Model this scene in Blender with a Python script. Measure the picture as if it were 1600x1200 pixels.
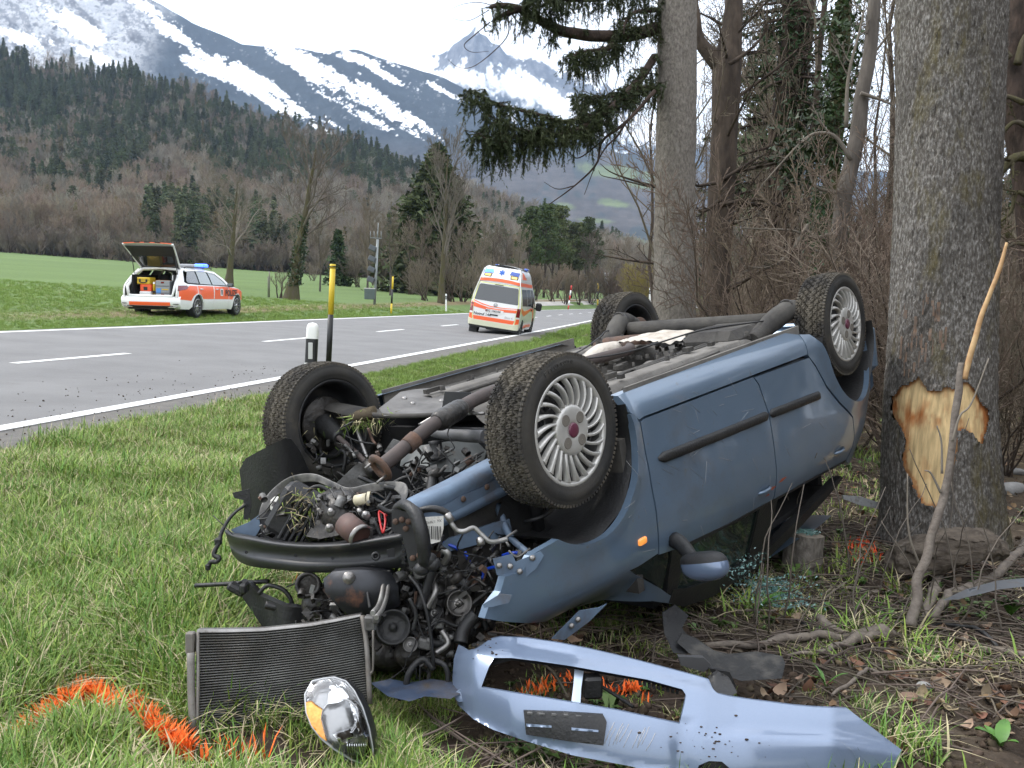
import bpy, math, random
import numpy as np
from mathutils import Vector, Matrix
from mathutils.geometry import delaunay_2d_cdt
for o in list(bpy.data.objects): bpy.data.objects.remove(o)
SC = bpy.context.scene
COL = SC.collection
rng = np.random.default_rng(7)
random.seed(7)

# ------------------------------------------------------------------ camera
FPX, CAMH = 1490.0, 1.40
_p, _r = math.atan((600-455)/FPX), math.atan(.026)
_Rz = np.array([[math.cos(_r), -math.sin(_r), 0], [math.sin(_r), math.cos(_r), 0], [0, 0, 1]])
WR = np.stack([_Rz @ np.array([1., 0, 0]), _Rz @ np.array([0, -math.sin(_p), math.cos(_p)]),
               _Rz @ np.array([0, -math.cos(_p), -math.sin(_p)])], 0)      # rows: world axes seen from the camera
CAMP = np.array([0, 0, CAMH])
cam_d = bpy.data.cameras.new('camera'); cam = bpy.data.objects.new('camera', cam_d); COL.objects.link(cam)
cam_d.sensor_width = 36; cam_d.lens = FPX/1600*36; cam_d.clip_start = .05; cam_d.clip_end = 30000
_m = Matrix.Identity(4)
for i in range(3):
    _m[i][0], _m[i][1], _m[i][2], _m[i][3] = WR[i, 0], -WR[i, 1], -WR[i, 2], CAMP[i]
cam.matrix_world = _m
SC.camera = cam

# ------------------------------------------------------------------ sky, sun, exposure
SUN_EL, SUN_AZ = math.radians(48), math.radians(-70)      # azimuth from +Y towards +X: the bright part of the cloud is on the left
world = bpy.data.worlds.new('World'); SC.world = world; world.use_nodes = True
wn = world.node_tree; wn.nodes.clear()
def wnode(t, **k):
    n = wn.nodes.new(t)
    for a, b in k.items(): setattr(n, a, b)
    return n
w_out = wnode('ShaderNodeOutputWorld'); w_bg = wnode('ShaderNodeBackground'); w_bg2 = wnode('ShaderNodeBackground')
w_sky = wnode('ShaderNodeTexSky', sky_type='NISHITA'); w_sky.sun_disc = False
w_sky.sun_elevation = SUN_EL; w_sky.sun_rotation = SUN_AZ; w_sky.altitude = 500; w_sky.air_density = 1.2; w_sky.dust_density = 2.0
w_bg.inputs[1].default_value = .06
wn.links.new(w_sky.outputs[0], w_bg.inputs[0])
# closed cloud deck over it, brighter towards the zenith as an overcast sky is, a little uneven
w_tc = wnode('ShaderNodeTexCoord'); w_sep = wnode('ShaderNodeSeparateXYZ'); w_mr = wnode('ShaderNodeMapRange')
w_mr.inputs[1].default_value = 0; w_mr.inputs[2].default_value = 1; w_mr.inputs[3].default_value = 1.2; w_mr.inputs[4].default_value = 1.9
w_no = wnode('ShaderNodeTexNoise'); w_no.inputs['Scale'].default_value = 3.0; w_no.inputs['Detail'].default_value = 5
w_nr = wnode('ShaderNodeMapRange'); w_nr.inputs[1].default_value = .3; w_nr.inputs[2].default_value = .7; w_nr.inputs[3].default_value = .93; w_nr.inputs[4].default_value = 1.07
w_mul = wnode('ShaderNodeMath', operation='MULTIPLY')
wn.links.new(w_tc.outputs['Generated'], w_sep.inputs[0]); wn.links.new(w_sep.outputs[2], w_mr.inputs[0])
wn.links.new(w_tc.outputs['Generated'], w_no.inputs[0]); wn.links.new(w_no.outputs[0], w_nr.inputs[0])
wn.links.new(w_mr.outputs[0], w_mul.inputs[0]); wn.links.new(w_nr.outputs[0], w_mul.inputs[1])
w_bg2.inputs[0].default_value = (.965, .98, 1.0, 1)
wn.links.new(w_mul.outputs[0], w_bg2.inputs[1])
w_add = wnode('ShaderNodeAddShader')
wn.links.new(w_bg.outputs[0], w_add.inputs[0]); wn.links.new(w_bg2.outputs[0], w_add.inputs[1]); wn.links.new(w_add.outputs[0], w_out.inputs[0])
sun_d = bpy.data.lights.new('sun', 'SUN'); sun = bpy.data.objects.new('sun', sun_d); COL.objects.link(sun)
sun_d.energy = 2.0; sun_d.angle = math.radians(12); sun_d.color = (1, .96, .9)
_sd = Vector((math.sin(SUN_AZ)*math.cos(SUN_EL), math.cos(SUN_AZ)*math.cos(SUN_EL), math.sin(SUN_EL)))
sun.rotation_euler = _sd.to_track_quat('Z', 'Y').to_euler()
vs = SC.view_settings; vs.view_transform = 'Standard'; vs.look = 'None'; vs.exposure = 0.38; vs.gamma = 1; vs.use_curve_mapping = False
SC.render.engine = 'CYCLES'
SC.cycles.max_bounces = 6; SC.cycles.diffuse_bounces = 3; SC.cycles.glossy_bounces = 3; SC.cycles.transmission_bounces = 4
SC.cycles.transparent_max_bounces = 8; SC.cycles.volume_bounces = 0; SC.cycles.caustics_reflective = False; SC.cycles.caustics_refractive = False
SC.cycles.use_denoising = True; SC.cycles.use_adaptive_sampling = True; SC.cycles.adaptive_threshold = .02

# ------------------------------------------------------------------ helpers
def at(px, py, d):                      # point seen at photo pixel (px, py), d metres along the optical axis
    return WR @ np.array([(px-800)/FPX*d, (py-600)/FPX*d, d]) + CAMP
def topx(P):                            # world points -> photo pixels
    C = (np.asarray(P)-CAMP) @ WR
    return np.stack([800+FPX*C[..., 0]/C[..., 2], 600+FPX*C[..., 1]/C[..., 2], C[..., 2]], -1)
def sstep(a, b, x):
    t = np.clip((np.asarray(x, float)-a)/(b-a), 0, 1); return t*t*(3-2*t)
def _h(ix, iy, iz):
    n = (ix*374761393 + iy*668265263 + iz*2147483647 + 1013904223).astype(np.int64)
    n = (n ^ (n >> 13))*1274126177 & 0x7fffffff
    n = (n ^ (n >> 16))*668265263 & 0x7fffffff
    return (n & 0xffffff)/float(0xffffff)
def vnoise(P):                          # value noise 0..1
    P = np.asarray(P, float); i = np.floor(P).astype(np.int64); f = P-i; f = f*f*(3-2*f)
    r = 0
    for dx in (0, 1):
        for dy in (0, 1):
            for dz in (0, 1):
                w = (f[..., 0] if dx else 1-f[..., 0])*(f[..., 1] if dy else 1-f[..., 1])*(f[..., 2] if dz else 1-f[..., 2])
                r = r + w*_h(i[..., 0]+dx, i[..., 1]+dy, i[..., 2]+dz)
    return r
def fbm(P, o=4, g=.5):
    P = np.asarray(P, float); r = 0; a = 1; s = 0
    for k in range(o):
        r = r + a*vnoise(P*(2.03**k)+17.3*k); s += a; a *= g
    return r/s
def P3(x, y, z=None):
    x = np.asarray(x, float); y = np.asarray(y, float)
    return np.stack([x, y, np.zeros_like(x) if z is None else np.broadcast_to(z, x.shape)], -1)

class MB:                               # collects geometry in world (or local) coordinates, links it as one mesh
    def __init__(s): s.v = []; s.f = []; s.n = 0
    def add(s, V, F, mi=0, sm=True):
        V = np.asarray(V, float).reshape(-1, 3)
        for a in (F if isinstance(F, list) and len(F) and isinstance(F[0], np.ndarray) and F[0].ndim == 2 else [F]):
            if len(a) == 0: continue
            if isinstance(a, np.ndarray): s.f.append((a+s.n, mi, sm))
            else:
                byk = {}
                for q in a: byk.setdefault(len(q), []).append(q)
                for k, l in byk.items(): s.f.append((np.array(l)+s.n, mi, sm))
        s.v.append(V); s.n += len(V); return s
    def box(s, c, d, R=None, mi=0, bev=0):
        c = np.asarray(c, float); d = np.asarray(d, float)/2
        b = min(bev, d.min()*.9)
        if b <= 0:
            V = np.array([[x, y, z] for x in (-1, 1) for y in (-1, 1) for z in (-1, 1)])*d
            F = [(0, 1, 3, 2), (4, 6, 7, 5), (0, 4, 5, 1), (2, 3, 7, 6), (0, 2, 6, 4), (1, 5, 7, 3)]
        else:
            V = []
            for x in (-1, 1):
                for y in (-1, 1):
                    for z in (-1, 1):
                        for k in range(3):
                            q = np.array([x, y, z])*(d-b); q[k] = np.sign([x, y, z][k])*d[k]; V.append(q)
            V = np.array(V); I = lambda x, y, z, k: ((x*4+y*2+z)*3+k)
            F = []
            for k in range(3):
                a1, a2 = [(1, 2), (2, 0), (0, 1)][k]
                for sgn in (0, 1):
                    q = []
                    for (u, w) in ((0, 0), (1, 0), (1, 1), (0, 1)):
                        t = [0, 0, 0]; t[k] = sgn; t[a1] = u; t[a2] = w; q.append(I(*t, k))
                    F.append(tuple(q if sgn else q[::-1]))
            for k in range(3):            # edges along axis k
                a1, a2 = [(1, 2), (2, 0), (0, 1)][k]
                for u in (0, 1):
                    for w in (0, 1):
                        t0 = [0, 0, 0]; t0[a1] = u; t0[a2] = w; t1 = list(t0); t1[k] = 1
                        q = (I(*t0, a1), I(*t0, a2), I(*t1, a2), I(*t1, a1)); F.append(q if u ^ w else q[::-1])
            for x in (0, 1):
                for y in (0, 1):
                    for z in (0, 1):
                        q = (I(x, y, z, 0), I(x, y, z, 1), I(x, y, z, 2)); F.append(q if (x+y+z) % 2 else q[::-1])
        if R is not None: V = V @ np.asarray(R, float).T
        return s.add(V+c, F, mi, False)
    def tube(s, pts, r, k=8, mi=0, cap=True, sm=True):
        P = np.asarray(pts, float); n = len(P); r = np.broadcast_to(np.asarray(r, float), (n,))
        T = np.gradient(P, axis=0); T /= np.linalg.norm(T, axis=1, keepdims=True)+1e-12
        up = np.array([0, 0, 1.]) if abs(T[0, 2]) < .9 else np.array([1., 0, 0])
        a = np.cross(T[0], up); a /= np.linalg.norm(a)
        A = np.zeros((n, 3)); A[0] = a
        for i in range(1, n):
            a = a-T[i]*(a@T[i]); a /= np.linalg.norm(a)+1e-12; A[i] = a
        B = np.cross(T, A); th = np.arange(k)*2*math.pi/k
        V = P[:, None]+r[:, None, None]*(np.cos(th)[None, :, None]*A[:, None]+np.sin(th)[None, :, None]*B[:, None])
        i = np.arange(n-1)[:, None]*k; j = np.arange(k)[None]; j2 = (j+1) % k
        F = np.stack([i+j, i+j2, i+k+j2, i+k+j], -1).reshape(-1, 4)
        s.add(V, F, mi, sm)
        if cap and k > 2:
            s.f.append((np.array([np.arange(k)[::-1]])+s.n-n*k, mi, False)); s.f.append((np.array([np.arange(k)])+s.n-k, mi, False))
        return s
    def lathe(s, prof, o, ax, k=32, mi=0, sm=True, ref=None, close=False):   # prof: (radius, along)
        ax = np.asarray(ax, float); ax = ax/np.linalg.norm(ax); o = np.asarray(o, float)
        up = np.array([0, 0, 1.]) if abs(ax[2]) < .9 else np.array([1., 0, 0])
        a = np.cross(ax, up) if ref is None else np.asarray(ref, float); a = a-ax*(a@ax); a /= np.linalg.norm(a); b = np.cross(ax, a)
        p = np.asarray(prof, float); th = np.arange(k)*2*math.pi/k; n = len(p)
        V = o+p[:, 1][:, None, None]*ax+p[:, 0][:, None, None]*(np.cos(th)[None, :, None]*a+np.sin(th)[None, :, None]*b)
        m = n if close else n-1
        i = np.arange(m)[:, None]; j = np.arange(k)[None]; i2 = (i+1) % n; j2 = (j+1) % k
        F = np.stack([i*k+j, i*k+j2, i2*k+j2, i2*k+j], -1).reshape(-1, 4)
        return s.add(V, F, mi, sm)
    def grid(s, V, mi=0, sm=True, closeu=False):
        V = np.asarray(V, float); n, m = V.shape[:2]
        nn = n if closeu else n-1
        i = np.arange(nn)[:, None]; j = np.arange(m-1)[None]; i2 = (i+1) % n
        F = np.stack([i*m+j, i2*m+j, i2*m+j+1, i*m+j+1], -1).reshape(-1, 4)
        return s.add(V.reshape(-1, 3), F, mi, sm)
    def prism(s, poly, o, ex, ey, h, mi=0, sm=False):       # polygon in the ex/ey plane, thickness h along ex x ey
        o, ex, ey = (np.asarray(q, float) for q in (o, ex, ey)); nz = np.cross(ex, ey); nz /= np.linalg.norm(nz)
        p = np.asarray(poly, float); n = len(p)
        A = o+p[:, :1]*ex+p[:, 1:2]*ey; V = np.concatenate([A, A+nz*h])
        F = [tuple(range(n))[::-1], tuple(range(n, 2*n))]+[(i, (i+1) % n, n+(i+1) % n, n+i) for i in range(n)]
        return s.add(V, F, mi, sm)
    def ball(s, c, r, k=12, mi=0, R=None):
        u = np.linspace(0, math.pi, k//2+1)[1:-1]; th = np.arange(k)*2*math.pi/k
        V = np.stack([np.sin(u)[:, None]*np.cos(th), np.sin(u)[:, None]*np.sin(th), np.cos(u)[:, None]+0*th], -1).reshape(-1, 3)
        V = np.concatenate([V, [[0, 0, 1], [0, 0, -1]]]); n = len(u); F = []
        for i in range(n-1):
            for j in range(k): F.append((i*k+j, (i+1)*k+j, (i+1)*k+(j+1) % k, i*k+(j+1) % k))
        for j in range(k): F.append((n*k, j, (j+1) % k)); F.append((n*k+1, (n-1)*k+(j+1) % k, (n-1)*k+j))
        V = V*np.asarray(r, float)
        if R is not None: V = V @ np.asarray(R, float).T
        return s.add(V+np.asarray(c, float), F, mi, True)
    def mesh(s, name, inv=None):
        V = np.concatenate(s.v) if s.v else np.zeros((0, 3))
        if inv is not None: V = V @ inv[:3, :3].T + inv[:3, 3]
        me = bpy.data.meshes.new(name); me.vertices.add(len(V)); me.vertices.foreach_set('co', V.astype(np.float32).ravel())
        if s.f:
            lens = np.concatenate([np.full(len(a), a.shape[1]) for a, _, _ in s.f]); loops = np.concatenate([a.ravel() for a, _, _ in s.f])
            me.loops.add(len(loops)); me.loops.foreach_set('vertex_index', loops.astype(np.int32))
            me.polygons.add(len(lens)); st = np.concatenate([[0], np.cumsum(lens)[:-1]])
            me.polygons.foreach_set('loop_start', st.astype(np.int32))
            me.polygons.foreach_set('material_index', np.concatenate([np.full(len(a), m) for a, m, _ in s.f]).astype(np.int32))
            me.polygons.foreach_set('use_smooth', np.concatenate([np.full(len(a), bool(q)) for a, _, q in s.f]))
        me.update(calc_edges=True); me.validate(); return me
    def build(s, name, mats, parent=None, origin=None, **tags):
        if parent is not None:
            inv = np.array(WM[parent.name].inverted())
        else:
            V = np.concatenate(s.v)
            o = np.array([(V[:, 0].min()+V[:, 0].max())/2, (V[:, 1].min()+V[:, 1].max())/2, V[:, 2].min()]) if origin is None else np.asarray(origin, float)
            inv = np.eye(4); inv[:3, 3] = -o
        me = s.mesh(name, inv)
        for m in (mats if isinstance(mats, (list, tuple)) else [mats]): me.materials.append(m)
        ob = bpy.data.objects.new(name, me); COL.objects.link(ob)
        if parent is not None: ob.parent = parent; WM[ob.name] = WM[parent.name].copy()
        else: ob.location = o; WM[ob.name] = Matrix.Translation(o)
        tag(ob, **tags); return ob
WM = {}
def tag(ob, label=None, cat=None, group=None, kind=None):
    if label: ob['label'] = label
    if cat: ob['category'] = cat
    if group: ob['group'] = group
    if kind: ob['kind'] = kind
    return ob
def empty(name, M, label, cat, group=None):
    o = bpy.data.objects.new(name, None); COL.objects.link(o); M = M if isinstance(M, Matrix) else Matrix.Translation(Vector(M))
    o.matrix_world = M; WM[o.name] = M.copy(); o.empty_display_size = .1
    return tag(o, label, cat, group)
def copy_tree(o, parent=None):
    c = o.copy(); COL.objects.link(c)
    if parent is not None: c.parent = parent
    for ch in list(o.children): copy_tree(ch, c)
    return c
def spline(pts, n=24):                  # Catmull-Rom through the points
    P = np.asarray(pts, float); P = np.concatenate([[2*P[0]-P[1]], P, [2*P[-1]-P[-2]]]); out = []
    m = len(P)-3; t = np.linspace(0, m, n)
    for u in t:
        i = min(int(u), m-1); f = u-i; a, b, c, d = P[i:i+4]
        out.append(.5*((2*b)+(c-a)*f+(2*a-5*b+4*c-d)*f*f+(3*b-a-3*c+d)*f**3))
    return np.array(out)

# ------------------------------------------------------------------ materials
def M(name, col, rough=.6, metal=0., col2=None, vs=6., vd=4, vr=(.35, .65), bump=0., bs=60., bd=3, coat=0., stretch=None, dirt=None, rnd=0., spec=.5, sub=0., emit=None, es=0., trans=0., ior=1.45, attr=None, flake=False, coord='Object'):
    m = bpy.data.materials.new(name); m.use_nodes = True; nt = m.node_tree; N = nt.nodes; L = nt.links
    b = N['Principled BSDF']; b.inputs['Roughness'].default_value = rough; b.inputs['Metallic'].default_value = metal
    b.inputs['Specular IOR Level'].default_value = spec; b.inputs['Coat Weight'].default_value = coat; b.inputs['Coat Roughness'].default_value = .06
    b.inputs['Transmission Weight'].default_value = trans; b.inputs['IOR'].default_value = ior
    c4 = (*col, 1); b.inputs['Base Color'].default_value = c4
    tc = N.new('ShaderNodeTexCoord'); mp = N.new('ShaderNodeMapping'); L.new(tc.outputs[coord], mp.inputs[0])
    if stretch: mp.inputs['Scale'].default_value = stretch
    cur = None
    def mix(a, bb, fac):
        x = N.new('ShaderNodeMix'); x.data_type = 'RGBA'
        if isinstance(fac, (int, float)): x.inputs[0].default_value = fac
        else: L.new(fac, x.inputs[0])
        for s_, v in ((6, a), (7, bb)):
            if isinstance(v, tuple): x.inputs[s_].default_value = v
            else: L.new(v, x.inputs[s_])
        return x.outputs[2]
    def noise(scale, det, lo, hi, rg=.6):
        n = N.new('ShaderNodeTexNoise'); n.inputs['Scale'].default_value = scale; n.inputs['Detail'].default_value = det; n.inputs['Roughness'].default_value = rg
        L.new(mp.outputs[0], n.inputs['Vector']); r = N.new('ShaderNodeMapRange'); r.inputs[1].default_value = lo; r.inputs[2].default_value = hi
        L.new(n.outputs[0], r.inputs[0]); return r.outputs[0]
    if attr:
        a = N.new('ShaderNodeAttribute'); a.attribute_name = attr; cur = a.outputs['Color']
        if col2 is not None: cur = mix(cur, (*col2, 1), noise(vs, vd, *vr)) if False else mix_mul(N, L, cur, noise(vs, vd, *vr))
    elif col2 is not None: cur = mix(c4, (*col2, 1), noise(vs, vd, *vr))
    if rnd:
        oi = N.new('ShaderNodeObjectInfo'); hs = N.new('ShaderNodeHueSaturation'); r = N.new('ShaderNodeMapRange')
        r.inputs[3].default_value = 1-rnd; r.inputs[4].default_value = 1+rnd; L.new(oi.outputs['Random'], r.inputs[0]); L.new(r.outputs[0], hs.inputs['Value'])
        r2 = N.new('ShaderNodeMapRange'); r2.inputs[3].default_value = .5-rnd*.07; r2.inputs[4].default_value = .5+rnd*.07
        mm = N.new('ShaderNodeMath'); mm.operation = 'FRACT'; m2 = N.new('ShaderNodeMath'); m2.operation = 'MULTIPLY'; m2.inputs[1].default_value = 7.31
        L.new(oi.outputs['Random'], m2.inputs[0]); L.new(m2.outputs[0], mm.inputs[0]); L.new(mm.outputs[0], r2.inputs[0]); L.new(r2.outputs[0], hs.inputs['Hue'])
        if cur is None: hs.inputs['Color'].default_value = c4
        else: L.new(cur, hs.inputs['Color'])
        cur = hs.outputs[0]
    if dirt:                             # (colour, scale, low, high): dust, mud or rust in patches of their own
        for dc, dsc, lo, hi, dr in (dirt if isinstance(dirt, list) else [dirt]):
            fac = noise(dsc, 6, lo, hi, .7); cur = mix(cur if cur is not None else c4, (*dc, 1), fac)
            rm = N.new('ShaderNodeMapRange'); rm.inputs[3].default_value = rough; rm.inputs[4].default_value = dr; L.new(fac, rm.inputs[0]); L.new(rm.outputs[0], b.inputs['Roughness'])
            if metal:
                r3 = N.new('ShaderNodeMapRange'); r3.inputs[3].default_value = metal; r3.inputs[4].default_value = 0; L.new(fac, r3.inputs[0]); L.new(r3.outputs[0], b.inputs['Metallic'])
            if coat:
                r4 = N.new('ShaderNodeMapRange'); r4.inputs[3].default_value = coat; r4.inputs[4].default_value = 0; L.new(fac, r4.inputs[0]); L.new(r4.outputs[0], b.inputs['Coat Weight'])
    if cur is not None: L.new(cur, b.inputs['Base Color'])
    if bump:
        n = N.new('ShaderNodeTexNoise'); n.inputs['Scale'].default_value = bs; n.inputs['Detail'].default_value = bd; L.new(mp.outputs[0], n.inputs['Vector'])
        bp = N.new('ShaderNodeBump'); bp.inputs['Strength'].default_value = 1; bp.inputs['Distance'].default_value = bump; L.new(n.outputs[0], bp.inputs['Height']); L.new(bp.outputs[0], b.inputs['Normal'])
    if emit: b.inputs['Emission Color'].default_value = (*emit, 1); b.inputs['Emission Strength'].default_value = es
    if sub: b.inputs['Subsurface Weight'].default_value = sub
    return m
def mix_mul(N, L, cur, fac):
    r = N.new('ShaderNodeMapRange'); r.inputs[3].default_value = .72; r.inputs[4].default_value = 1.28; L.new(fac, r.inputs[0])
    x = N.new('ShaderNodeVectorMath'); x.operation = 'SCALE'; L.new(cur, x.inputs[0]); L.new(r.outputs[0], x.inputs['Scale']); return x.outputs[0]
def color_attr(me, name, C):
    a = me.attributes.new(name, 'FLOAT_COLOR', 'POINT'); C = np.asarray(C, float)
    if C.shape[1] == 3: C = np.concatenate([C, np.ones((len(C), 1))], 1)
    a.data.foreach_set('color', C.astype(np.float32).ravel())
def scatter(name, pts, protos, sc, mat=None, rot=None, idx=None, **tags):   # one 'stuff' object: instances of small clumps on points
    pts = np.asarray(pts, float); n = len(pts)
    me = bpy.data.meshes.new(name); me.vertices.add(n); me.vertices.foreach_set('co', pts.astype(np.float32).ravel())
    r = np.zeros((n, 3)); r[:, 2] = rng.uniform(0, 6.283, n)
    if rot is not None: r = rot
    me.attributes.new('rot', 'FLOAT_VECTOR', 'POINT').data.foreach_set('vector', r.astype(np.float32).ravel())
    sc = np.broadcast_to(np.asarray(sc, float), (n,)) if np.ndim(sc) < 2 else np.asarray(sc)
    sv = np.repeat(sc[:, None], 3, 1) if sc.ndim == 1 else sc
    me.attributes.new('scl', 'FLOAT_VECTOR', 'POINT').data.foreach_set('vector', sv.astype(np.float32).ravel())
    ix = rng.integers(0, len(protos), n) if idx is None else idx
    me.attributes.new('idx', 'INT', 'POINT').data.foreach_set('value', ix.astype(np.int32))
    c = bpy.data.collections.new(name+'_protos')
    for i, p in enumerate(protos):
        o = bpy.data.objects.new('%s_%03d' % (name, i), p); c.objects.link(o)
    g = bpy.data.node_groups.new(name, 'GeometryNodeTree'); g.interface.new_socket('Geometry', in_out='INPUT', socket_type='NodeSocketGeometry'); g.interface.new_socket('Geometry', in_out='OUTPUT', socket_type='NodeSocketGeometry')
    N = g.nodes; L = g.links; gi = N.new('NodeGroupInput'); go = N.new('NodeGroupOutput'); ip = N.new('GeometryNodeInstanceOnPoints'); ci = N.new('GeometryNodeCollectionInfo')
    ci.inputs[0].default_value = c; ci.inputs['Separate Children'].default_value = True; ci.inputs['Reset Children'].default_value = True
    ip.inputs['Pick Instance'].default_value = True
    def na(nm, t):
        a = N.new('GeometryNodeInputNamedAttribute'); a.data_type = t; a.inputs[0].default_value = nm
        return [o_ for o_ in a.outputs if o_.enabled][0]
    L.new(gi.outputs[0], ip.inputs['Points']); L.new(ci.outputs[0], ip.inputs['Instance']); L.new(na('idx', 'INT'), ip.inputs['Instance Index'])
    er = N.new('FunctionNodeEulerToRotation'); L.new(na('rot', 'FLOAT_VECTOR'), er.inputs[0]); L.new(er.outputs[0], ip.inputs['Rotation']); L.new(na('scl', 'FLOAT_VECTOR'), ip.inputs['Scale'])
    L.new(ip.outputs[0], go.inputs[0])
    ob = bpy.data.objects.new(name, me); COL.objects.link(ob); md = ob.modifiers.new('scatter', 'NODES'); md.node_group = g
    return tag(ob, kind='stuff', **tags)
# ================================================================== ground, road, hills
XN, XF, XC, RS, RC, RB, RG = -6.458, -15.10, -10.435, .1857, -.0002, .0397, .01
def road_x(y, off=XN):
    y = np.asarray(y, float); yc = np.clip(y, -60, 240); return off+RS*yc+RC*yc*yc+.0008*np.clip(yc-80, 0, 160)**2+(RS+2*RC*240+.256)*(np.maximum(y, 240)-240)
def lat(x, y): return road_x(y)-np.asarray(x, float)
def zroad(y, L): return CAMH-1.324+RB*L-RG*np.clip(y, -60, 150)
def ground_z(x, y, bumps=True):
    x = np.asarray(x, float); y = np.asarray(y, float); L = lat(x, y)
    zr = zroad(y, np.clip(L, -.7, 8.7))
    right = zr-.02-.03*sstep(.8, 3, -L)-.12*sstep(26, 34, y)*sstep(44, 38, y)*sstep(.5, 1.5, -L)
    ze = zroad(y, 8.7)-.06; zf = np.minimum(.17+.045*(L-11), 9)
    left = ze+(np.maximum(zf, ze-.02)-ze)*sstep(9.2, 13.5, L)
    under = sstep(-.85, -.7, L)*sstep(9.25, 9.1, L)
    z = np.where(L < 4, right, left)-.12*under
    if bumps:
        r = np.hypot(x, y); near = sstep(40, 8, r)*(1-under); so = soil(x, y)
        P = P3(x, y)
        z = z+near*((fbm(P*1.3, 3)-.5)*.10+so*((fbm(P*7, 3)-.5)*.07+(fbm(P*19+5, 2)-.5)*.03))
    return z
def soil(x, y):
    L = lat(x, y); P = P3(x, y); n = fbm(P*1.7+3, 3)-.5
    s = sstep(5.45, 6.0, -L+n*1.2-.5*sstep(5, 8, y))
    s = np.maximum(s, sstep(.42, .2, np.hypot((x+.72)/1.3, y-2.72)+n*.25))
    s = np.maximum(s, sstep(.75, .4, np.hypot((x-.1)/1.7, y-3.35)+n*.4)*.75)
    return s
def gpt(px, py, dz=0):                  # where the sight line through a photo pixel meets the ground
    v = WR @ np.array([(px-800)/FPX, (py-600)/FPX, 1.]); k = np.geomspace(1.5, 3000, 4000)
    P = CAMP+k[:, None]*v; g = ground_z(P[:, 0], P[:, 1], False)+dz; i = int(np.argmax(P[:, 2] < g)) or len(k)-1
    p = P[i]; return np.array([p[0], p[1], float(ground_z(p[0], p[1]))+dz])
def onground(x, y, dz=0): return np.array([x, y, float(ground_z(x, y))+dz])

def ax_lin(a, b, st, lo, hi, n):
    c = np.arange(a, b+1e-6, st); l = a-np.geomspace(st, a-lo, n)[::-1]; h = b+np.geomspace(st, hi-b, n); return np.concatenate([l, c, h])
gl = np.concatenate([-np.geomspace(11.6, 9000, 70)[::-1], np.arange(-11.5, -.99, .075), [-.9, -.84, -.7, -.4, 0, 3, 6, 8.6, 8.9, 9.1, 9.25, 9.4], np.arange(9.6, 14, .2), np.geomspace(14.2, 9000, 60)])
gy = ax_lin(1.6, 11, .075, -60, 9000, 90)
GLs, GY = np.meshgrid(gl[::-1], gy, indexing='ij'); GX = road_x(GY)-GLs; GZ = ground_z(GX, GY)
far = np.hypot(GX, GY); GZ = np.where(far > 900, GZ*sstep(2200, 900, far)-3*sstep(900, 2200, far), GZ)
mb = MB(); mb.grid(np.stack([GX, GY, GZ], -1))
L_ = lat(GX, GY); so = soil(GX, GY); P_ = P3(GX, GY)
n1 = fbm(P_*.9, 4)[..., None]; n2 = fbm(P_*3.1+9, 3)[..., None]
soilc = np.array([.042, .031, .023])*(.7+.6*n2)+np.array([.06, .05, .035])*sstep(.5, .75, n1)
vergec = np.array([.062, .080, .026])*(1-.7*sstep(.5, .7, n2))+np.array([.10, .092, .045])*.7*sstep(.5, .7, n2)
fieldc = np.array([.10, .15, .05])*(.8+.4*n2)
bank = (sstep(12.0, 12.6, L_)*sstep(14.6, 13.6, L_)*sstep(25, 33, GY))[..., None]
C_ = np.where((L_ < 4)[..., None], vergec*(1-so[..., None])+soilc*so[..., None], fieldc*(1-bank)+bank*np.array([.15, .12, .065]))
woods = (sstep(8, 9.5, -L_)*sstep(6, 9, GY))[..., None]; C_ = C_*(1-woods)+woods*(np.array([.11, .085, .055])*(.6+.8*n2))
ground_m = M('ground_soil_and_turf', (.1, .1, .05), rough=.95, attr='col', col2=(1, 1, 1), vs=22, vd=6, vr=(.3, .7), bump=.012, bs=38, bd=6, spec=.2)
gme = mb.mesh('ground'); color_attr(gme, 'col', C_.reshape(-1, 3)); gme.materials.append(ground_m)
gob = bpy.data.objects.new('ground', gme); COL.objects.link(gob); tag(gob, kind='structure')

# road: one worn sheet with painted lines as parts
asphalt = M('worn_asphalt', (.142, .140, .139), rough=.82, col2=(.176, .174, .172), vs=.7, vd=6, bump=.004, bs=180, dirt=[((.10, .09, .075), 1.9, .62, .8, .9), ((.24, .24, .245), 9, .6, .95, .85)], spec=.35)
shoulder_m = M('dusty_asphalt_edge', (.105, .10, .095), rough=.9, col2=(.15, .14, .125), vs=5, vd=6, bump=.006, bs=120, spec=.3)
paint = M('road_paint', (.72, .72, .70), rough=.6, col2=(.56, .56, .54), vs=7, vd=6, vr=(.45, .75), bump=.002, bs=200)
ry = np.concatenate([np.linspace(-50, 5, 20), np.linspace(5, 60, 111)[1:], np.geomspace(60, 900, 60)[1:]])
def strip(l0, l1, dz, y=ry, nx=2):
    V = np.zeros((len(y), nx, 3))
    for k, l in enumerate(np.linspace(l0, l1, nx)):
        V[:, k, 0] = road_x(y)-l; V[:, k, 1] = y; V[:, k, 2] = zroad(y, l)+dz
    return V[:, ::-1]
mb = MB(); mb.grid(strip(-.12, 8.95, 0, nx=14)); V = strip(8.95, 9.05, 0); V[:, 0, 2] -= .12; mb.grid(V)
road = mb.build('road', asphalt, origin=(0, 0, 0), kind='structure')
mb = MB(); V = strip(-.95, -.1, -.004, nx=6)
e_ = (fbm(P3(ry*.9, ry*0), 3)-.5)*.5; V[:, -1, 0] += e_; V[:, -1, 2] -= .03; mb.grid(V); mb.build('road_shoulder', shoulder_m, parent=road)
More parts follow.
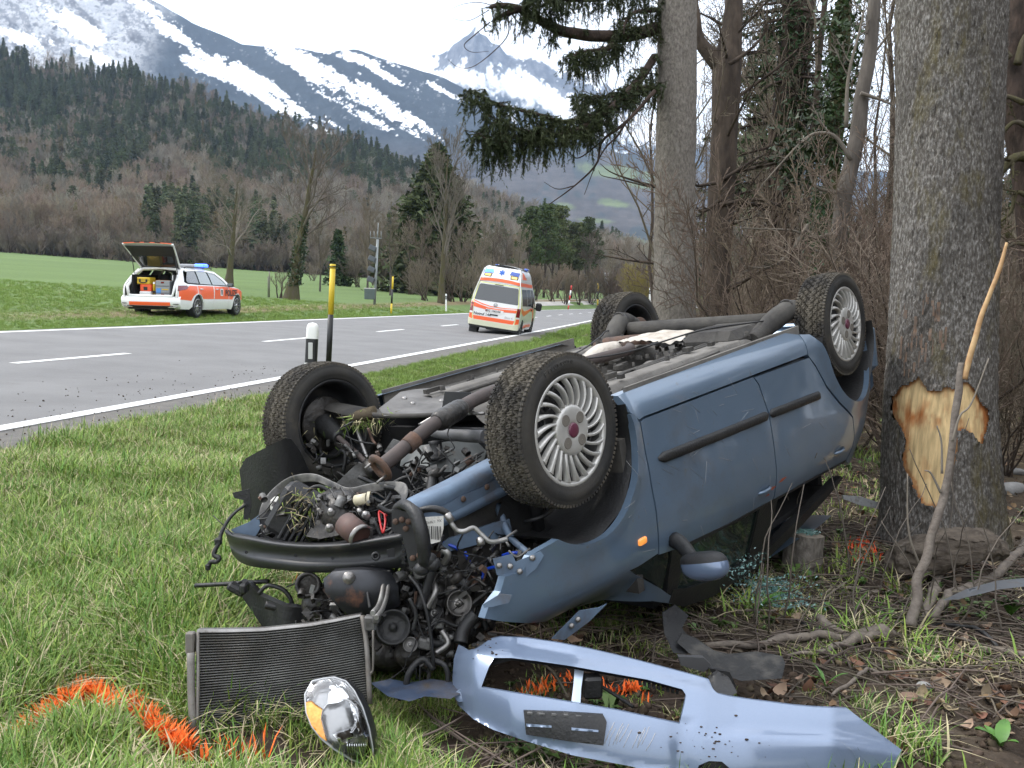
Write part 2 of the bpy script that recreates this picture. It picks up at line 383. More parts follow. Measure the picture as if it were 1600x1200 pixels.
for l in (0, XN-XF):
    mb = MB(); mb.grid(strip(l-.1 if l == 0 else l-.1, l+.1, .004)); mb.build('edge_line', paint, parent=road)
c0 = XN-XC; ph = 14.99*math.cos(math.atan(RS)); per = 9*math.cos(math.atan(RS))
for k in range(-2, 20):
    y0 = ph+k*per; mb = MB(); mb.grid(strip(c0-.08, c0+.08, .004, np.linspace(y0, y0+per*.345, 6))); mb.build('lane_dash', paint, parent=road)
path_m = M('pale_gravel', (.36, .34, .31), rough=.95, col2=(.28, .27, .25), vs=3)
yp = np.geomspace(112, 300, 40); V = np.zeros((40, 3, 3))
for k, l in enumerate((13.4, 12.3, 11.2)):
    V[:, k, 0] = road_x(yp)-l; V[:, k, 1] = yp; V[:, k, 2] = ground_z(V[:, k, 0], yp, False)+.03
mb = MB(); mb.grid(V); mb.build('path', path_m, kind='structure')

# --------------------------------------------------------------- hills and mountains: real slopes with depth
def slope(name, ridge, foot, dr, df, nu, nv, mat, colour, amp, back=.35, freq=8., seed=0, ease=1.0, rn=.8):
    rx = np.array([a for a, b in ridge], float); rv = np.array([b for a, b in ridge], float); fx = np.array([a for a, b in foot], float); fv = np.array([b for a, b in foot], float)
    ua, ub = max(rx[0], -60), min(1120, rx[-1]); u = np.unique(np.concatenate([np.linspace(rx[0], ua, 40), np.linspace(ua, ub, nu), np.linspace(ub, rx[-1], 40)])); nu = len(u); v = np.linspace(0, 1, nv)
    U, Vv = np.meshgrid(u, v, indexing='ij')
    RY = np.interp(u, rx, rv)[:, None]+(fbm(P3(u*.02+seed, u*0), 4)[:, None]-.5)*amp*FPX/ (dr if np.isscalar(dr) else 900)*rn; FY = np.interp(u, fx, fv)[:, None]
    DR = (np.interp(u, *zip(*dr)) if not np.isscalar(dr) else np.full(nu, dr))[:, None]; DF = (np.interp(u, *zip(*df)) if not np.isscalar(df) else np.full(nu, df))[:, None]
    D = DF+(DR-DF)*Vv; row = FY+(RY-FY)*Vv**ease
    n = (fbm(np.stack([U*freq*.001+seed, Vv*freq*.45, U*0], -1), 6, .55)-.5)*np.sin(np.pi*np.clip(Vv, .0, 1))**.6
    D = D+n*amp*2.2
    X = (U-800)/FPX*D; Y = (row-600)/FPX*D
    Wp = np.stack([X, Y, D], -1) @ WR.T+CAMP
    Wp[:, 0, 2] = -6
    B = Wp[:, -1].copy(); B[:, 1] += DR[:, 0]*back; B[:, 2] = -6
    nb = 6; Bk = np.stack([Wp[:, -1]*(1-t)+B*t for t in np.linspace(0, 1, nb)[1:]], 1)
    A = np.concatenate([Wp, Bk], 1); m = MB(); m.grid(A)
    ob = m.build(name, mat, origin=(0, 0, 0), kind='structure')
    px = topx(A.reshape(-1, 3)); color_attr(ob.data, 'col', colour(px[:, 0], px[:, 1], A.reshape(-1, 3), np.repeat(U[:, :1], A.shape[1], 1).ravel(), np.concatenate([Vv, np.ones((nu, nb-1))], 1).ravel()))
    return A
def blobs(x, y, L):                     # soft union of oriented ellipses (cx, cy, half length, half width, degrees)
    r = np.zeros_like(x)
    for cx, cy, a, b, t in L:
        t = math.radians(t); dx, dy = x-cx, y-cy; q = np.hypot((dx*math.cos(t)+dy*math.sin(t))/a, (-dx*math.sin(t)+dy*math.cos(t))/b); r = np.maximum(r, np.clip(1.35-q, 0, 1))
    return r
mount_m = M('mountain_slope', (.2, .2, .2), rough=.95, attr='col', col2=(1, 1, 1), vs=.02, vd=8, vr=(.3, .7), spec=.1)
ROCK, FOR, SNOW = np.array([.25, .25, .26]), np.array([.028, .034, .034]), np.array([.86, .87, .89])
def c_near(x, y, P, u, v):
    o = x*0; nf = fbm(np.stack([x*.11+y*.08, y*.13-x*.05, o+3], -1), 6, .65); ca, sa = .81, .59
    al, ac = x*ca+y*sa, -x*sa+y*ca
    stv = fbm(np.stack([al*.016, ac*.085, o+8], -1), 5, .6); spk = fbm(np.stack([x*.32, y*.42, o+2], -1), 3, .6); rid = 1-np.abs(2*fbm(np.stack([al*.03, ac*.05, o+5], -1), 5, .62)-1)
    c = FOR*np.array([.9, 1., 1.15])*(.75+.9*(nf-.3))[:, None]*np.ones((1, 3))
    rocky = sstep(-30, 50, 270-x*1.0-y*.35)[:, None]                               # the grey, dusted rock face at the upper left
    dust = np.clip(sstep(.575, .625, rid*.35+nf*.3+spk*.42+(stv-.5)*.3-.02)*.9+sstep(.62, .72, rid)*.3, 0, 1)[:, None]
    c = c*(1-rocky)+rocky*(ROCK*.5*(.6+.8*spk)[:, None]*(1-dust)+dust*SNOW*.46)
    snow = blobs(x, y, [(262, 42, 60, 16, 34), (225, 10, 40, 10, 25), (345, 112, 70, 13, 18), (395, 130, 75, 20, 35), (470, 100, 135, 16, 36), (545, 140, 115, 20, 36), (600, 160, 95, 18, 38), (650, 190, 70, 10, 36), (590, 190, 60, 9, 34), (560, 92, 60, 9, 12), (500, 78, 40, 6, 8), (430, 160, 60, 12, 28), (610, 120, 40, 7, 25), (330, 95, 50, 7, 30), (475, 175, 55, 9, 28), (120, 40, 60, 18, 30), (40, 60, 60, 14, 10), (150, 90, 50, 10, 25), (505, 205, 40, 6, 30), (690, 140, 40, 6, 30)])
    k = sstep(.44, .53, snow*.50+(stv-.5)*.95+(nf-.5)*.55+(spk-.5)*.46+.165)*(snow > .01)
    c = c*(1-k[:, None])+k[:, None]*SNOW
    sp = sstep(.60, .70, nf*.6+spk*.4)*sstep(300, 60, y)*sstep(.42, .6, stv); c = c*(1-.6*sp[:, None])+.6*sp[:, None]*SNOW*.8
    low = sstep(190, 260, y-(x-500)*.1)[:, None]; c = c*(1-low)+low*np.array([.06, .055, .055])*(.6+.8*nf)[:, None]
    return c
def c_peak(x, y, P, u, v):
    nf = fbm(np.stack([x*.09+y*.02, y*.07-x*.05, x*0+3], -1), 6, .62); n = fbm(np.stack([x*.03, y*.03, x*0+1], -1), 4)
    rk = blobs(x, y, [(745, 72, 50, 34, 40), (775, 90, 46, 18, 25), (845, 112, 45, 14, 30), (885, 132, 65, 13, 25), (715, 82, 36, 15, -35), (930, 150, 55, 20, 20), (690, 82, 22, 10, 0)]); rd = fbm(np.stack([x*.16-y*.07, y*.10+x*.06, x*0+9], -1), 5, .65)
    k = sstep(.30, .40, rk*.5+(nf-.5)*.75+(rd-.5)*.9+.16)*(rk > .02)
    c = SNOW*(1-k[:, None])+k[:, None]*ROCK*(.28+.3*sstep(.45, .6, rd))[:, None]
    tree = sstep(0, 22, y-np.interp(x, [600, 700, 760, 850, 930, 1000], [112, 118, 128, 152, 185, 215])+(nf-.5)*60)[:, None]
    c = c*(1-tree)+tree*FOR*(1+(nf-.5))[:, None]
    sn = sstep(.52, .62, nf+.35*blobs(x, y, [(860, 165, 50, 8, 40), (900, 185, 40, 7, 45), (930, 200, 50, 8, 50), (790, 180, 20, 6, 30), (720, 190, 30, 6, 40), (1040, 205, 30, 10, 60)])-.1)*tree[:, 0]*sstep(330, 200, y); c = c*(1-sn[:, None]*.8)+sn[:, None]*.8*SNOW
    return c
def c_low(x, y, P, u, v):
    nf = fbm(np.stack([x*.08, y*.08, x*0+5], -1), 5, .6); n = fbm(np.stack([x*.02, y*.03, x*0+6], -1), 4)
    c = np.array([.062, .056, .052])*(.6+.8*nf)[:, None]; e = sstep(.52, .6, n)[:, None]; c = c*(1-e)+e*FOR*1.2
    md = blobs(x, y, [(960, 268, 80, 14, 6), (885, 322, 22, 6, 10), (960, 318, 34, 8, 8), (700, 255, 40, 6, 10), (1010, 290, 40, 8, 5), (930, 345, 40, 5, 4), (990, 375, 30, 5, 10)]); k = sstep(.3, .6, md*.7+(nf-.5)*.6)*(md > .02)
    return c*(1-k[:, None])+k[:, None]*np.array([.10, .125, .055])
slope('mountain_peak', [(-500, 60), (400, 120), (560, 110), (640, 97), (690, 84), (706, 70), (722, 56), (734, 48), (742, 36), (750, 50), (760, 54), (768, 66), (780, 74), (792, 90), (815, 96), (832, 92), (860, 108), (895, 120), (930, 124), (960, 150), (1010, 178), (1080, 205), (1180, 232), (1320, 262), (1700, 300), (2300, 330)], [(-500, 430), (2300, 440)], 5600, 3600, 560, 190, mount_m, c_peak, 110, seed=4, freq=11)
slope('snowy_mountain', [(-700, -330), (-200, -190), (0, -110), (120, -50), (240, 2), (300, 34), (378, 68), (420, 71), (500, 80), (560, 80), (600, 92), (640, 104), (690, 120), (750, 152), (820, 205), (900, 265), (1000, 330), (1150, 400), (1300, 430)], [(-700, 420), (1300, 440)], 3300, 1500, 760, 260, mount_m, c_near, 130, seed=1, freq=10, rn=.12)
slope('valley_slope', [(500, 250), (640, 235), (740, 225), (830, 222), (930, 236), (1020, 250), (1200, 285), (1500, 330), (2200, 380)], [(500, 440), (2200, 440)], 2900, 1300, 300, 90, mount_m, c_low, 80, seed=2, freq=9, rn=.4)
hill_m = M('hillside_floor', (.1, .08, .06), rough=.95, col2=(.075, .075, .04), vs=.05, vd=6, spec=.1)
HILL = slope('hill', [(-700, 20), (-200, 58), (0, 92), (120, 110), (280, 148), (400, 190), (520, 232), (620, 268), (700, 300), (800, 345), (900, 385), (1000, 420), (1150, 446)], [(-700, 390), (0, 402), (200, 405), (340, 420), (500, 436), (700, 448), (1150, 450)],
             [(-700, 900), (0, 850), (400, 760), (1150, 520)], [(-700, 260), (0, 260), (400, 250), (1150, 330)], 240, 70, hill_m, lambda x, y, P, u, v: np.full((len(x), 3), .08), 22, seed=6, ease=1.15)

# --------------------------------------------------------------- haze in the valley air
def haze_box(density, col):
    mb = MB(); mb.box((0, 3900, 790), (16000, 8400, 1640)); m = bpy.data.materials.new('valley_haze'); m.use_nodes = True; nt = m.node_tree; nt.nodes.clear()
    o = nt.nodes.new('ShaderNodeOutputMaterial'); v = nt.nodes.new('ShaderNodeVolumePrincipled'); v.inputs['Color'].default_value = (*col, 1); v.inputs['Density'].default_value = density; v.inputs['Anisotropy'].default_value = 0
    nt.links.new(v.outputs[0], o.inputs['Volume']); m.cycles.homogeneous_volume = True if hasattr(m.cycles, 'homogeneous_volume') else None
    return mb.build('haze', m, kind='stuff')
haze_box(.85e-4, (.52, .70, 1.0))
# ================================================================== vegetation
def tubes_batch(mb, P, r, k=3, mi=0):
    B, n, _ = P.shape
    T = np.gradient(P, axis=1); T /= np.linalg.norm(T, axis=2, keepdims=True)+1e-9
    ref = np.where(np.abs(T[:, :1, 2:3]) < .9, np.array([0, 0, 1.]), np.array([1., 0, 0])); a = np.cross(T, np.broadcast_to(ref, T.shape)); a /= np.linalg.norm(a, axis=2, keepdims=True)+1e-9
    b = np.cross(T, a); th = np.arange(k)*2*np.pi/k
    V = P[:, :, None]+r[:, :, None, None]*(np.cos(th)[:, None]*a[:, :, None]+np.sin(th)[:, None]*b[:, :, None])
    o = (np.arange(B)*n*k)[:, None, None]; i = (np.arange(n-1)*k)[None, :, None]; j = np.arange(k)[None, None]; j2 = (j+1) % k
    F = np.stack([o+i+j, o+i+j2, o+i+k+j2, o+i+k+j], -1).reshape(-1, 4)
    mb.add(V.reshape(-1, 3), F, mi, True)
def kids(g, P, R, m, ratio, ang, t0=.25, t1=1., n=4, up=.15, wig=.12, rr=.55, rmin=.004, droop=0., taper=.6):
    B, q, _ = P.shape; L = np.linalg.norm(np.diff(P, axis=1), axis=2).sum(1)
    t = np.clip(t0+(t1-t0)*((np.arange(m)[None]+g.uniform(.1, .9, (B, m)))/m), 0, .999); f = t*(q-1); i = f.astype(int); f = (f-i)[..., None]
    bi = np.arange(B)[:, None]; p = P[bi, i]*(1-f)+P[bi, i+1]*f; d = P[bi, i+1]-P[bi, i]; d /= np.linalg.norm(d, axis=2, keepdims=True)+1e-9
    r0 = (R[bi, i]*(1-f[..., 0])+R[bi, i+1]*f[..., 0])*rr
    rv = g.normal(size=(B, m, 3)); rv -= d*(rv*d).sum(2, keepdims=True); rv /= np.linalg.norm(rv, axis=2, keepdims=True)+1e-9
    a = (ang*g.uniform(.7, 1.3, (B, m)))[..., None]; d = d*np.cos(a)+rv*np.sin(a); d[..., 2] += up-droop; d /= np.linalg.norm(d, axis=2, keepdims=True)
    ln = (L[:, None]*ratio*(1-taper*t)*g.uniform(.65, 1.25, (B, m)))
    s = np.linspace(0, 1, n); Q = p[:, :, None]+d[:, :, None]*(ln[..., None, None]*s[:, None])
    w = g.normal(size=(B, m, n, 3))*wig*ln[..., None, None]/n; w[:, :, 0] = 0; Q = Q+np.cumsum(w, 2); Q[..., 2] += (up*.5-droop)*(ln[..., None]*s**2)*.5
    rad = np.maximum(r0[..., None]*(1-.75*s), rmin)
    return Q.reshape(B*m, n, 3), rad.reshape(B*m, n)
def bare_tree(seed, h, r0, lv, lean=(0, 0), t0=.3, up=.25, rmin=.006, wig=.1, stems=1, trunk_pts=None, flare=.0):
    g = np.random.default_rng(seed); s = np.linspace(0, 1, 9)
    Ps = []; Rs = []
    for k in range(stems):
        base = np.array([0, 0, 0.]) if stems == 1 else np.array([*g.normal(0, r0*2.5, 2), 0]); dv = np.array([lean[0], lean[1], 1.]) if stems == 1 else np.array([*g.normal(0, .28, 2)+np.array(lean), 1.])
        hh = h if stems == 1 else h*g.uniform(.6, 1)
        P = base+dv*(hh*s[:, None]); P[1:, :2] += np.cumsum(g.normal(0, wig*h*.06, (8, 2)), 0); Ps.append(P); Rs.append(r0*(1-.82*s)*(1+flare*np.exp(-s*14)))
    P = np.array(Ps); R = np.array(Rs)
    if trunk_pts is not None: P = spline(trunk_pts, 9)[None]; R = (r0*(1-.6*s))[None]
    tr = MB(); tubes_batch(tr, P, R, 10); cr = MB()
    for i, (m, ratio, ang) in enumerate(lv):
        P, R = kids(g, P, R, m, ratio, ang, t0=t0 if i == 0 else .2, up=up, rmin=rmin, rr=.5 if i == 0 else .6, n=5 if i < 2 else 4, wig=.16)
        tubes_batch(cr, P, R, 5 if i == 0 else 3)
    return tr, cr
def tri_leaves(mb, C, size, g, mi=0, flat=0., stretch=1.):     # small leaf-sized triangles around points C
    n = len(C); a = g.normal(size=(n, 3)); a[:, 2] *= 1-flat; a /= np.linalg.norm(a, axis=1, keepdims=True); b = g.normal(size=(n, 3)); b -= a*(a*b).sum(1, keepdims=True); b /= np.linalg.norm(b, axis=1, keepdims=True)
    s = (size*g.uniform(.6, 1.4, n))[:, None]; V = np.stack([C-a*s*stretch*.5-b*s*.28, C-a*s*stretch*.5+b*s*.28, C+a*s*stretch*.7], 1)
    mb.add(V.reshape(-1, 3), np.arange(3*n).reshape(-1, 3), mi, False)
def conifer(seed, h, w, nb=90, per=16, size=.42, start=.08):
    g = np.random.default_rng(seed); tr = MB(); s = np.linspace(0, 1, 8); P = np.zeros((8, 3)); P[:, 2] = s*h; tr.tube(P, h*.014*(1-.9*s)+.02, 7)
    cr = MB(); t = start+(1-start)*np.sort(g.uniform(0, 1, nb)**.9); az = g.uniform(0, 6.28, nb); L = w*(1-t)**.8*g.uniform(.6, 1.15, nb)+.15
    u = np.linspace(.15, 1, per); x = L[:, None]*u; z = (t*h)[:, None]-x*.25+x*x*.05/max(w, .1)
    C = np.stack([np.cos(az)[:, None]*x, np.sin(az)[:, None]*x, z], -1)+g.normal(0, .12*size/.42, (nb, per, 3)); tri_leaves(cr, C.reshape(-1, 3), size*np.repeat(.6+.6*(1-t), per).reshape(-1)[0:nb*per], g, flat=.5, stretch=1.5)
    return tr, cr
def pine(seed, h, w, start=.45, ncl=26, per=60):
    g = np.random.default_rng(seed); tr = MB(); s = np.linspace(0, 1, 8); P = np.zeros((8, 3)); P[:, 2] = s*h*.97; P[:, :2] = np.cumsum(g.normal(0, .012*h, (8, 2)), 0)*s[:, None]; tr.tube(P, h*.013*(1-.8*s)+.02, 7)
    cr = MB(); bc = []
    for k in range(ncl):
        t = start+(1-start)*(k+g.uniform())/ncl; az = g.uniform(0, 6.28); r = w*g.uniform(.15, 1)*(1-((t-start)/(1-start))**2.2*.85)
        c = np.array([math.cos(az)*r, math.sin(az)*r, t*h]); i = t*7; b0 = P[min(int(i), 7)]-np.array([0, 0, .4]); tr.tube([b0, (b0+c)/2+[0, 0, -.1], c], [h*.005, h*.004, h*.002], 4)
        q = g.normal(size=(per, 3)); q /= np.linalg.norm(q, axis=1, keepdims=True); q *= g.uniform(.3, 1, (per, 1))**.5; bc.append(c+q*np.array([w*.42, w*.42, h*.035]))
    tri_leaves(cr, np.concatenate(bc), .30*h/12, g, flat=.4, stretch=1.3); return tr, cr

bark_grey = M('grey_bark', (.115, .10, .085), rough=.95, col2=(.06, .052, .045), vs=9, vd=6, bump=.02, bs=24, stretch=(1, 1, .3), spec=.15)
bark_brown = M('brown_bark', (.085, .066, .052), rough=.95, col2=(.045, .036, .03), vs=9, bump=.02, bs=24, stretch=(1, 1, .3), spec=.15)
twig_grey = M('grey_twigs', (.165, .145, .12), rough=.95, rnd=.2, spec=.1)
twig_brown = M('brown_twigs', (.172, .145, .112), rough=.95, rnd=.25, spec=.1)
twig_red = M('reddish_twigs', (.175, .140, .105), rough=.95, rnd=.25, spec=.1)
spruce_green = M('spruce_needles', (.048, .066, .030), rough=.8, rnd=.35, spec=.2)
pine_green = M('pine_needles', (.062, .082, .032), rough=.8, rnd=.3, spec=.2)
larch_m = M('pale_larch_twigs', (.15, .125, .06), rough=.9, rnd=.25, spec=.1)
moss_m = M('mossy_bark', (.088, .074, .056), rough=.95, col2=(.075, .072, .032), vs=7, bump=.015, bs=30, stretch=(1, 1, .4), spec=.1)
ivy_m = M('ivy_leaves', (.024, .05, .014), rough=.45, rnd=.3, spec=.5)
yellow_twig = M('yellow_green_twigs', (.22, .19, .06), rough=.9, rnd=.2, spec=.1)

def two(tr, cr, mt, mc, name='tree'):   # proto mesh with both materials
    m = MB(); n = 0
    for src, mi in ((tr, 0), (cr, 1)):
        for f, _, sm in src.f: m.f.append((f+n, mi, sm))
        m.v += src.v; n += src.n
    m.n = n; me = m.mesh(name); me.materials.append(mt); me.materials.append(mc); return me
g = np.random.default_rng(11)
hill_s = M('hill_spruce_needles', (.082, .098, .054), rough=.85, rnd=.4, spec=.1)
pc = [two(*conifer(20+i, 17+i, 3.4, 120, 15, .85), bark_brown, hill_s) for i in range(3)]
pp = [two(*pine(30+i, 15+i, 3.0, .4), bark_brown, pine_green) for i in range(2)]
hill_t = [M('hill_twigs_%s' % n_, c_, rough=.95, rnd=.3, spec=.1) for n_, c_ in (('brown', (.225, .192, .142)), ('reddish', (.225, .178, .130)), ('grey', (.235, .215, .172)))]
pb = [two(*bare_tree(40+i, 12.5+i, .19, [(15, .55, .75), (9, .5, .7), (6, .5, .7)], rmin=.022, t0=.25), [bark_grey, bark_brown, bark_grey][i], hill_t[i]) for i in range(3)]
pl = [two(*conifer(50, 15, 2.2, 80, 12, .6), bark_brown, larch_m)]
ps = [two(*bare_tree(60+i, 3.4, .05, [(9, .6, .6), (7, .5, .6), (4, .5, .6)], rmin=.014, t0=.1, stems=5), bark_brown, twig_brown) for i in range(2)]
# the wood on the hillside: one mass
nH, mH = HILL.shape[0], 70
N_ = 15000
ui = g.uniform(2, nH-3, N_); vi = g.uniform(0, 1, N_)**.8*(mH-1.2)
i0, j0 = ui.astype(int), vi.astype(int); fu, fv_ = (ui-i0)[:, None], (vi-j0)[:, None]
HP = (HILL[i0, j0]*(1-fu)+HILL[i0+1, j0]*fu)*(1-fv_)+(HILL[i0, j0+1]*(1-fu)+HILL[i0+1, j0+1]*fu)*fv_
hp = topx(HP); v01 = vi/(mH-1)
vis = (hp[:, 0] > -120) & (hp[:, 0] < 1150)
cn = fbm(np.stack([hp[:, 0]*.012, hp[:, 1]*.018, hp[:, 0]*0+2], -1), 4)
con = (g.uniform(0, 1, N_) < np.clip(sstep(.2, .85, v01)*.66+(cn-.5)*2.3-.04-sstep(350, 700, hp[:, 0])*.2, .02, .95)); 
kind = np.where(con, np.where(g.uniform(0, 1, N_) < .6, g.integers(0, 3, N_), 3+g.integers(0, 2, N_)), np.where(g.uniform(0, 1, N_) < .14, 8, 5+g.integers(0, 3, N_)))
red = (~con) & (hp[:, 0] < 420) & (hp[:, 1] > 290) & (g.uniform(0, 1, N_) < .4); kind[red] = 6
hs = g.uniform(.62, 1.15, N_)*np.where(con, 1., .95)
scatter('hillside_wood', HP[vis]-[0, 0, .3], pc+pp+pb+pl, hs[vis], idx=kind[vis])
nb = 900; uu = g.uniform(2, nH-3, nb).astype(int); BP = HILL[uu, 2]+np.stack([g.normal(0, 8, nb), g.uniform(-25, 6, nb), np.zeros(nb)], -1); BP[:, 2] = ground_z(BP[:, 0], BP[:, 1], False)
scatter('scrub_at_hill_foot', BP, ps, g.uniform(.8, 2.2, nb))

def tree_thing(name, tr, cr, mt, mc, loc, label, group=None, cat='tree', crown='crown', rz=0, sc=1.):
    t = empty(name, Matrix.Translation(Vector(loc)), label, cat, group)
    for nm, m, ma in (('trunk', tr, mt), (crown, cr, mc)):
        if m is None or not m.v: continue
        me = m.mesh(nm); me.materials.append(ma); o = bpy.data.objects.new(nm, me); COL.objects.link(o); o.parent = t; WM[o.name] = WM[t.name].copy()
    t.rotation_euler = (0, 0, rz); t.scale = (sc,)*3; return t
ORD = 'first second third fourth fifth sixth seventh eighth ninth tenth eleventh twelfth thirteenth fourteenth fifteenth sixteenth seventeenth eighteenth nineteenth twentieth'.split()
def relabel(objs, fmt):                  # tell alike things apart by their order from the left
    objs = sorted(objs, key=lambda o: float(topx(np.array(o.location))[0]))
    for k, o in enumerate(objs): o['label'] = fmt % (ORD[k] if k < 20 else 'last')
def clear_of_road(p, a=10.5, b=-3): l = float(lat(p[0], p[1])); return l > a or l < b
def place_copy(proto, loc, rz, sc, label=None):
    c = copy_tree(proto); c.location = loc; c.rotation_euler = (0, 0, rz); c.scale = (sc, sc, sc*g.uniform(.9, 1.1))
    if label: c['label'] = label
    return c
# trees by the field, one by one
b_ = gpt(357, 448)
tree_thing('bare_tree', *bare_tree(71, 9.0, .30, [(13, .80, .95), (9, .55, .8), (7, .5, .7), (4, .5, .7)], lean=(.09, 0), t0=.26, rmin=.009, up=.12, flare=.6), moss_m, twig_grey, b_, 'broad bare tree directly behind the bonnet of the white and orange police car')
b_ = gpt(455, 469)
tv = tree_thing('ivy_tree', *bare_tree(72, 9.3, .30, [(12, .62, .8), (9, .52, .75), (7, .5, .7), (4, .5, .7)], lean=(.17, 0), t0=.32, rmin=.009, up=.22, flare=.9), moss_m, twig_grey, b_, 'leaning bare tree with ivy round its lower trunk in the field')
mb = MB(); C = []
for k in range(1500):
    h = g.uniform(.9, 5.2); a = g.uniform(0, 6.28); rr = (.36 if h < 3.4 else .22)+g.normal(0, .07); C.append(b_+np.array([.17*h+math.cos(a)*rr, math.sin(a)*rr, h]))
tri_leaves(mb, np.array(C), .16, g); mb.build('ivy', ivy_m, parent=tv)
b_ = gpt(437, 466); tree_thing('bare_bush', *bare_tree(73, 2.4, .05, [(8, .6, .7), (6, .5, .6), (4, .5, .6)], t0=.15, rmin=.007, stems=3), bark_brown, twig_brown, b_, 'small leafless bush at the left foot of the ivy clad tree', cat='bush')
b_ = gpt(672, 462)+np.array([0, 7, 0]); tree_thing('spruce', *conifer(74, 18, 9.0, 560, 22, .80, .03), bark_brown, M('light_spruce_needles', (.060, .076, .030), rough=.8, rnd=.3, spec=.2), b_, 'tall green spruce behind the bare trees left of the ambulance')
b_ = gpt(515, 447)+np.array([0, 6, 0]); tree_thing('spruce', *conifer(75, 7.5, 2.2, 150, 14, .5), bark_brown, spruce_green, b_, 'small dark spruce left of the grey siren mast')
b_ = gpt(690, 474); tree_thing('bare_tree', *bare_tree(76, 12, .26, [(14, .55, .6), (9, .5, .6), (7, .5, .6), (3, .5, .6)], t0=.25, rmin=.010, up=.35, flare=.5), moss_m, twig_grey, b_, 'tall bare tree with orange lichen on its trunk left of the ambulance')
bush_p = tree_thing('bare_bush', *bare_tree(77, 4.2, .07, [(10, .6, .55), (8, .5, .55), (5, .5, .6)], t0=.1, rmin=.009, stems=6), bark_brown, twig_brown, gpt(725, 472), 'leafless brown bush in the scrub along the far side of the road', 'bare bushes along the road', 'bush')
bl_ = [bush_p]
for i, (px, py, dd, sc) in enumerate([(665, 470, 0, .75), (640, 462, 6, .9), (600, 458, 12, 1.1), (560, 452, 14, 1.0), (535, 447, 22, .9), (490, 442, 20, .8), (620, 455, 22, 1.3), (705, 472, 2, 1.1), (748, 470, 6, 1.05), (590, 452, 26, 1.2)]):
    p = gpt(px, py); p = onground(p[0]*(1+dd/p[1]), p[1]+dd); bl_.append(place_copy(bush_p, p, g.uniform(0, 6), sc))
relabel(bl_, '%s leafless brown bush from the left in the scrub across the road')
bt_p = tree_thing('bare_tree', *bare_tree(78, 10, .15, [(14, .5, .6), (9, .5, .6), (6, .5, .6), (3, .5, .6)], t0=.25, rmin=.014, up=.3), bark_grey, twig_brown, gpt(545, 446)+np.array([0, 25, 0]), 'greyish brown bare tree in the row before the wooded hill', 'bare trees before the hill')
tl_ = [bt_p]
for i, (px, dd, sc) in enumerate([(500, 90, .9), (575, 80, .95), (610, 95, 1.05), (640, 110, 1.), (720, 60, .9), (755, 75, 1.0), (770, 110, 1.05), (790, 90, .95), (810, 120, .9), (470, 120, .9), (590, 120, 1.), (930, 120, .9), (955, 110, .8), (975, 140, .9), (915, 150, 1.0), (740, 100, 1.1), (660, 85, .9)]):
    p = at(px, 440, dd)
    while not clear_of_road(p, 14): dd += 8; p = at(px, 440, dd)
    tl_.append(place_copy(bt_p, onground(p[0], p[1]), g.uniform(0, 6), sc*.72*max(1, dd/110)))
relabel(tl_, '%s greyish brown bare tree from the left in the row before the hill')
pine_p = None; pl_ = []
for i, (px, dd, sc) in enumerate([(826, 150, 1.62), (850, 156, 1.7), (872, 165, 1.78), (893, 172, 1.66), (918, 182, 1.62), (838, 168, 1.8), (862, 178, 1.84), (905, 192, 1.7)]):
    p = onground(*at(px, 440, dd)[:2])
    if pine_p is None:
        pine_p = tree_thing('pine_tree', *pine(79, 8.6, 1.7, .38, 30, 80), bark_brown, pine_green, p, 'slim pine with a flat green crown in the stand beyond the road', 'pines beyond the road')
        pine_p.scale = (sc,)*3; pl_.append(pine_p)
    else: pl_.append(place_copy(pine_p, p, g.uniform(0, 6), sc))
relabel(pl_, '%s slim pine from the left in the green stand beyond the road')
rb = None; rl_ = []
for i, (px, dd, sc) in enumerate([(838, 128, 1.0), (862, 136, 1.15), (884, 142, 1.1), (905, 152, 1.25), (925, 164, 1.35), (945, 172, 1.5), (960, 165, 1.6), (815, 122, 1.0), (985, 170, 1.7), (1008, 160, 1.6)]):
    p = onground(*at(px, 445, dd)[:2])
    if rb is None:
        rb = tree_thing('red_twig_bush', *bare_tree(80, 4.2, .06, [(10, .6, .5), (8, .5, .5), (5, .5, .5)], t0=.1, rmin=.016, stems=6), bark_brown, twig_red, p, 'reddish leafless bush on the bank beyond the road bend', 'red twig bushes on the bank', 'bush')
        rl_.append(rb)
    else: rl_.append(place_copy(rb, p, g.uniform(0, 6), sc))
relabel(rl_, '%s reddish leafless bush from the left on the bank beyond the bend')
p = onground(*at(1000, 440, 150)[:2]); tree_thing('willow_bush', *bare_tree(81, 8.2, .07, [(12, .6, .7), (9, .5, .6), (6, .5, .6)], t0=.1, rmin=.02, stems=5), bark_brown, yellow_twig, p, 'yellow green budding willow left of the near grey trunk', cat='bush')

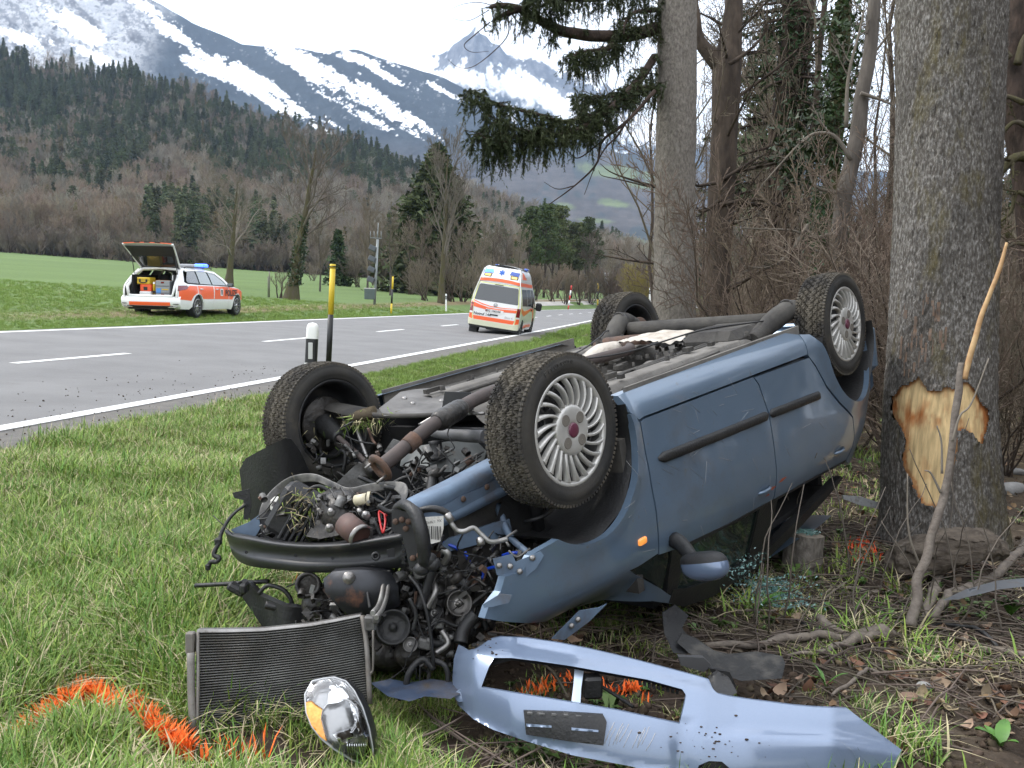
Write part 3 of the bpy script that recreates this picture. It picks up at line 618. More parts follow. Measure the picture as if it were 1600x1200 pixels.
# --------------------------------------------------------------- the wood on the right
def trunk_grid(pts, radii, nu, nv, amp=.012, seed=0, flare=0., vs=1.):
    P = spline(pts, nv); r = np.interp(np.linspace(0, 1, nv), np.linspace(0, 1, len(radii)), radii); T = np.gradient(P, axis=0); T /= np.linalg.norm(T, axis=1, keepdims=True)
    a = np.cross(T, [0, 1., 0]); a /= np.linalg.norm(a, axis=1, keepdims=True); b = np.cross(T, a); th = np.linspace(0, 2*np.pi, nu, endpoint=False)
    D = np.cos(th)[None, :, None]*a[:, None]+np.sin(th)[None, :, None]*b[:, None]; V0 = P[:, None]+r[:, None, None]*D
    Q = V0*np.array([1, 1, .28])
    n = (fbm(Q*24*vs+seed, 4, .6)-.5)*amp*2.2+(np.abs(fbm(Q*13*vs+seed+5, 3)-.5))*amp*2+(fbm(V0*1.6+seed, 2)-.5)*r[:, None]*.10
    hgt = (V0[..., 2]-P[0, 2])[:, :]
    n = n+flare*np.exp(-hgt*2.6)*(1+.55*np.sin(th*4+seed)[None])
    return V0+D*n[..., None], D
def closed(V): return np.concatenate([V, V[:, :1]], 1)
bark_main = M('lichened_bark', (.095, .085, .074), rough=.95, col2=(.31, .295, .275), vs=84, vd=9, vr=(.46, .72), bump=.010, bs=120, bd=6, stretch=(1, 1, .38), dirt=[((.040, .036, .032), 3.2, .50, .72, .95), ((.105, .088, .036), 4.3, .52, .72, .95), ((.40, .385, .36), 75, .63, .70, .95), ((.030, .026, .023), 40, .57, .69, .95)], spec=.12)
bark_mid = M('grey_spruce_bark', (.205, .185, .162), rough=.95, col2=(.11, .097, .084), vs=42, vd=8, bump=.012, bs=55, bd=6, stretch=(1, 1, .55), dirt=[((.25, .235, .21), 9, .6, .8, .95)], spec=.12)
bark_dark = M('dark_bark', (.075, .055, .045), rough=.95, col2=(.035, .028, .024), vs=14, vd=8, bump=.012, bs=45, stretch=(1, 1, .35), spec=.12)
# big trunk with the torn bark
bt = gpt(1472, 852); dT = topx(bt)[2]
lo = at(1472, 880, dT); tp = [at(x, y, dT) for x, y in ((1472, 905), (1471, 800), (1469, 600), (1476, 400), (1482, 200), (1487, 20), (1490, -260))]
rT = np.array([94, 84, 79, 76, 76, 80, 72])/FPX*dT
Vt, Dt = trunk_grid(tp, rT, 340, 460, .010, 3, flare=.05, vs=2.6)
# old branch collar on its left side
big = empty('maple_tree', Matrix.Translation(Vector(bt)), 'massive grey trunk with a big patch of bark torn off, right of the wreck', 'tree')
WND = np.array([(212, 490), (226, 478), (240, 460), (268, 446), (292, 430), (302, 452), (312, 464), (330, 475), (352, 470), (370, 460), (386, 462), (396, 470), (412, 452), (430, 448), (448, 452), (455, 470), (470, 500), (492, 525), (497, 560), (484, 600), (480, 625), (462, 612), (446, 588), (430, 580), (412, 582), (402, 592), (405, 640), (392, 690), (378, 740), (372, 765), (352, 808), (330, 806), (300, 798), (286, 760), (268, 728), (246, 690), (240, 668), (252, 640), (255, 600), (238, 570), (215, 540)])/1.875+np.array([1280, 360])
def inpoly(x, y, poly):
    r = np.zeros(x.shape, bool); n = len(poly)
    for i in range(n):
        (x1, y1), (x2, y2) = poly[i], poly[(i+1) % n]; c = ((y1 > y) != (y2 > y)) & (x < (x2-x1)*(y-y1)/(y2-y1+1e-12)+x1); r ^= c
    return r
def dpoly(x, y, poly):
    d = np.full(x.shape, 1e9); n = len(poly)
    for i in range(n):
        a, b = poly[i], poly[(i+1) % n]; ab = b-a; t = np.clip(((x-a[0])*ab[0]+(y-a[1])*ab[1])/(ab@ab), 0, 1); d = np.minimum(d, np.hypot(x-a[0]-t*ab[0], y-a[1]-t*ab[1]))
    return d
q = topx(Vt); front = (Dt @ np.array([0, -1., 0])) > -.15
jx = (fbm(Vt*45, 3)-.5)*9; qx, qy = q[..., 0]+jx, q[..., 1]+(fbm(Vt*45+9, 3)-.5)*9
ins = inpoly(qx, qy, WND) & front; ds = np.where(ins, dpoly(qx, qy, WND), 0)
nv, nu = Vt.shape[:2]; i = np.arange(nv-1)[:, None]; j = np.arange(nu)[None]; j2 = (j+1) % nu
F = np.stack([i*nu+j, i*nu+j2, (i+1)*nu+j2, (i+1)*nu+j], -1).reshape(-1, 4); fi = ins.reshape(-1)[F]
out_ = ~fi.all(1); near_ = fi.any(1)
grow_ = ins.copy()
for k in range(3): grow_ = grow_ | np.roll(grow_, 1, 0) | np.roll(grow_, -1, 0) | np.roll(grow_, 1, 1) | np.roll(grow_, -1, 1)
lip = (grow_ & ~ins); Vb = Vt+Dt*(lip*.005*(.3+1.6*vnoise(Vt*60)))[..., None]
mb = MB(); mb.add(Vb.reshape(-1, 3), F[out_ & ~(fi.sum(1) >= 2)], 0); mb.build('trunk', bark_main, parent=big)
P0 = spline(tp, nv); rr_ = np.interp(np.linspace(0, 1, nv), np.linspace(0, 1, len(rT)), rT)
Vw = P0[:, None]+Dt*((rr_-.010)[:, None]+(fbm(Vt*np.array([60, 60, 4]), 3)-.5)*.006+(fbm(Vt*5, 2)-.5)*.016)[..., None]
wf = grow_.reshape(-1)[F].any(1); wd = MB(); wd.add(Vw.reshape(-1, 3), F[wf], 0)
wood_m = M('fresh_torn_wood', (.5, .38, .2), rough=.75, attr='col', col2=(1, 1, 1), vs=14, vd=6, stretch=(3, 3, .25), bump=.003, bs=60, spec=.25)
wo = wd.build('torn_wood_patch', wood_m, parent=big)
sp_ = (fbm(Vt*np.array([16, 16, 10])+3, 4)); ring = np.exp(-ds/2.6)*(.25+1.1*fbm(Vt*26, 3)); mid = np.exp(-((q[..., 1]-650)/16)**2)*sstep(.42, .62, sp_); scr = sstep(.62, .72, sp_)*.6
kk = np.clip(ring+mid*.7+scr*.5, 0, 1)[..., None]; wc = np.array([.62, .455, .235])*(1-kk)+np.array([.36, .13, .04])*kk
color_attr(wo.data, 'col', wc.reshape(-1, 3))
# rust coloured scrapes in the bark above the wound
mb = MB()
for k in range(34):
    px, py = 1405+g.uniform(0, 75), 470+g.uniform(0, 120); jj = np.argmin(np.hypot(q[..., 0]-px, q[..., 1]-py)+(~front)*1e4); a_, b2 = divmod(int(jj), nu); w_, h_ = g.integers(1, 4), g.integers(3, 12)
    a1, b1 = min(a_+h_, nv-2), (b2+w_)
    idx = np.arange(a_, a1+1); idj = np.arange(b2, b1+1) % nu
    if len(idx) > 1: mb.grid((Vt+Dt*.003)[np.ix_(idx, idj)])
mb.build('bark_scrape', M('scraped_inner_bark', (.165, .105, .07), rough=.9, col2=(.11, .09, .075), vs=40), parent=big, kind='stuff')
mb = MB()
def px_tube(mb, pts, d, r, k=7, n=None, mi=0):    # a limb through photo points at depths d
    d = np.broadcast_to(np.asarray(d, float), (len(pts),)); P = np.array([at(x, y, z) for (x, y), z in zip(pts, d)]); n = n or 4*len(pts)
    S = spline(P, n); S = S+(vnoise(S*5)[:, None]-.5)*.02; rad = np.interp(np.linspace(0, 1, n), np.linspace(0, 1, len(np.atleast_1d(r))), np.atleast_1d(r)); mb.tube(S, rad, k, mi); return S, rad
# spruce-barked trunk in the middle and its drooping boughs
dm = 11.0
mid_pts = [at(x, y, dm) for x, y in ((1052, 640), (1053, 505), (1054, 400), (1055, 250), (1058, 100), (1058, -20), (1060, -300))]
bm = onground(mid_pts[1][0], mid_pts[1][1]); mid_pts[0] = bm-np.array([0, 0, .1])
tm = empty('spruce_tree', Matrix.Translation(Vector(bm)), 'straight grey spruce trunk behind the wreck with drooping needle boughs on its left', 'tree')
Vm, _ = trunk_grid(mid_pts, np.array([36, 33, 31.5, 30.5, 30, 30, 28])/FPX*dm, 110, 300, .012, 8, flare=.07, vs=.8)
mb = MB(); mb.grid(closed(Vm)); mb.build('trunk', bark_mid, parent=tm)
cv = lambda L_, o=(700, 0), s=3.75: [(x/s+o[0], y/s+o[1]) for x, y in L_]
def needles(mb, P0, P1, n, ln, g, droop=0.):             # one twig: needles all round a thin line
    d = P1-P0; L_ = np.linalg.norm(d); d = d/L_; t = g.uniform(0, 1, n); c = P0+(P1-P0)*t[:, None]
    a = g.normal(size=(n, 3)); a -= d*(a@d)[:, None]; a /= np.linalg.norm(a, axis=1, keepdims=True); v = a*.8+d*.75; s = (ln*g.uniform(.7, 1.2, n)*(1.1-.5*t))[:, None]; w = np.cross(v, d)*.16
    V = np.stack([c-w*s, c+w*s, c+v*s], 1); mb.add(V.reshape(-1, 3), np.arange(3*n).reshape(-1, 3), 0, False)
def bough(name, pts, d, r, sprays, hang, sparse=1., side=.25, seed=1):
    gg = np.random.default_rng(seed); mb = MB(); S, rad = px_tube(mb, pts, d, r, 6, 40); ob = mb.build(name, bark_dark, parent=tm); nd = MB(); tw = MB()
    for k in range(sprays):
        f = gg.uniform(.02, 1)*39; i = int(f); i = min(i, 38); p = S[i]+(S[i+1]-S[i])*(f-i)
        a = gg.uniform(0, 6.28); o = np.array([math.cos(a), math.sin(a), gg.uniform(-.25, .35)])*gg.uniform(0, side); q_ = p+o
        h = hang*gg.uniform(.35, 1.15)*(1 if gg.uniform() < .8 else .4); e = q_+np.array([gg.normal(0, .05), gg.normal(0, .05), -h])
        if np.linalg.norm(o) > .06: needles(nd, p, q_, 26, .042, gg); tw.tube([p, q_], [.005, .003], 3, cap=False)
        tw.tube([q_, e], [.003, .0015], 3, cap=False)
        needles(nd, q_, e, int(150*h/.4*sparse)+10, .040, gg)
        for s_ in range(3):
            m_ = q_+(e-q_)*gg.uniform(.1, .7); needles(nd, m_, m_+np.array([gg.normal(0, .06), gg.normal(0, .06), -.5*h*gg.uniform(.3, 1)]), 34, .036, gg)
    nd.build('needles', bough_needles, parent=ob); tw.build('twig', bark_dark, parent=ob, kind='stuff'); return S
bough_needles = M('bough_needles', (.036, .050, .022), rough=.7, col2=(.062, .076, .032), vs=3, vd=3, spec=.3)
bough('bough', cv([(1225, 170), (1000, 215), (700, 190), (560, 130), (420, 50), (300, 30), (245, 45)]), [11, 10.8, 10.4, 10.2, 10, 9.9, 9.8], [.085, .07, .06, .05, .04, .03, .018], 38, .30, .8, .18, 1)
bough('bough', cv([(420, 50), (340, 80), (290, 105), (250, 130)]), [10, 9.95, 9.9, 9.9], [.04, .03, .02, .008], 3, .15, .5, .05, 2)
bough('bough', cv([(1000, 225), (930, 285), (830, 300), (760, 310), (725, 345)]), [10.8, 10.5, 10.3, 10.2, 10.1], [.035, .03, .022, .015, .006], 70, .36, 1, .16, 3)
bough('bough', cv([(1225, -40), (1000, -30), (800, -10), (620, -15), (450, -30)]), [11, 10.7, 10.3, 10, 9.8], [.06, .05, .04, .03, .01], 120, .34, 1, .22, 4)
bough('bough', cv([(1215, 330), (1120, 470), (1030, 560), (930, 650), (830, 720), (700, 775), (480, 770), (330, 740), (285, 690)]), [11, 10.7, 10.4, 10.1, 9.9, 9.7, 9.5, 9.4, 9.3], [.05, .045, .04, .034, .03, .024, .018, .012, .006], 165, .34, 1, .24, 5)
bough('bough', cv([(930, 650), (760, 700), (660, 710), (560, 680), (400, 640), (230, 590), (115, 530)]), [10.1, 9.9, 9.7, 9.6, 9.5, 9.4, 9.3], [.03, .026, .022, .018, .014, .01, .004], 110, .30, 1, .18, 6)
bough('bough', cv([(560, 775), (400, 800), (300, 840), (220, 810), (185, 780)]), [9.6, 9.45, 9.35, 9.3, 9.3], [.02, .016, .012, .008, .004], 75, .36, 1, .2, 7)
bough('bough', cv([(1220, 520), (1100, 520), (980, 560), (860, 570), (745, 570)]), [11, 10.6, 10.3, 10.1, 10], [.04, .03, .024, .016, .006], 90, .26, 1, .26, 8)
bough('bough', cv([(1225, 60), (1100, 70), (1040, 130), (1030, 200)]), [11, 10.8, 10.6, 10.5], [.03, .024, .018, .006], 40, .3, 1, .2, 9)
mb = MB()
for pts, r in (([(1215, 530), (1050, 710), (900, 830), (870, 960), (740, 1090), (590, 1200)], (.022, .005)), ([(1050, 710), (990, 800), (920, 870), (850, 1000), (800, 1140)], (.014, .003)), ([(900, 830), (760, 930), (700, 880), (685, 830)], (.009, .002)), ([(740, 1090), (640, 1110), (560, 1070)], (.007, .002)),
               ([(245, 130), (150, 210), (95, 265), (140, 305), (240, 300)], (.007, .002)), ([(350, 100), (350, 200), (280, 290), (150, 390), (60, 395), (0, 350)], (.008, .002)), ([(400, 60), (440, 150), (360, 270)], (.006, .002)), ([(330, 60), (200, 20), (100, 20), (0, 60)], (.006, .0015)), ([(240, 60), (120, 120), (0, 100)], (.005, .0015)), ([(1215, 1090), (1080, 1060), (960, 1010), (890, 960)], (.016, .003)), ([(1215, 1100), (1100, 1080), (990, 1050), (900, 1030), (880, 1000)], (.010, .002)), ([(1200, 720), (1180, 820), (1120, 860), (1050, 840)], (.006, .002))):
    px_tube(mb, cv(pts), 10.0, r, 5, 20)
mb.build('bare_twig', bark_dark, parent=tm)
# forked trunk
df = 13.0; fk = onground(*at(1120, 500, df)[:2])
tf = empty('forked_tree', Matrix.Translation(Vector(fk)), 'brown forked trunk just right of the straight spruce trunk', 'tree')
P_ = [fk-np.array([0, 0, .1])]+[at(x, y, df) for x, y in ((1119, 500), (1122, 400), (1131, 225), (1136, 105), (1146, 20), (1156, -200))]
Vf, _ = trunk_grid(P_, np.array([24, 21.5, 20, 20, 22, 14, 12])/FPX*df, 60, 160, .010, 11, flare=.04); mb = MB(); mb.grid(closed(Vf)); mb.build('trunk', bark_brown, parent=tf)
mb = MB(); px_tube(mb, [(1136, 112), (1112, 88), (1092, 60), (1086, 20), (1070, -80)], df, [.13, .11, .08, .07, .05], 10); mb.build('limb', bark_brown, parent=tf)
def fan(mb, g, S, R, m, ratio, ang, lv=((6, .5, .7), (4, .5, .7)), k=4, **kw):
    P, Rr = np.array([S]), np.array([R]); P, Rr = kids(g, P, Rr, m, ratio, ang, n=5, **kw); tubes_batch(mb, P, Rr, 4)
    for a in lv: P, Rr = kids(g, P, Rr, *a, rmin=.004, wig=.2); tubes_batch(mb, P, Rr, 3)
mb = MB(); S, R = spline(P_, 9), np.linspace(.2, .1, 9); fan(mb, g, S, R, 14, .28, 1.2, t0=.2, rr=.2, droop=.1)
for pts in ([(1128, 310), (1100, 330), (1085, 320)], [(1130, 280), (1170, 255), (1205, 235)], [(1125, 320), (1180, 312), (1240, 330), (1290, 355)], [(1140, 100), (1180, 70), (1215, 20)], [(1120, 285), (1090, 290), (1084, 280)]):
    S, R = px_tube(mb, pts, 12.8, [.03, .008], 5, 14); fan(mb, g, S, R, 6, .4, .8, rr=.5)
mb.build('branches', bark_brown, parent=tf)
# dark ivy-clad conifer and the thinner ivy stem
def ivy_on(pts, d, spread, n, parent, hang=.0):
    S = spline([at(x, y, d) for x, y in pts], 40); C = S[g.integers(0, 40, n)]+g.normal(0, 1, (n, 3))*np.array([spread, spread*.7, .22]); m = MB(); tri_leaves(m, np.concatenate([C, C+g.normal(0, .05, C.shape)]), .075, g, stretch=1.0); return m.build('ivy', ivy_m, parent=parent)
di = 16.0; iv = onground(*at(1212, 500, di)[:2])
ti = empty('ivy_conifer', Matrix.Translation(Vector(iv)), 'dark reddish conifer trunk wrapped in ivy and vines, right of the forked trunk', 'tree')
P_ = [iv-np.array([0, 0, .1])]+[at(x, y, di) for x, y in ((1210, 480), (1222, 300), (1238, 120), (1250, 0), (1262, -200))]
Vf, _ = trunk_grid(P_, np.array([38, 31, 27, 25, 24, 20])/FPX*di, 60, 160, .016, 14, flare=.08); mb = MB(); mb.grid(closed(Vf)); mb.build('trunk', bark_dark, parent=ti)
ivy_on([(1262, 220), (1250, 150), (1232, 70), (1225, 10)], di-.2, .22, 950, ti); ivy_on([(1240, 180), (1270, 165), (1300, 190)], di-.3, .22, 520, ti)
mb = MB()
for k in range(46):                      # thin vines running down the trunk
    x0 = 1200+g.uniform(-14, 44); px_tube(mb, [(x0+22+g.normal(0, 8), 150+g.uniform(-40, 80)), (x0+g.normal(0, 12), 300), (x0-10+g.normal(0, 14), 400), (x0-16+g.normal(0, 16), 500)], di-.4+g.normal(0, .1), [.006, .012], 4, 16)
mb.build('vines', twig_red, parent=ti)
mb = MB(); nd = MB()
for k in range(34):
    y = g.uniform(-20, 360); sx = g.choice([-1, 1]); x0 = 1235-(y/20); e = (x0+sx*g.uniform(50, 130), y+g.uniform(0, 50)); S, R = px_tube(mb, [(x0, y), ((x0+e[0])/2, y+8), e], [di, di-g.uniform(0, 1), di-g.uniform(-1.5, 2)], [.03, .006], 4, 10); fan(mb, g, S, R, 5, .45, .8, lv=((4, .5, .7),), rr=.5, droop=.15)
    if y < 300 and g.uniform() < .55:
        for j in range(24): p = S[g.integers(3, 10)]; needles(nd, p, p+np.array([g.normal(0, .18), g.normal(0, .18), -g.uniform(.02, .22)]), 40, .05, g)
mb.build('dead_branches', bark_dark, parent=ti); nd.build('needles', bough_needles, parent=ti)
d2 = 12.5; iv2 = onground(*at(1290, 470, d2)[:2])
t2 = empty('ivy_tree', Matrix.Translation(Vector(iv2)), 'thin tree stem covered with dark ivy left of the crooked pale trunk', 'tree')
mb = MB(); px_tube(mb, [(1287, topx(iv2)[1]+4), (1288, 480), (1290, 380), (1302, 250), (1312, 140), (1318, 60), (1325, -60)], d2, [.13, .12, .11, .10, .09, .07], 9, 40); px_tube(mb, [(1312, 150), (1300, 70), (1310, 10), (1330, -40)], d2, [.06, .04], 7, 20); mb.build('trunk', moss_m, parent=t2)
ivy_on([(1285, 440), (1288, 390), (1285, 330)], d2-.1, .11, 420, t2); ivy_on([(1295, 250), (1305, 180), (1316, 90), (1318, 10)], d2-.1, .15, 850, t2); ivy_on([(1270, 240), (1255, 250), (1240, 235)], d2-.2, .16, 420, t2)
d3 = 9.0; cr_ = onground(*at(1310, 470, d3)[:2])
t3 = empty('crooked_tree', Matrix.Translation(Vector(cr_)), 'crooked thin trunk with a pale barkless lower stem behind the rear wheel', 'tree')
mb = MB(); px_tube(mb, [(1308, topx(cr_)[1]+5), (1309, 490), (1310, 422), (1314, 337), (1324, 280), (1336, 232), (1343, 190), (1347, 150), (1358, 90), (1366, 0), (1372, -120)], d3, [.075, .07, .072, .08, .075, .075, .07, .065, .06, .05], 12, 60); mb.build('trunk', M('pale_dead_wood', (.13, .112, .095), rough=.9, col2=(.075, .064, .054), vs=12, bump=.01, bs=40, stretch=(1, 1, .2)), parent=t3)
mb = MB()
for pts in ([(1330, 250), (1305, 215), (1285, 208), (1262, 214), (1230, 245), (1190, 290)], [(1310, 300), (1275, 290), (1262, 262)], [(1345, 145), (1375, 155), (1398, 165)], [(1322, 200), (1326, 120), (1345, 40), (1352, 0)], [(1300, 365), (1270, 372), (1230, 360), (1160, 355)], [(1300, 400), (1262, 385), (1250, 375)], [(1262, 352), (1230, 400), (1200, 418), (1160, 415)]):
    S, R = px_tube(mb, pts, 8.9, [.022, .006], 5, 18); fan(mb, g, S, R, 5, .3, .8, rr=.5)
mb.build('branches', twig_grey, parent=t3)
# mossy limbs of the tree at the right edge
d4 = 9.5; re_ = onground(*at(1640, 520, d4)[:2])
t4 = empty('mossy_tree', Matrix.Translation(Vector(re_)), 'dark mossy tree at the right edge with limbs reaching behind the big trunk', 'tree')
mb = MB(); px_tube(mb, [(1648, topx(re_)[1]+6), (1640, 540), (1630, 420), (1612, 280), (1580, 130), (1590, 20), (1600, -80)], d4, [.26, .22, .2, .15, .12, .1], 12, 50); mb.build('trunk', bark_dark, parent=t4)
mb = MB()
for pts, r in (([(1625, 250), (1590, 245), (1570, 262), (1550, 285), (1530, 290)], .06), ([(1610, 200), (1585, 190), (1560, 215), (1540, 240)], .03), ([(1620, 320), (1590, 300), (1580, 330), (1560, 350)], .03), ([(1590, 100), (1600, 60), (1625, 30)], .04), ([(1600, 160), (1570, 150), (1548, 168)], .03), ([(1620, 390), (1590, 380), (1560, 395), (1545, 420)], .025), ([(1580, 90), (1555, 60), (1545, 30)], .03)):
    S, R = px_tube(mb, pts, 9.3, [r, r*.3], 6, 16); fan(mb, g, S, R, 7, .5, .8, rr=.5)
mb.build('limbs', moss_m, parent=t4)
# slender trees and twiggy scrub behind
sl = None
for i in range(20):
    px = g.uniform(1010, 1640); d = g.uniform(14, 42); p = onground(*at(px, 460, d)[:2])
    if sl is None:
        sl = tree_thing('slender_tree', *bare_tree(91, 11, .075, [(14, .4, .7), (8, .5, .7), (5, .5, .7), (3, .5, .7)], t0=.12, rmin=.005, up=.2, wig=.25), bark_brown, twig_brown, p, 'slender bare tree standing in the wood behind the wreck', 'slender trees in the wood')
        sl_ = [sl]
    else: sl_.append(place_copy(sl, p, g.uniform(0, 6), g.uniform(.6, 1.15)))
relabel(sl_, '%s slender bare tree from the left in the wood behind the wreck')
sh = [None, None]
for i in range(52):
    px = g.uniform(1000, 1680); d = 7.8+g.uniform(0, 1)**1.3*26; p = onground(*at(px, 470, d)[:2]); w = i % 2
    if lat(p[0], p[1]) > -7.2 or (px < 1135 and d < 14.5): continue
    if sh[w] is None: sh[w] = tree_thing(['twiggy_shrub', 'reddish_shrub'][w], *bare_tree(92+w, 2.2, .013, [(9, .6, .7), (8, .55, .7), (5, .55, .7)], t0=.1, rmin=.0026, stems=7, wig=.45, up=.12), bark_brown, [twig_brown, twig_red][w], p, ['grey brown leafless shrub in the undergrowth of the wood', 'reddish leafless shrub in the undergrowth of the wood'][w], ['grey shrubs in the wood', 'reddish shrubs in the wood'][w], 'shrub')
    else: place_copy(sh[w], p, g.uniform(0, 6), g.uniform(.6, 1.25))
cb = None
for i, (px, d, sc) in enumerate([(1180, 40, .8), (1590, 40, .75), (1620, 50, .9), (1390, 55, .6), (1270, 60, .7)]):
    p = onground(*at(px, 460, d)[:2])
    if cb is None:
        cb = tree_thing('spruce', *conifer(95, 13, 3.0, 170, 14, .5, .12), bark_dark, spruce_green, p, 'dark green spruce deep in the wood on the right', 'spruces deep in the wood')
        cl_ = [cb]
    else: cl_.append(place_copy(cb, p, g.uniform(0, 6), sc))
relabel(cl_, '%s dark green spruce from the left deep in the wood')
sc_b = [two(*bare_tree(97+i, 5.5, .05, [(9, .6, .5), (8, .5, .5), (5, .5, .5)], rmin=.012, t0=.05, stems=6, wig=.2), bark_brown, [twig_brown, twig_grey][i]) for i in range(2)]
q_ = np.array([onground(*at(g.uniform(960, 1750), 455, d)[:2]) for d in g.uniform(32, 90, 270)]); q_ = q_[lat(q_[:, 0], q_[:, 1]) < -9]
qa = np.radians(g.uniform(45, 150, 120)); qr = g.uniform(9, 28, 120); q2 = np.array([onground(a_*math.sin(b_), a_*math.cos(b_)) for a_, b_ in zip(qr, qa)]); q_ = np.concatenate([q_, q2])      # the wood goes on unseen beyond the right edge, added to darken the car's reflections
scatter('far_brushwood', q_, sc_b, g.uniform(.5, 1.15, len(q_)))

# --------------------------------------------------------------- grass, weeds, litter
grass_a = M('grass_green', (.190, .275, .050), rough=.6, rnd=.28, spec=.3)
grass_b = M('grass_deep_green', (.120, .215, .044), rough=.6, rnd=.25, spec=.3)
straw_m = M('dry_straw', (.42, .365, .225), rough=.8, rnd=.2, spec=.2)
def clump(seed, n, h, spread, straw, w=.0027, lay=.5):
    g = np.random.default_rng(seed); m = MB()
    for k in range(n):
        b = np.array([*g.normal(0, spread, 2), -.01]); a = g.uniform(0, 6.28); hh = h*g.uniform(.4, 1.2); ln = lay*g.uniform(.2, 1.3); d = np.array([math.cos(a), math.sin(a), 0]); s_ = np.array([-math.sin(a), math.cos(a), 0]); st = g.uniform() < straw
        if st: ln *= 1.7
        t = np.array([0, .4, .75, 1.]); P = b+d*(hh*ln*t**2)[:, None]+np.array([0, 0, 1])*(hh*t*(1-.35*ln*t))[:, None]; ww = w*g.uniform(.6, 1.5)*np.array([1, .9, .6])
        V = np.concatenate([np.stack([P[:3]-s_*ww[:, None], P[:3]+s_*ww[:, None]], 1).reshape(-1, 3), P[3:]]); m.add(V, [(0, 1, 3, 2), (2, 3, 5, 4), (4, 5, 6)], 2 if st else (0 if g.uniform() < .6 else 1), True)
    me = m.mesh('grass_clump')
    for x in (grass_a, grass_b, straw_m): me.materials.append(x)
    return me
lush = [clump(100+i, 40, (.10, .15, .12, .17, .11)[i], .05, .14, lay=.75) for i in range(5)]+[clump(110+i, 40, .12, .06, .38, lay=.8) for i in range(4)]+[clump(120+i, 34, .09, .06, .75, lay=1.1) for i in range(2)]
field_g = M('mown_field_grass', (.165, .245, .055), rough=.7, rnd=.15, spec=.2)
mown = []
for q in lush[:5]: me = q.copy(); me.materials.clear(); [me.materials.append(x_) for x_ in (field_g, grass_a, straw_m)]; mown.append(me)
mown += lush[5:]
def polar(n, r0, r1, a0, a1): r = np.exp(g.uniform(math.log(r0), math.log(r1), n)); a = np.radians(g.uniform(a0, a1, n)); x, y = r*np.sin(a), r*np.cos(a); return x, y
MARKS = np.array([gpt(*q)[:2] for q in ((15, 1172), (40, 1156), (70, 1135), (100, 1115), (125, 1098), (150, 1096), (170, 1115), (178, 1128), (205, 1112), (225, 1145), (250, 1170), (280, 1190))])
x, y = polar(82000, 2.1, 13, -54, 26); L_ = lat(x, y); so = soil(x, y)
n_ = fbm(P3(x*.8, y*.8), 3); n2 = fbm(P3(x*2.2+5, y*2.2), 3)
keep = (L_ < -.85-(fbm(P3(x*3, y*3), 2)-.5)*.5) & (g.uniform(0, 1, len(x)) > so*.985)
st = np.clip((n2-.46)*2.8+(n_-.5)*1.4+.12+so*.5+.6*sstep(.54, .64, fbm(P3(x*1.1+20, y*1.1), 3)), 0, 1); u_ = g.uniform(0, 1, len(x)); ix = np.where(u_ < st*.25, 9+g.integers(0, 2, len(x)), np.where(u_ < st*1.0, 5+g.integers(0, 4, len(x)), g.integers(0, 5, len(x))))
near_car = np.hypot((x-.3), (y-4.2)) < 1.5
sc = g.uniform(.6, 1.2, len(x))*(.75+.6*n_)*np.where(near_car, .6, 1)*np.where(np.hypot(x[:, None]-MARKS[:, 0], y[:, None]-MARKS[:, 1]).min(1) < .13, .16, 1)*np.where((np.hypot((x+.05)/1.0, y-2.95) < .8), .75, 1)
P_ = P3(x, y, ground_z(x, y)); scatter('verge_grass', P_[keep], lush, sc[keep], idx=ix[keep], )
x, y = polar(60000, 12, 75, -40, 20); L_ = lat(x, y)
keep = ((L_ < -.8) & (L_ > -8.5)) | ((L_ > 9.3) & (L_ < 13.5)) | ((L_ > 13.5) & (y < 60) & (g.uniform(0, 1, len(x)) < .7))
so = soil(x, y); keep &= g.uniform(0, 1, len(x)) > so*.95*(L_ < 0)
ix = np.where(g.uniform(0, 1, len(x)) < np.where((L_ > 12.2) & (L_ < 14.5) & (y > 26), .8, .08), 5+g.integers(0, 6, len(x)), g.integers(0, 5, len(x)))
scatter('mown_grass', P3(x, y, ground_z(x, y, False))[keep], mown, (g.uniform(.6, 1.1, len(x))*np.clip(np.hypot(x, y)/20, 1, 2.4)*np.where(L_ > 9, .55, .75))[keep], idx=ix[keep])
# woodland floor: leaves, twigs, sprigs
leaf_ms = [M('dead_leaf_brown', (.145, .082, .045), rough=.8, rnd=.35), M('dead_leaf_pale', (.26, .19, .125), rough=.8, rnd=.3)]
def leaf(seed, mat, s=.035):
    g = np.random.default_rng(seed); t = np.linspace(-1, 1, 6); w = np.sqrt(np.clip(1-t**2, 0, 1))*.55+.02; bend = g.uniform(.2, .7); fold = g.uniform(.1, .6); V = []
    for a, b in zip(t, w): V += [(a*s, -b*s, (bend*a*a+fold*b+g.normal(0, .06))*s), (a*s, 0, bend*a*a*s), (a*s, b*s, (bend*a*a+fold*b+g.normal(0, .06))*s)]
    m = MB(); m.grid(np.array(V).reshape(6, 3, 3)); me = m.mesh('leaf'); me.materials.append(mat); return me
def sticks(seed, n, mat, ln=.35, r=.003):
    g = np.random.default_rng(seed); m = MB()
    for k in range(n):
        a = g.uniform(0, 6.28); l = ln*g.uniform(.3, 1.2); c = np.array([*g.normal(0, .12, 2), g.uniform(.0, .03)]); d = np.array([math.cos(a), math.sin(a), g.uniform(-.02, .12)]); pt = np.array([c-d*l/2, c+g.normal(0, .02, 3), c+d*l/2]); m.tube(spline(pt, 5), [r*1.2, r, r, r*.8, r*.5], 4)
    me = m.mesh('sticks'); me.materials.append(mat); return me
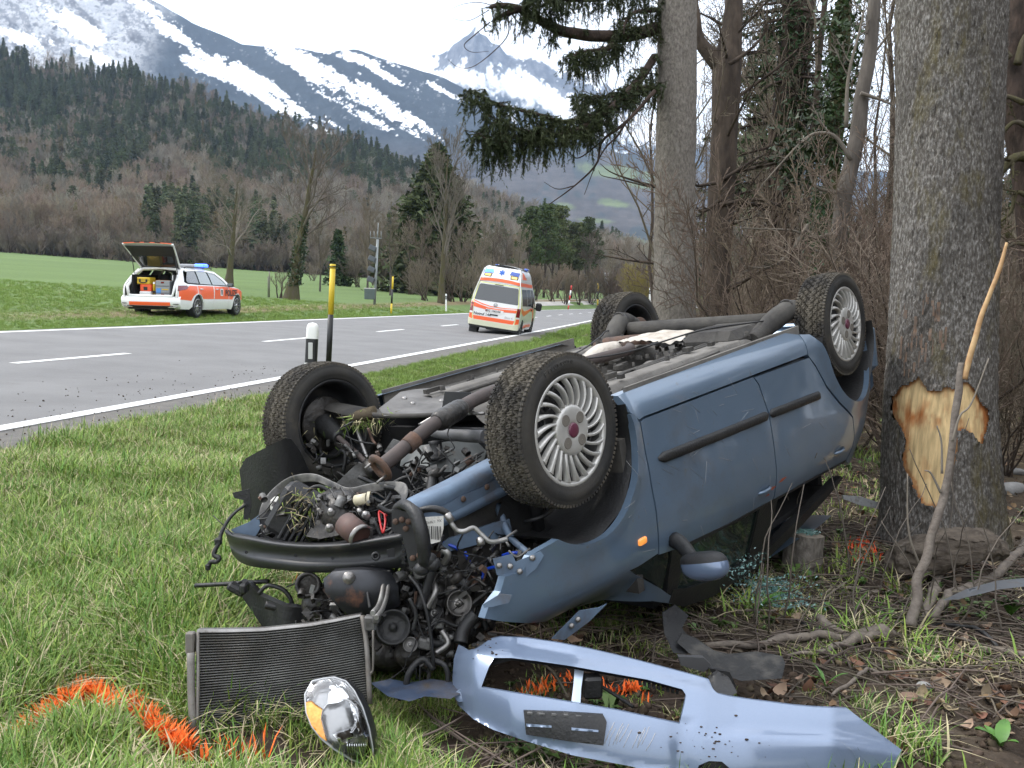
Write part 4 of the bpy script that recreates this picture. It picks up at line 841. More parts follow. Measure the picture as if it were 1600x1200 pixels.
def sprig(seed, mat, n=9, h=.09):
    g = np.random.default_rng(seed); m = MB()
    for k in range(n):
        a = g.uniform(0, 6.28); b = np.array([math.cos(a), math.sin(a), 0]); hh = h*g.uniform(.4, 1.1); s_ = np.array([-b[1], b[0], 0]); p0 = b*.01; p1 = b*hh*.5+np.array([0, 0, hh*.8]); p2 = b*hh*1.1+np.array([0, 0, hh*.75]); w = hh*.22
        m.add([p0, p1-s_*w, p1+s_*w, p2], [(0, 2, 3, 1)], 0, True)
    me = m.mesh('sprig'); me.materials.append(mat); return me
stick_m = M('dry_sticks', (.115, .092, .072), rough=.9, rnd=.35); sprig_m = M('young_weeds', (.075, .14, .03), rough=.55, rnd=.3)
clod_m = M('soil_clods', (.055, .042, .031), rough=1., col2=(.09, .07, .05), vs=30, rnd=.25, spec=.1)
def clod(seed, s=.03):
    m = MB(); m.ball((0, 0, 0), (s, s*.8, s*.6), 8); V = m.v[0]; m.v[0] = V*(1+(fbm(V*85+seed, 3)-.5)[:, None]*2.2); me = m.mesh('clod'); me.materials.append(clod_m); return me
def on_soil(n, r0, r1, a0, a1, thr=.5):
    x, y = polar(n, r0, r1, a0, a1); k = soil(x, y) > thr; x, y = x[k], y[k]; return P3(x, y, ground_z(x, y))
def rrot(n, t=.5): r = g.normal(0, t, (n, 3)); r[:, 2] = g.uniform(0, 6.28, n); return r
Q = on_soil(4800, 2.3, 16, 0, 54); Q[:, 2] += .012; dens = fbm(Q*1.5, 3); Q = Q[(dens > .45) & (np.hypot(Q[:, 0]-2, Q[:, 1]-3) > 0)]
scatter('leaf_litter', Q, [leaf(200+i, leaf_ms[i % 2], .020+.007*(i % 3)) for i in range(6)], g.uniform(.6, 1.3, len(Q)), rot=rrot(len(Q)))
Q = on_soil(1500, 2.3, 14, 0, 54); Q = Q[fbm(Q*1.1+4, 3) > np.where(np.hypot(Q[:, 0], Q[:, 1]) < 3.8, .56, .46)]; scatter('fallen_twigs', Q, [sticks(210+i, 6, stick_m) for i in range(5)], g.uniform(.5, 1.5, len(Q)))
Q = on_soil(12500, 2.2, 9, -2, 54); scatter('loose_soil', Q, [clod(220+i) for i in range(5)], g.uniform(.12, .85, len(Q))**1.8, rot=rrot(len(Q), 1))
Q = on_soil(1500, 2.6, 15, 0, 54); Q = Q[fbm(Q*1.1+2, 3) > .53]; scatter('weeds', Q, [sprig(230+i, sprig_m, 7, .055) for i in range(5)], g.uniform(.4, 1.2, len(Q)))
Q = on_soil(900, 4.0, 15, 0, 54); Q = Q[fbm(Q*1.3+8, 3) > .58]; scatter('woodland_grass', Q, lush[5:], g.uniform(.6, 1.5, len(Q)))
# ================================================================== the overturned car
RWC = np.array([[-.6521, -.7391, .1687], [-.7438, .6668, .0462], [-.1466, -.0953, -.9846]]); TWC = np.array([-.3879, 3.9124, 1.0307])
_u, _s, _v = np.linalg.svd(RWC); RWC = _u @ _v
MC = Matrix([[*RWC[i], TWC[i]] for i in range(3)]+[[0, 0, 0, 1]])
car = empty('overturned_car', MC, 'wrecked blue hatchback lying on its roof with the engine bay torn open', 'car')
def cl(px, py, d): return RWC.T @ (at(px, py, d)-TWC)          # photo pixel + depth -> car coordinates (x forward, y left, z up)
def cpl(px, py, ax, val):                                       # ... on the plane axis = val of the car
    o = RWC.T @ (CAMP-TWC); dd = RWC.T @ (at(px, py, 1)-CAMP); return o+dd*((val-o[ax])/dd[ax])
def CB(m, name, mats, parent=None, **k):                        # link a car part whose geometry is in car coordinates
    me = m.mesh(name)
    for x in (mats if isinstance(mats, (list, tuple)) else [mats]): me.materials.append(x)
    o = bpy.data.objects.new(name, me); COL.objects.link(o); o.parent = parent or car; WM[o.name] = MC.copy(); return tag(o, **k)
def CE(name):
    o = bpy.data.objects.new(name, None); COL.objects.link(o); o.parent = car; o.empty_display_size = .05; WM[o.name] = MC.copy(); return o
blue = M('blue_metallic_paint', (.128, .186, .262), rough=.30, metal=.35, coat=.8, col2=(.136, .195, .272), vs=300, vd=2, dirt=[((.12, .11, .095), 2.2, .56, 1.0, .7), ((.14, .12, .095), 26, .62, .80, .8)], spec=.5)
blue_in = M('blue_inner_paint', (.14, .20, .28), rough=.5, metal=.1, col2=(.09, .12, .17), vs=5, dirt=[((.10, .08, .06), 5, .55, .8, .9)])
black_pl = M('black_plastic', (.011, .011, .012), rough=.5, col2=(.022, .022, .022), vs=5, bump=.002, bs=90, dirt=[((.085, .073, .058), 9, .62, .90, .9)])
dull_black = M('dull_black_steel', (.014, .0145, .016), rough=.42, metal=.0, col2=(.024, .024, .025), vs=7, dirt=[((.085, .07, .052), 7, .58, .8, .9)])
under_m = M('dusty_underseal', (.19, .18, .165), rough=.92, col2=(.11, .103, .095), vs=5, vd=7, bump=.003, bs=70, dirt=[((.030, .028, .026), 13, .62, .74, .9)], spec=.2)
under_dk = M('dark_underbody', (.040, .038, .037), rough=.85, col2=(.085, .08, .072), vs=6, vd=7, bump=.002, bs=70, spec=.25)
rubber = M('tyre_rubber', (.026, .026, .026), rough=.82, col2=(.050, .046, .040), vs=7, vd=7, bump=.001, bs=160, dirt=[((.125, .105, .08), 5, .60, .9, .95)], spec=.3)
tread_m = M('muddy_tread', (.036, .034, .032), rough=.9, col2=(.10, .088, .070), vs=6, vd=7, vr=(.38, .62), bump=.0015, bs=140, spec=.2)
steel = M('bare_steel', (.32, .31, .30), rough=.38, metal=.8, col2=(.2, .19, .18), vs=8, dirt=[((.07, .055, .04), 9, .58, .8, .85)])
alu = M('cast_aluminium', (.20, .20, .195), rough=.5, metal=.5, col2=(.09, .085, .08), vs=9, vd=6, bump=.003, bs=50, dirt=[((.03, .026, .022), 6, .5, .75, .9)])
grease = M('oily_casting', (.016, .015, .0145), rough=.42, metal=.2, col2=(.05, .045, .04), vs=14, vd=7, bump=.006, bs=38, dirt=[((.11, .085, .06), 12, .60, .80, .9)])
rust = M('rusty_iron', (.13, .072, .046), rough=.85, metal=.1, col2=(.075, .058, .052), vs=10, vd=7, bump=.002, bs=80)
exh_m = M('exhaust_pipe', (.105, .082, .075), rough=.7, metal=.35, col2=(.065, .055, .052), vs=7, dirt=[((.17, .145, .12), 7, .6, .85, .9)])
cover_m = M('silver_wheel_cover', (.60, .59, .56), rough=.34, metal=.40, col2=(.50, .49, .465), vs=6, dirt=[((.19, .165, .13), 7, .56, .9, .8)])
wheel_m = M('painted_steel_wheel', (.15, .15, .15), rough=.5, metal=.3, col2=(.08, .078, .075), vs=9, dirt=[((.04, .035, .03), 8, .5, .8, .9)])
glass_dk = M('tinted_glass', (.012, .022, .02), rough=.06, spec=.6, coat=0, dirt=[((.08, .085, .07), 4, .62, .9, .5)])
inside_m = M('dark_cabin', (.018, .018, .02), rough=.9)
badge_m = M('maroon_badge', (.12, .03, .055), rough=.35, coat=.4)
shield_m = M('heat_shield', (.55, .51, .45), rough=.5, metal=.35, col2=(.42, .37, .31), vs=5, bump=.006, bs=45, dirt=[((.16, .12, .085), 5, .6, .8, .9)])
orange_lit = M('orange_lens', (.75, .22, .04), rough=.2, coat=.8, emit=(1, .38, .08), es=.55)

# --------------------------------------------------------------- body skin
def ys(x, z):                            # half width of the body at (x, z)
    x, z = np.broadcast_arrays(np.asarray(x, float), np.asarray(z, float))
    w = np.interp(z, [.10, .145, .175, .21, .25, .30, .45, .62, .72, .80, .86, .90, 1.05, 1.2, 1.35, 1.45], [.70, .745, .775, .795, .803, .806, .819, .826, .824, .816, .800, .780, .722, .664, .60, .55])
    front = np.clip((x+.15)/.9, 0, 1.2); w = w-.17*front**2.1
    sh = np.clip((z-.74)/.16, 0, 1.4)*np.clip((x+.5)/.25, 0, 1); w = w-.13*sh**2*np.clip((x+.5)/.5, 0, 1)        # bonnet shoulder
    rear = np.clip((-2.25-x)/.8, 0, 1.2); w = w-.19*rear**2*(1+1.2*np.clip((z-.62)/.4, 0, 1))
    for cx, cz, r in ((0, .285, .325), (-2.43, .285, .335)):
        d = np.hypot(x-cx, z-cz); w = w+.016*np.exp(-((d-r)/.045)**2)
    return w+(fbm(np.stack([x*2.6, z*3.4, 0*x+4], -1)*1.0, 3)-.5)*.020*np.clip((z-.27)/.15, 0, 1)      # shallow dents all over
def resamp(poly, st):
    P = np.asarray(poly, float); out = []
    for a, b in zip(P, np.roll(P, -1, 0)):
        n = max(1, int(np.ceil(np.linalg.norm(b-a)/st))); out.append(a+(b-a)*(np.arange(n)/n)[:, None])
    return np.concatenate(out)
def panel(m, poly, surf, st=.03, th=.02, mi=0, ed=None, inward=(0, 1, 0)):   # curved sheet over a 2-D outline, edges turned inward
    B = resamp(poly, st); lo, hi = B.min(0), B.max(0); X, Y = np.meshgrid(np.arange(lo[0]+st*.5, hi[0], st), np.arange(lo[1]+st*.5, hi[1], st), indexing='ij')
    X, Y = X.ravel(), Y.ravel(); k = inpoly(X, Y, B); X, Y = X[k], Y[k]; k = dpoly(X, Y, B) > st*.45; I = np.stack([X[k], Y[k]], 1)
    n = len(B); V2 = [Vector(q) for q in np.concatenate([B, I])]
    vo, eo, fo, ov, _, _ = delaunay_2d_cdt(V2, [(i, (i+1) % n) for i in range(n)], [], 1, 1e-6)
    A = np.array([tuple(q) for q in vo]); S = surf(A[:, 0], A[:, 1]); inv = np.asarray(inward, float)
    f = np.array(fo); a, b, c = S[f[:, 0]], S[f[:, 1]], S[f[:, 2]]
    if (np.cross(b-a, c-a) @ inv).sum() > 0: f = f[:, ::-1]
    m.add(S, f, mi, True)
    R0 = surf(B[:, 0], B[:, 1]); R1 = R0+inv*th; ring = np.stack([R0, R1], 1); m.grid(ring, mi, False, closeu=True)
    return m
def side(s): return lambda x, z: np.stack([x, s*ys(x, z), z], -1)
def arc(cx, cz, r, a0, a1, n): a = np.radians(np.linspace(a0, a1, n)); return [(cx+r*math.cos(t), cz+r*math.sin(t)) for t in a]
belt = [(-.385, .80), (-.62, .838), (-1.05, .872), (-1.395, .888)]; belt2 = [(-1.41, .889), (-1.9, .912), (-2.31, .932)]
P_fender = [(-.378, .262), (-.378, .792), (-.25, .80), (-.19, .797), (-.30, .868), (-.44, .965), (-.545, 1.04), (-.60, 1.075), (-.585, 1.10), (-.42, 1.02), (-.22, .955), (.0, .915), (.2, .862), (.35, .80), (.47, .745), (.525, .715), (.505, .68), (.455, .645), (.43, .60), (.36, .605), (.315, .565)]+arc(0, .285, .325, 52, 192, 26)+[(-.318, .215), (-.345, .215)]
P_fdoor = [(-.388, .262), (-.388, .80)]+belt[1:]+[(-1.399, .766), (-1.392, .46), (-1.345, .31), (-1.31, .268), (-.42, .256)]
P_rdoor = [(-1.322, .272), (-1.356, .31), (-1.402, .46), (-1.409, .766)]+belt2+[(-2.335, .82), (-2.30, .69), (-2.16, .585), (-2.04, .47), (-1.955, .345), (-1.90, .287)]
P_quart = [(-1.895, .272), (-1.96, .335), (-2.05, .462), (-2.17, .577), (-2.308, .683), (-2.345, .82), (-2.322, .94), (-2.42, .99), (-2.60, 1.0), (-2.80, .95), (-2.96, .84), (-3.04, .66), (-3.04, .40), (-2.96, .27), (-2.80, .25)]+arc(-2.43, .285, .335, 186, 8, 26)+[(-2.06, .24), (-1.99, .18), (-1.9, .165)]
P_sill = [(-.33, .145), (-.322, .208), (-.378, .250), (-.42, .246), (-1.31, .258), (-1.888, .266), (-1.892, .165), (-1.80, .14)]
trim_m = black_pl
for s in (-1, 1):
    sf = side(s); iw = (0, -s, 0)
    o1 = CB(panel(MB(), P_fender if s < 0 else [(-.378, .262), (-.378, .792), (-.25, .80), (-.30, .868), (-.545, 1.04), (-.585, 1.10), (-.22, .955), (-.1, .90), (-.12, .60), (-.25, .5), (-.31, .35), (-.318, .215)], sf, .026, .03, inward=iw), 'front_fender', blue)
    dr = CB(panel(MB(), P_fdoor, sf, .035, .03, inward=iw), 'front_door', blue)
    rd = CB(panel(MB(), P_rdoor, sf, .035, .03, inward=iw), 'rear_door', blue)
    CB(panel(MB(), P_quart, sf, .032, .03, inward=iw), 'rear_quarter_panel', blue)
    CB(panel(MB(), P_sill, sf, .022, .04, inward=iw), 'sill', blue)
    off = lambda k: (lambda x, z: np.stack([x, s*(ys(x, z)+k), z], -1))
    for (a, b, par) in (((-.455, .428), (-1.391, .462), dr), ((-1.401, .463), (-1.955, .488), rd)):
        m = MB(); n = 26; t = np.linspace(0, 1, n); x = a[0]+(b[0]-a[0])*t; z = a[1]+(b[1]-a[1])*t; G = []
        for dz, o in ((-.021, .001), (-.020, .010), (-.010, .016), (.010, .016), (.020, .010), (.021, .001)):
            tap = np.minimum(1, np.minimum(t, 1-t)*28+.25); G.append(np.stack([x, s*(ys(x, z+dz)+o*tap), z+dz*tap], -1))
        m.grid(np.array(G)); CB(m, 'rubbing_strip', trim_m, par)
    for hx, hz, par in ((-1.284, .795, dr), (-2.137, .828, rd)):
        m = MB(); t = np.linspace(0, 2*np.pi, 20, endpoint=False); n_ = .062
        x = hx+n_*np.cos(t); z = hz+.026*np.sin(t)-.006*np.cos(t); y0 = ys(x, z)
        m.grid(np.stack([np.stack([x, s*(y0+.003), z], -1), np.stack([hx+(x-hx)*.86, s*(y0+.004), hz+(z-hz)*.8], -1), np.stack([hx+(x-hx)*.7, s*(y0-.012), hz+(z-hz)*.6], -1), np.stack([hx+(x-hx)*.01, s*(y0-.014), hz+(z-hz)*.01], -1)], 1), closeu=True); ho = CB(m, 'handle', blue, par)
        m = MB(); l = np.linspace(-.058, .058, 9); m.tube(np.stack([hx+l, s*(ys(hx+l, hz)+.012-.02*(l/.058)**4), hz+0*l+.004], -1), .0085, 8); CB(m, 'lever', M('handle_paint_'+str(s)+str(hx), (.16, .24, .38), rough=.25, metal=.4, coat=1) if False else blue, par)
    m = MB(); t = np.linspace(0, 2*np.pi, 24, endpoint=False); sq = lambda c: np.sign(c)*np.abs(c)**.45
    X, Z = sq(np.cos(t)), sq(np.sin(t)); R = []
    for k, o in ((1, .0), (.95, .006), (.7, .011), (.02, .012)): x = -.27+.027*X*k; z = .704+.0145*Z*k; R.append(np.stack([x, s*(ys(x, z)+o), z], -1))
    m.grid(np.stack(R, 1), closeu=True); CB(m, 'side_indicator', orange_lit, o1)
    # window frames, glass and pillars
    gy_ = lambda k: (lambda x, z: np.stack([x, s*(ys(x, z)+k), z], -1))
    CB(panel(MB(), [(-.198, .803), (-.26, .806), (-.385, .806), (-.50, .82), (-.50, 1.0), (-.53, 1.028), (-.44, .955), (-.30, .858)], gy_(-.012), .03, .01, inward=iw), 'quarter_glass', glass_dk)
    CB(panel(MB(), [(-.485, .818), (-.62, .842), (-.62, 1.07), (-.535, 1.032)], gy_(-.004), .03, .02, inward=iw), 'mirror_pillar', trim_m)
    CB(panel(MB(), [(-.575, .834), (-1.05, .875), (-1.30, .886), (-1.33, 1.17), (-1.0, 1.155), (-.72, 1.09), (-.61, 1.055)], gy_(-.015), .04, .006, inward=iw), 'front_door_glass', glass_dk)
    m = MB(); panel(m, [(-1.285, .882), (-1.47, .892), (-1.50, 1.20), (-1.315, 1.19)], gy_(-.003), .04, .03, inward=iw); panel(m, [(-.575, 1.03), (-.72, 1.08), (-1.0, 1.145), (-1.33, 1.165), (-1.50, 1.175), (-1.9, 1.10), (-2.3, 1.02), (-2.36, 1.05), (-1.9, 1.18), (-1.5, 1.25), (-1.0, 1.235), (-.72, 1.17), (-.56, 1.085)], gy_(.002), .04, .05, inward=iw); CB(m, 'window_frame', black_pl)
    m = MB(); panel(m, [(-.60, .826), (-1.05, .862), (-1.41, .880), (-1.9, .902), (-2.28, .922), (-2.28, .934), (-1.9, .916), (-1.41, .894), (-1.05, .878), (-.60, .842)], gy_(.004), .04, .012, inward=iw); CB(m, 'belt_seal', black_pl)
    # wheel arch liners
    for nm, cx, cz, r, a0, a1 in (('front_arch_liner', 0., .285, .318, -10, 200), ('rear_arch_liner', -2.43, .285, .33, -12, 190)):
        if cx == 0 and s == 1: continue
        a = np.radians(np.linspace(a0 if cx else 52, a1, 36)); yl = np.array([.795, .77, .70, .60, .50, .46]) if cx else np.array([.80, .775, .70, .60, .52, .50])
        rr = r+np.array([.012, .004, .006, .012, .012, .0]); G = np.stack([np.stack([cx+(rr+.004*np.sin(t*9))*math.cos(t), s*yl, cz+(rr+.004*np.sin(t*9))*math.sin(t)], -1) for t in a]); m = MB(); m.grid(G)
        m.grid(np.stack([np.stack([cx+q*np.cos(a), np.full_like(a, s*.5), cz+q*np.sin(a)], -1) for q in (r, r*.6, .12)], 1)); CB(m, nm, black_pl)
# roof (pressed in), floor of the cabin, seats, rear hatch, bulkhead
xr = np.array([-.56, -.8, -1.1, -1.5, -1.9, -2.2, -2.42]); zr = np.array([1.08, 1.17, 1.235, 1.25, 1.27, 1.29, 1.30]); yv = np.linspace(-1, 1, 15)
G = np.stack([np.stack([np.full(15, x), yv*ys(x, z-.005)*(1.0), z-.005+.05*(1-yv**2)*(.3+.7*abs(math.sin(x*3)))-.03*np.sin(yv*5+x*4)**2*(1-yv**2)], -1) for x, z in zip(xr, zr)]); m = MB(); m.grid(G); CB(m, 'crushed_roof', blue)
G = np.stack([np.stack([np.full(15, x), yv*ys(x, z), z+.02*np.cos(yv*4)], -1) for x, z in zip((-.56, -.46, -.34, -.2), (1.07, 1.02, .98, .945))]); m = MB(); m.grid(G); CB(m, 'cracked_windscreen', glass_dk)
G = np.stack([np.stack([np.full(15, x)-.05*(1-yv**2), yv*(ys(-2.9, z)*.97), np.full(15, z)], -1) for x, z in zip((-2.42, -2.66, -2.90, -3.03, -3.02, -2.9), (1.30, 1.16, .90, .66, .38, .26))]); m = MB(); m.grid(G); CB(m, 'tailgate', blue)
m = MB(); m.box((-1.5, 0, .33), (2.3, 1.5, .02)); m.box((-.33, 0, .62), (.03, 1.3, .66)); m.box((-1.5, 0, 1.13), (1.8, 1.2, .03)); m.box((-2.42, 0, .75), (.05, 1.1, .8)); CB(m, 'cabin_shell', inside_m)
for sx, sy in ((-1.05, -.36), (-1.05, .36), (-1.95, -.36), (-1.95, .36)):
    st_ = MB(); st_.box((sx+.2, sy, .50), (.5, .48, .16), bev=.05); st_.box((sx-.1, sy, .78), (.14, .46, .5), bev=.05); CB(st_, 'seat', M('seat_cloth', (.03, .032, .036), rough=.95) if 'seat_cloth' not in bpy.data.materials else bpy.data.materials['seat_cloth'])
# door mirror
blue_b2 = M('mirror_cap_paint', (.15, .20, .30), rough=.25, metal=.35, coat=.9)
def mirror():
    a = cl(1062, 848, 3.82); b = cl(1088, 868, 3.68); m = MB(); m.tube(spline([cl(1052, 842, 3.84), cl(1066, 852, 3.80), cl(1082, 872, 3.72), cl(1096, 884, 3.66)], 10), [.032, .034, .034, .030, .030, .028, .028, .028, .028, .028], 10); o = CB(m, 'mirror_arm', black_pl)
    c = cl(1101, 884, 3.62); U = cl(1140, 881, 3.56)-c; D_ = cl(1101, 905, 3.62)-c; N_ = np.cross(U, D_); N_ /= np.linalg.norm(N_); e1 = U/np.linalg.norm(U); e2 = D_-e1*(D_@e1); e2 /= np.linalg.norm(e2)
    for nm, mt, lo, hi in (('mirror_housing', black_pl, -1.02, -.28), ('mirror_cap', blue_b2, -.28, 1.05)):
        m = MB(); t = np.linspace(0, 2*np.pi, 28, endpoint=False); G = []
        for k in np.linspace(lo, hi, 9):
            w = np.sqrt(np.clip(1-min(abs(k), .985)**2.6, .01, 1)); sx = .098*w**.45*(1 if k < .2 else 1-.12*(k-.2)); sy = .050*w**.6
            G.append(c+e1*(np.sign(np.cos(t))*np.abs(np.cos(t))**.8*sx)[:, None]+N_*(np.sin(t)*sy)[:, None]+e2*(k*.052)+e1*(.006*k))
        G = np.array(G); m.grid(np.concatenate([G, G[:, :1]], 1)); m.add(np.concatenate([G[0], [G[0].mean(0)]]), [(i, (i+1) % 28, 28) for i in range(28)]); m.add(np.concatenate([G[-1], [G[-1].mean(0)]]), [((i+1) % 28, i, 28) for i in range(28)]); CB(m, nm, mt, o)
mirror()

# --------------------------------------------------------------- wheels
RTY = .288
def tyre_mesh(c, s, name, parent):       # s: side the outer face looks to (along y)
    N = 480; th = np.linspace(0, 2*np.pi, N, endpoint=False); av = np.array([-.0715, -.060, -.0505, -.0475, -.0465, -.044, -.034, -.025, -.0225, -.0215, -.019, -.010, -.002, -.001, .001, .002, .010, .019, .0215, .0225, .025, .034, .044, .0465, .0475, .0505, .060, .0715])
    rb = RTY-.0045*(av/.07)**2-.006*np.clip(np.abs(av)-.055, 0, 1)/.017
    ph = th[:, None]*40/(2*np.pi)+np.abs(av)[None]*26+(av[None] > 0)*.5; fr = ph-np.floor(ph)
    gr = (fr < .26)*(np.abs(av)[None] > .0025)+0.; gr = np.maximum(gr, ((np.abs(np.abs(av)-.0465) < .0016) | (np.abs(np.abs(av)-.0220) < .0009))[None]*1.*(fr < 2)); sip = ((fr > .58) & (fr < .67))*.4
    R = rb[None]-.012*np.clip(np.maximum(gr, sip), 0, 1)
    m = MB(); ct, st = np.cos(th)[:, None], np.sin(th)[:, None]; c = np.asarray(c, float)
    V = np.stack([c[0]+R*ct, np.broadcast_to(c[1]+s*av, R.shape), c[2]+R*st], -1); V = np.concatenate([V, V[:1]], 0); m.grid(V if s > 0 else V[:, ::-1], 1, False)
    sw = [(.2795, .0715), (.2775, .0765), (.270, .083), (.262, .0865), (.258, .0865), (.256, .0885), (.240, .0925), (.225, .0925), (.2235, .0915), (.213, .090), (.206, .086), (.2015, .079), (.199, .070)]
    for q in (1, -1):
        m.lathe([(r, a*q) for r, a in sw], c, (0, s, 0), 96, 0)
        lug = [(.2815+.0*k) for k in range(2)]
        for k in range(96):                 # shoulder blocks
            t = (k+.5*(q > 0))*2*np.pi/96; e = np.array([math.cos(t), 0, math.sin(t)]); tt = np.array([-math.sin(t), 0, math.cos(t)]); m.box(c+e*.2745+np.array([0, s*q*.0775, 0]), (.012, .012, .011), R=np.stack([e, [0, 1, 0], tt], 1), mi=1)
    return CB(m, name, [rubber, tread_m], parent)
def ring_text(txt, c, s, r, a0, da, size, parent, mat, y):
    m = MB()
    for i, ch in enumerate(txt):
        cu = bpy.data.curves.new('t', 'FONT'); cu.body = ch; cu.size = size; cu.align_x = 'CENTER'; cu.extrude = .0012; cu.resolution_u = 2; ob = bpy.data.objects.new('t', cu); COL.objects.link(ob)
        me = ob.to_mesh(); V = np.array([v.co[:] for v in me.vertices]); F = [tuple(p.vertices) for p in me.polygons]; ob.to_mesh_clear(); bpy.data.objects.remove(ob)
        a = a0+da*i; e = np.array([math.cos(a), 0, math.sin(a)]); t = np.array([-math.sin(a), 0, math.cos(a)])*(-np.sign(da)) ; t = -t if True else t
        up = e; rt = np.cross(up, np.array([0, s, 0])); m.add(c+np.array([0, s*y, 0])+e*(r-size*.35)+V[:, :1]*rt*-1*(-1)+V[:, 1:2]*up+V[:, 2:3]*np.array([0, s, 0]), F, 0, False)
    return CB(m, 'tyre_lettering', mat, parent)
letter_m = M('raised_rubber_letters', (.05, .048, .045), rough=.6)
def wheel(c, s, spin):
    w = CE('wheel'); c = np.asarray(c, float); tyre_mesh(c, s, 'tyre', w); ax = np.array([0, s, 0.])
    m = MB(); m.lathe([(.199, .072), (.192, .066), (.186, .05), (.183, .0), (.180, -.05), (.188, -.066), (.199, -.072), (.202, -.078), (.196, -.08), (.184, -.072), (.176, -.05), (.176, .02), (.165, .03), (.14, .038), (.10, .030), (.07, .024), (.02, .024)], c, ax, 64)
    for k in range(12):
        a = spin+k*2*np.pi/12; e = np.array([math.cos(a), 0, math.sin(a)]); m.lathe([(.001, .030), (.016, .034), (.024, .050), (.027, .052), (.030, .036)], c+e*.135, ax, 14)
    CB(m, 'steel_rim', wheel_m, w)
    m = MB()
    for k in range(12):
        a = spin+k*2*np.pi/12; e = np.array([math.cos(a), 0, math.sin(a)]); m.lathe([(.001, .0535), (.0165, .053)], c+e*.135, ax, 12)
    CB(m, 'rim_holes', inside_m, w, kind='stuff')
    m = MB(); m.lathe([(.2055, .074), (.2065, .080), (.2045, .0855), (.198, .087), (.192, .0845), (.187, .078), (.1855, .068)], c, ax, 96)
    CB(m, 'cover_ring', cover_m, w)
    for k in range(22):                  # curved spokes of the wheel cover
        m = MB(); n = 9; t = np.linspace(0, 1, n); r = .082+t*.106; a = spin+k*2*np.pi/22+.30*t**1.3; w_ = (.0060+.0042*t-.0018*np.sin(t*3.1)); h = .083+.012*np.sin(t*np.pi*.8)-.004*t
        E = np.stack([np.cos(a), 0*a, np.sin(a)], -1); Tn = np.stack([-np.sin(a), 0*a, np.cos(a)], -1); P = c+E*r[:, None]; G = []
        for q, dh in ((-1, -.020), (-1, -.003), (-.72, .0), (.45, .0035), (.85, .001), (1, -.004), (1, -.020)): G.append(P+Tn*(w_*q)[:, None]+ax*(h+dh)[:, None])
        m.grid(np.array(G) if s > 0 else np.array(G)[::-1]); 
        for e_ in (0, -1): A = np.array(G)[:, e_]; m.add(A, [tuple(range(7)) if e_ else tuple(range(7))[::-1]], 0, False)
        CB(m, 'cover_spoke', cover_m, w)
    m = MB(); prof = [(.094, .070), (.0935, .083), (.090, .089), (.080, .0935), (.062, .0945), (.040, .0935), (.027, .092), (.0255, .090)]
    th = np.linspace(0, 2*np.pi, 72, endpoint=False); G = []
    for r, h in prof:
        E = np.stack([np.cos(th), 0*th, np.sin(th)], -1); rr = np.full(72, r); hh = np.full(72, h)
        G.append(c+E*rr[:, None]+ax*hh[:, None])
    m.grid(np.stack(G, 1) if s < 0 else np.stack(G, 1)[:, ::-1], closeu=True); CB(m, 'cover_hub', cover_m, w)
    br_ = bpy.data.materials.get('bolt_recess') or M('bolt_recess', (.16, .145, .125), rough=.6)
    for k in range(4):
        a = spin+.6+k*np.pi/2; e = np.array([math.cos(a), 0, math.sin(a)]); m = MB(); m.lathe([(.0215, .0925), (.0205, .0965), (.018, .0955), (.0165, .0955), (.001, .0952)], c+e*.058, ax, 20); CB(m, 'bolt_recess', br_, w)
    m = MB(); m.lathe([(.0275, .090), (.0265, .0965), (.023, .0985), (.001, .0985)], c, ax, 24); CB(m, 'centre_badge', badge_m, w)
    return w
def bare_wheel(c, s):                    # seen from its inner side
    w = CE('wheel'); c = np.asarray(c, float); tyre_mesh(c, s, 'tyre', w); ax = np.array([0, s, 0.])
    m = MB(); m.lathe([(.201, -.078), (.204, -.083), (.199, -.086), (.192, -.083), (.186, -.068), (.180, -.05), (.176, .0), (.172, .03), (.15, .04), (.08, .034), (.01, .034)], c, ax, 72); m.lathe([(.199, .072), (.203, .08), (.196, .083), (.186, .07), (.17, .04)], c, ax, 48); CB(m, 'steel_rim', dull_black, w)
    m = MB(); m.lathe([(.001, -.012), (.122, -.012), (.126, -.008), (.126, .004), (.122, .008), (.09, .010), (.07, .024), (.001, .026)], c, ax, 48); CB(m, 'brake_disc', grease, w)
    return w
ZW = .20
wr = wheel((0, -.692, ZW), -1, .12); wheel((-2.46, -.687, ZW), -1, .5)
wl = bare_wheel((0, .692, ZW), 1); bare_wheel((-2.46, .692, ZW), 1)
c_ = np.array([0, -.692, ZW]); aT = math.atan2(*(cpl(846, 572, 1, -.785)-c_)[[2, 0]]); aT2 = math.atan2(*(cpl(893, 563, 1, -.785)-c_)[[2, 0]])
ring_text('Firestone', c_, -1, .250, aT, (aT2-aT)/8, .030, wr, letter_m, .0925)

# --------------------------------------------------------------- underside (its face is up)
fm = MB(); xs = np.linspace(-2.05, -.42, 90); yy = np.linspace(-.74, .74, 121); X, Y = np.meshgrid(xs, yy, indexing='ij')
Z = .215+0*X; Z -= .055*sstep(.37, .40, np.abs(Y))*sstep(.53, .50, np.abs(Y))*sstep(-2.0, -1.8, X); Z -= .018*sstep(.19, .21, np.abs(Y))*sstep(.33, .31, np.abs(Y))*(np.sin(X*9) > -.6); Z -= .028*np.exp(-((np.abs(Y)-.71)/.022)**2); Z += .085*np.exp(-(Y/.13)**4); Z -= .012*np.sin(X*22)*(np.abs(np.abs(Y)-.28) < .1); Z -= .02*np.exp(-((np.abs(Y)-.62)/.03)**2)
m = MB(); m.grid(np.stack([X, Y, Z], -1)); CB(m, 'floor_pan', under_m)
for s in (-1, 1):
    m = MB(); m.box((-1.18, s*.733, .165), (1.55, .012, .075)); CB(m, 'sill_seam', under_m)
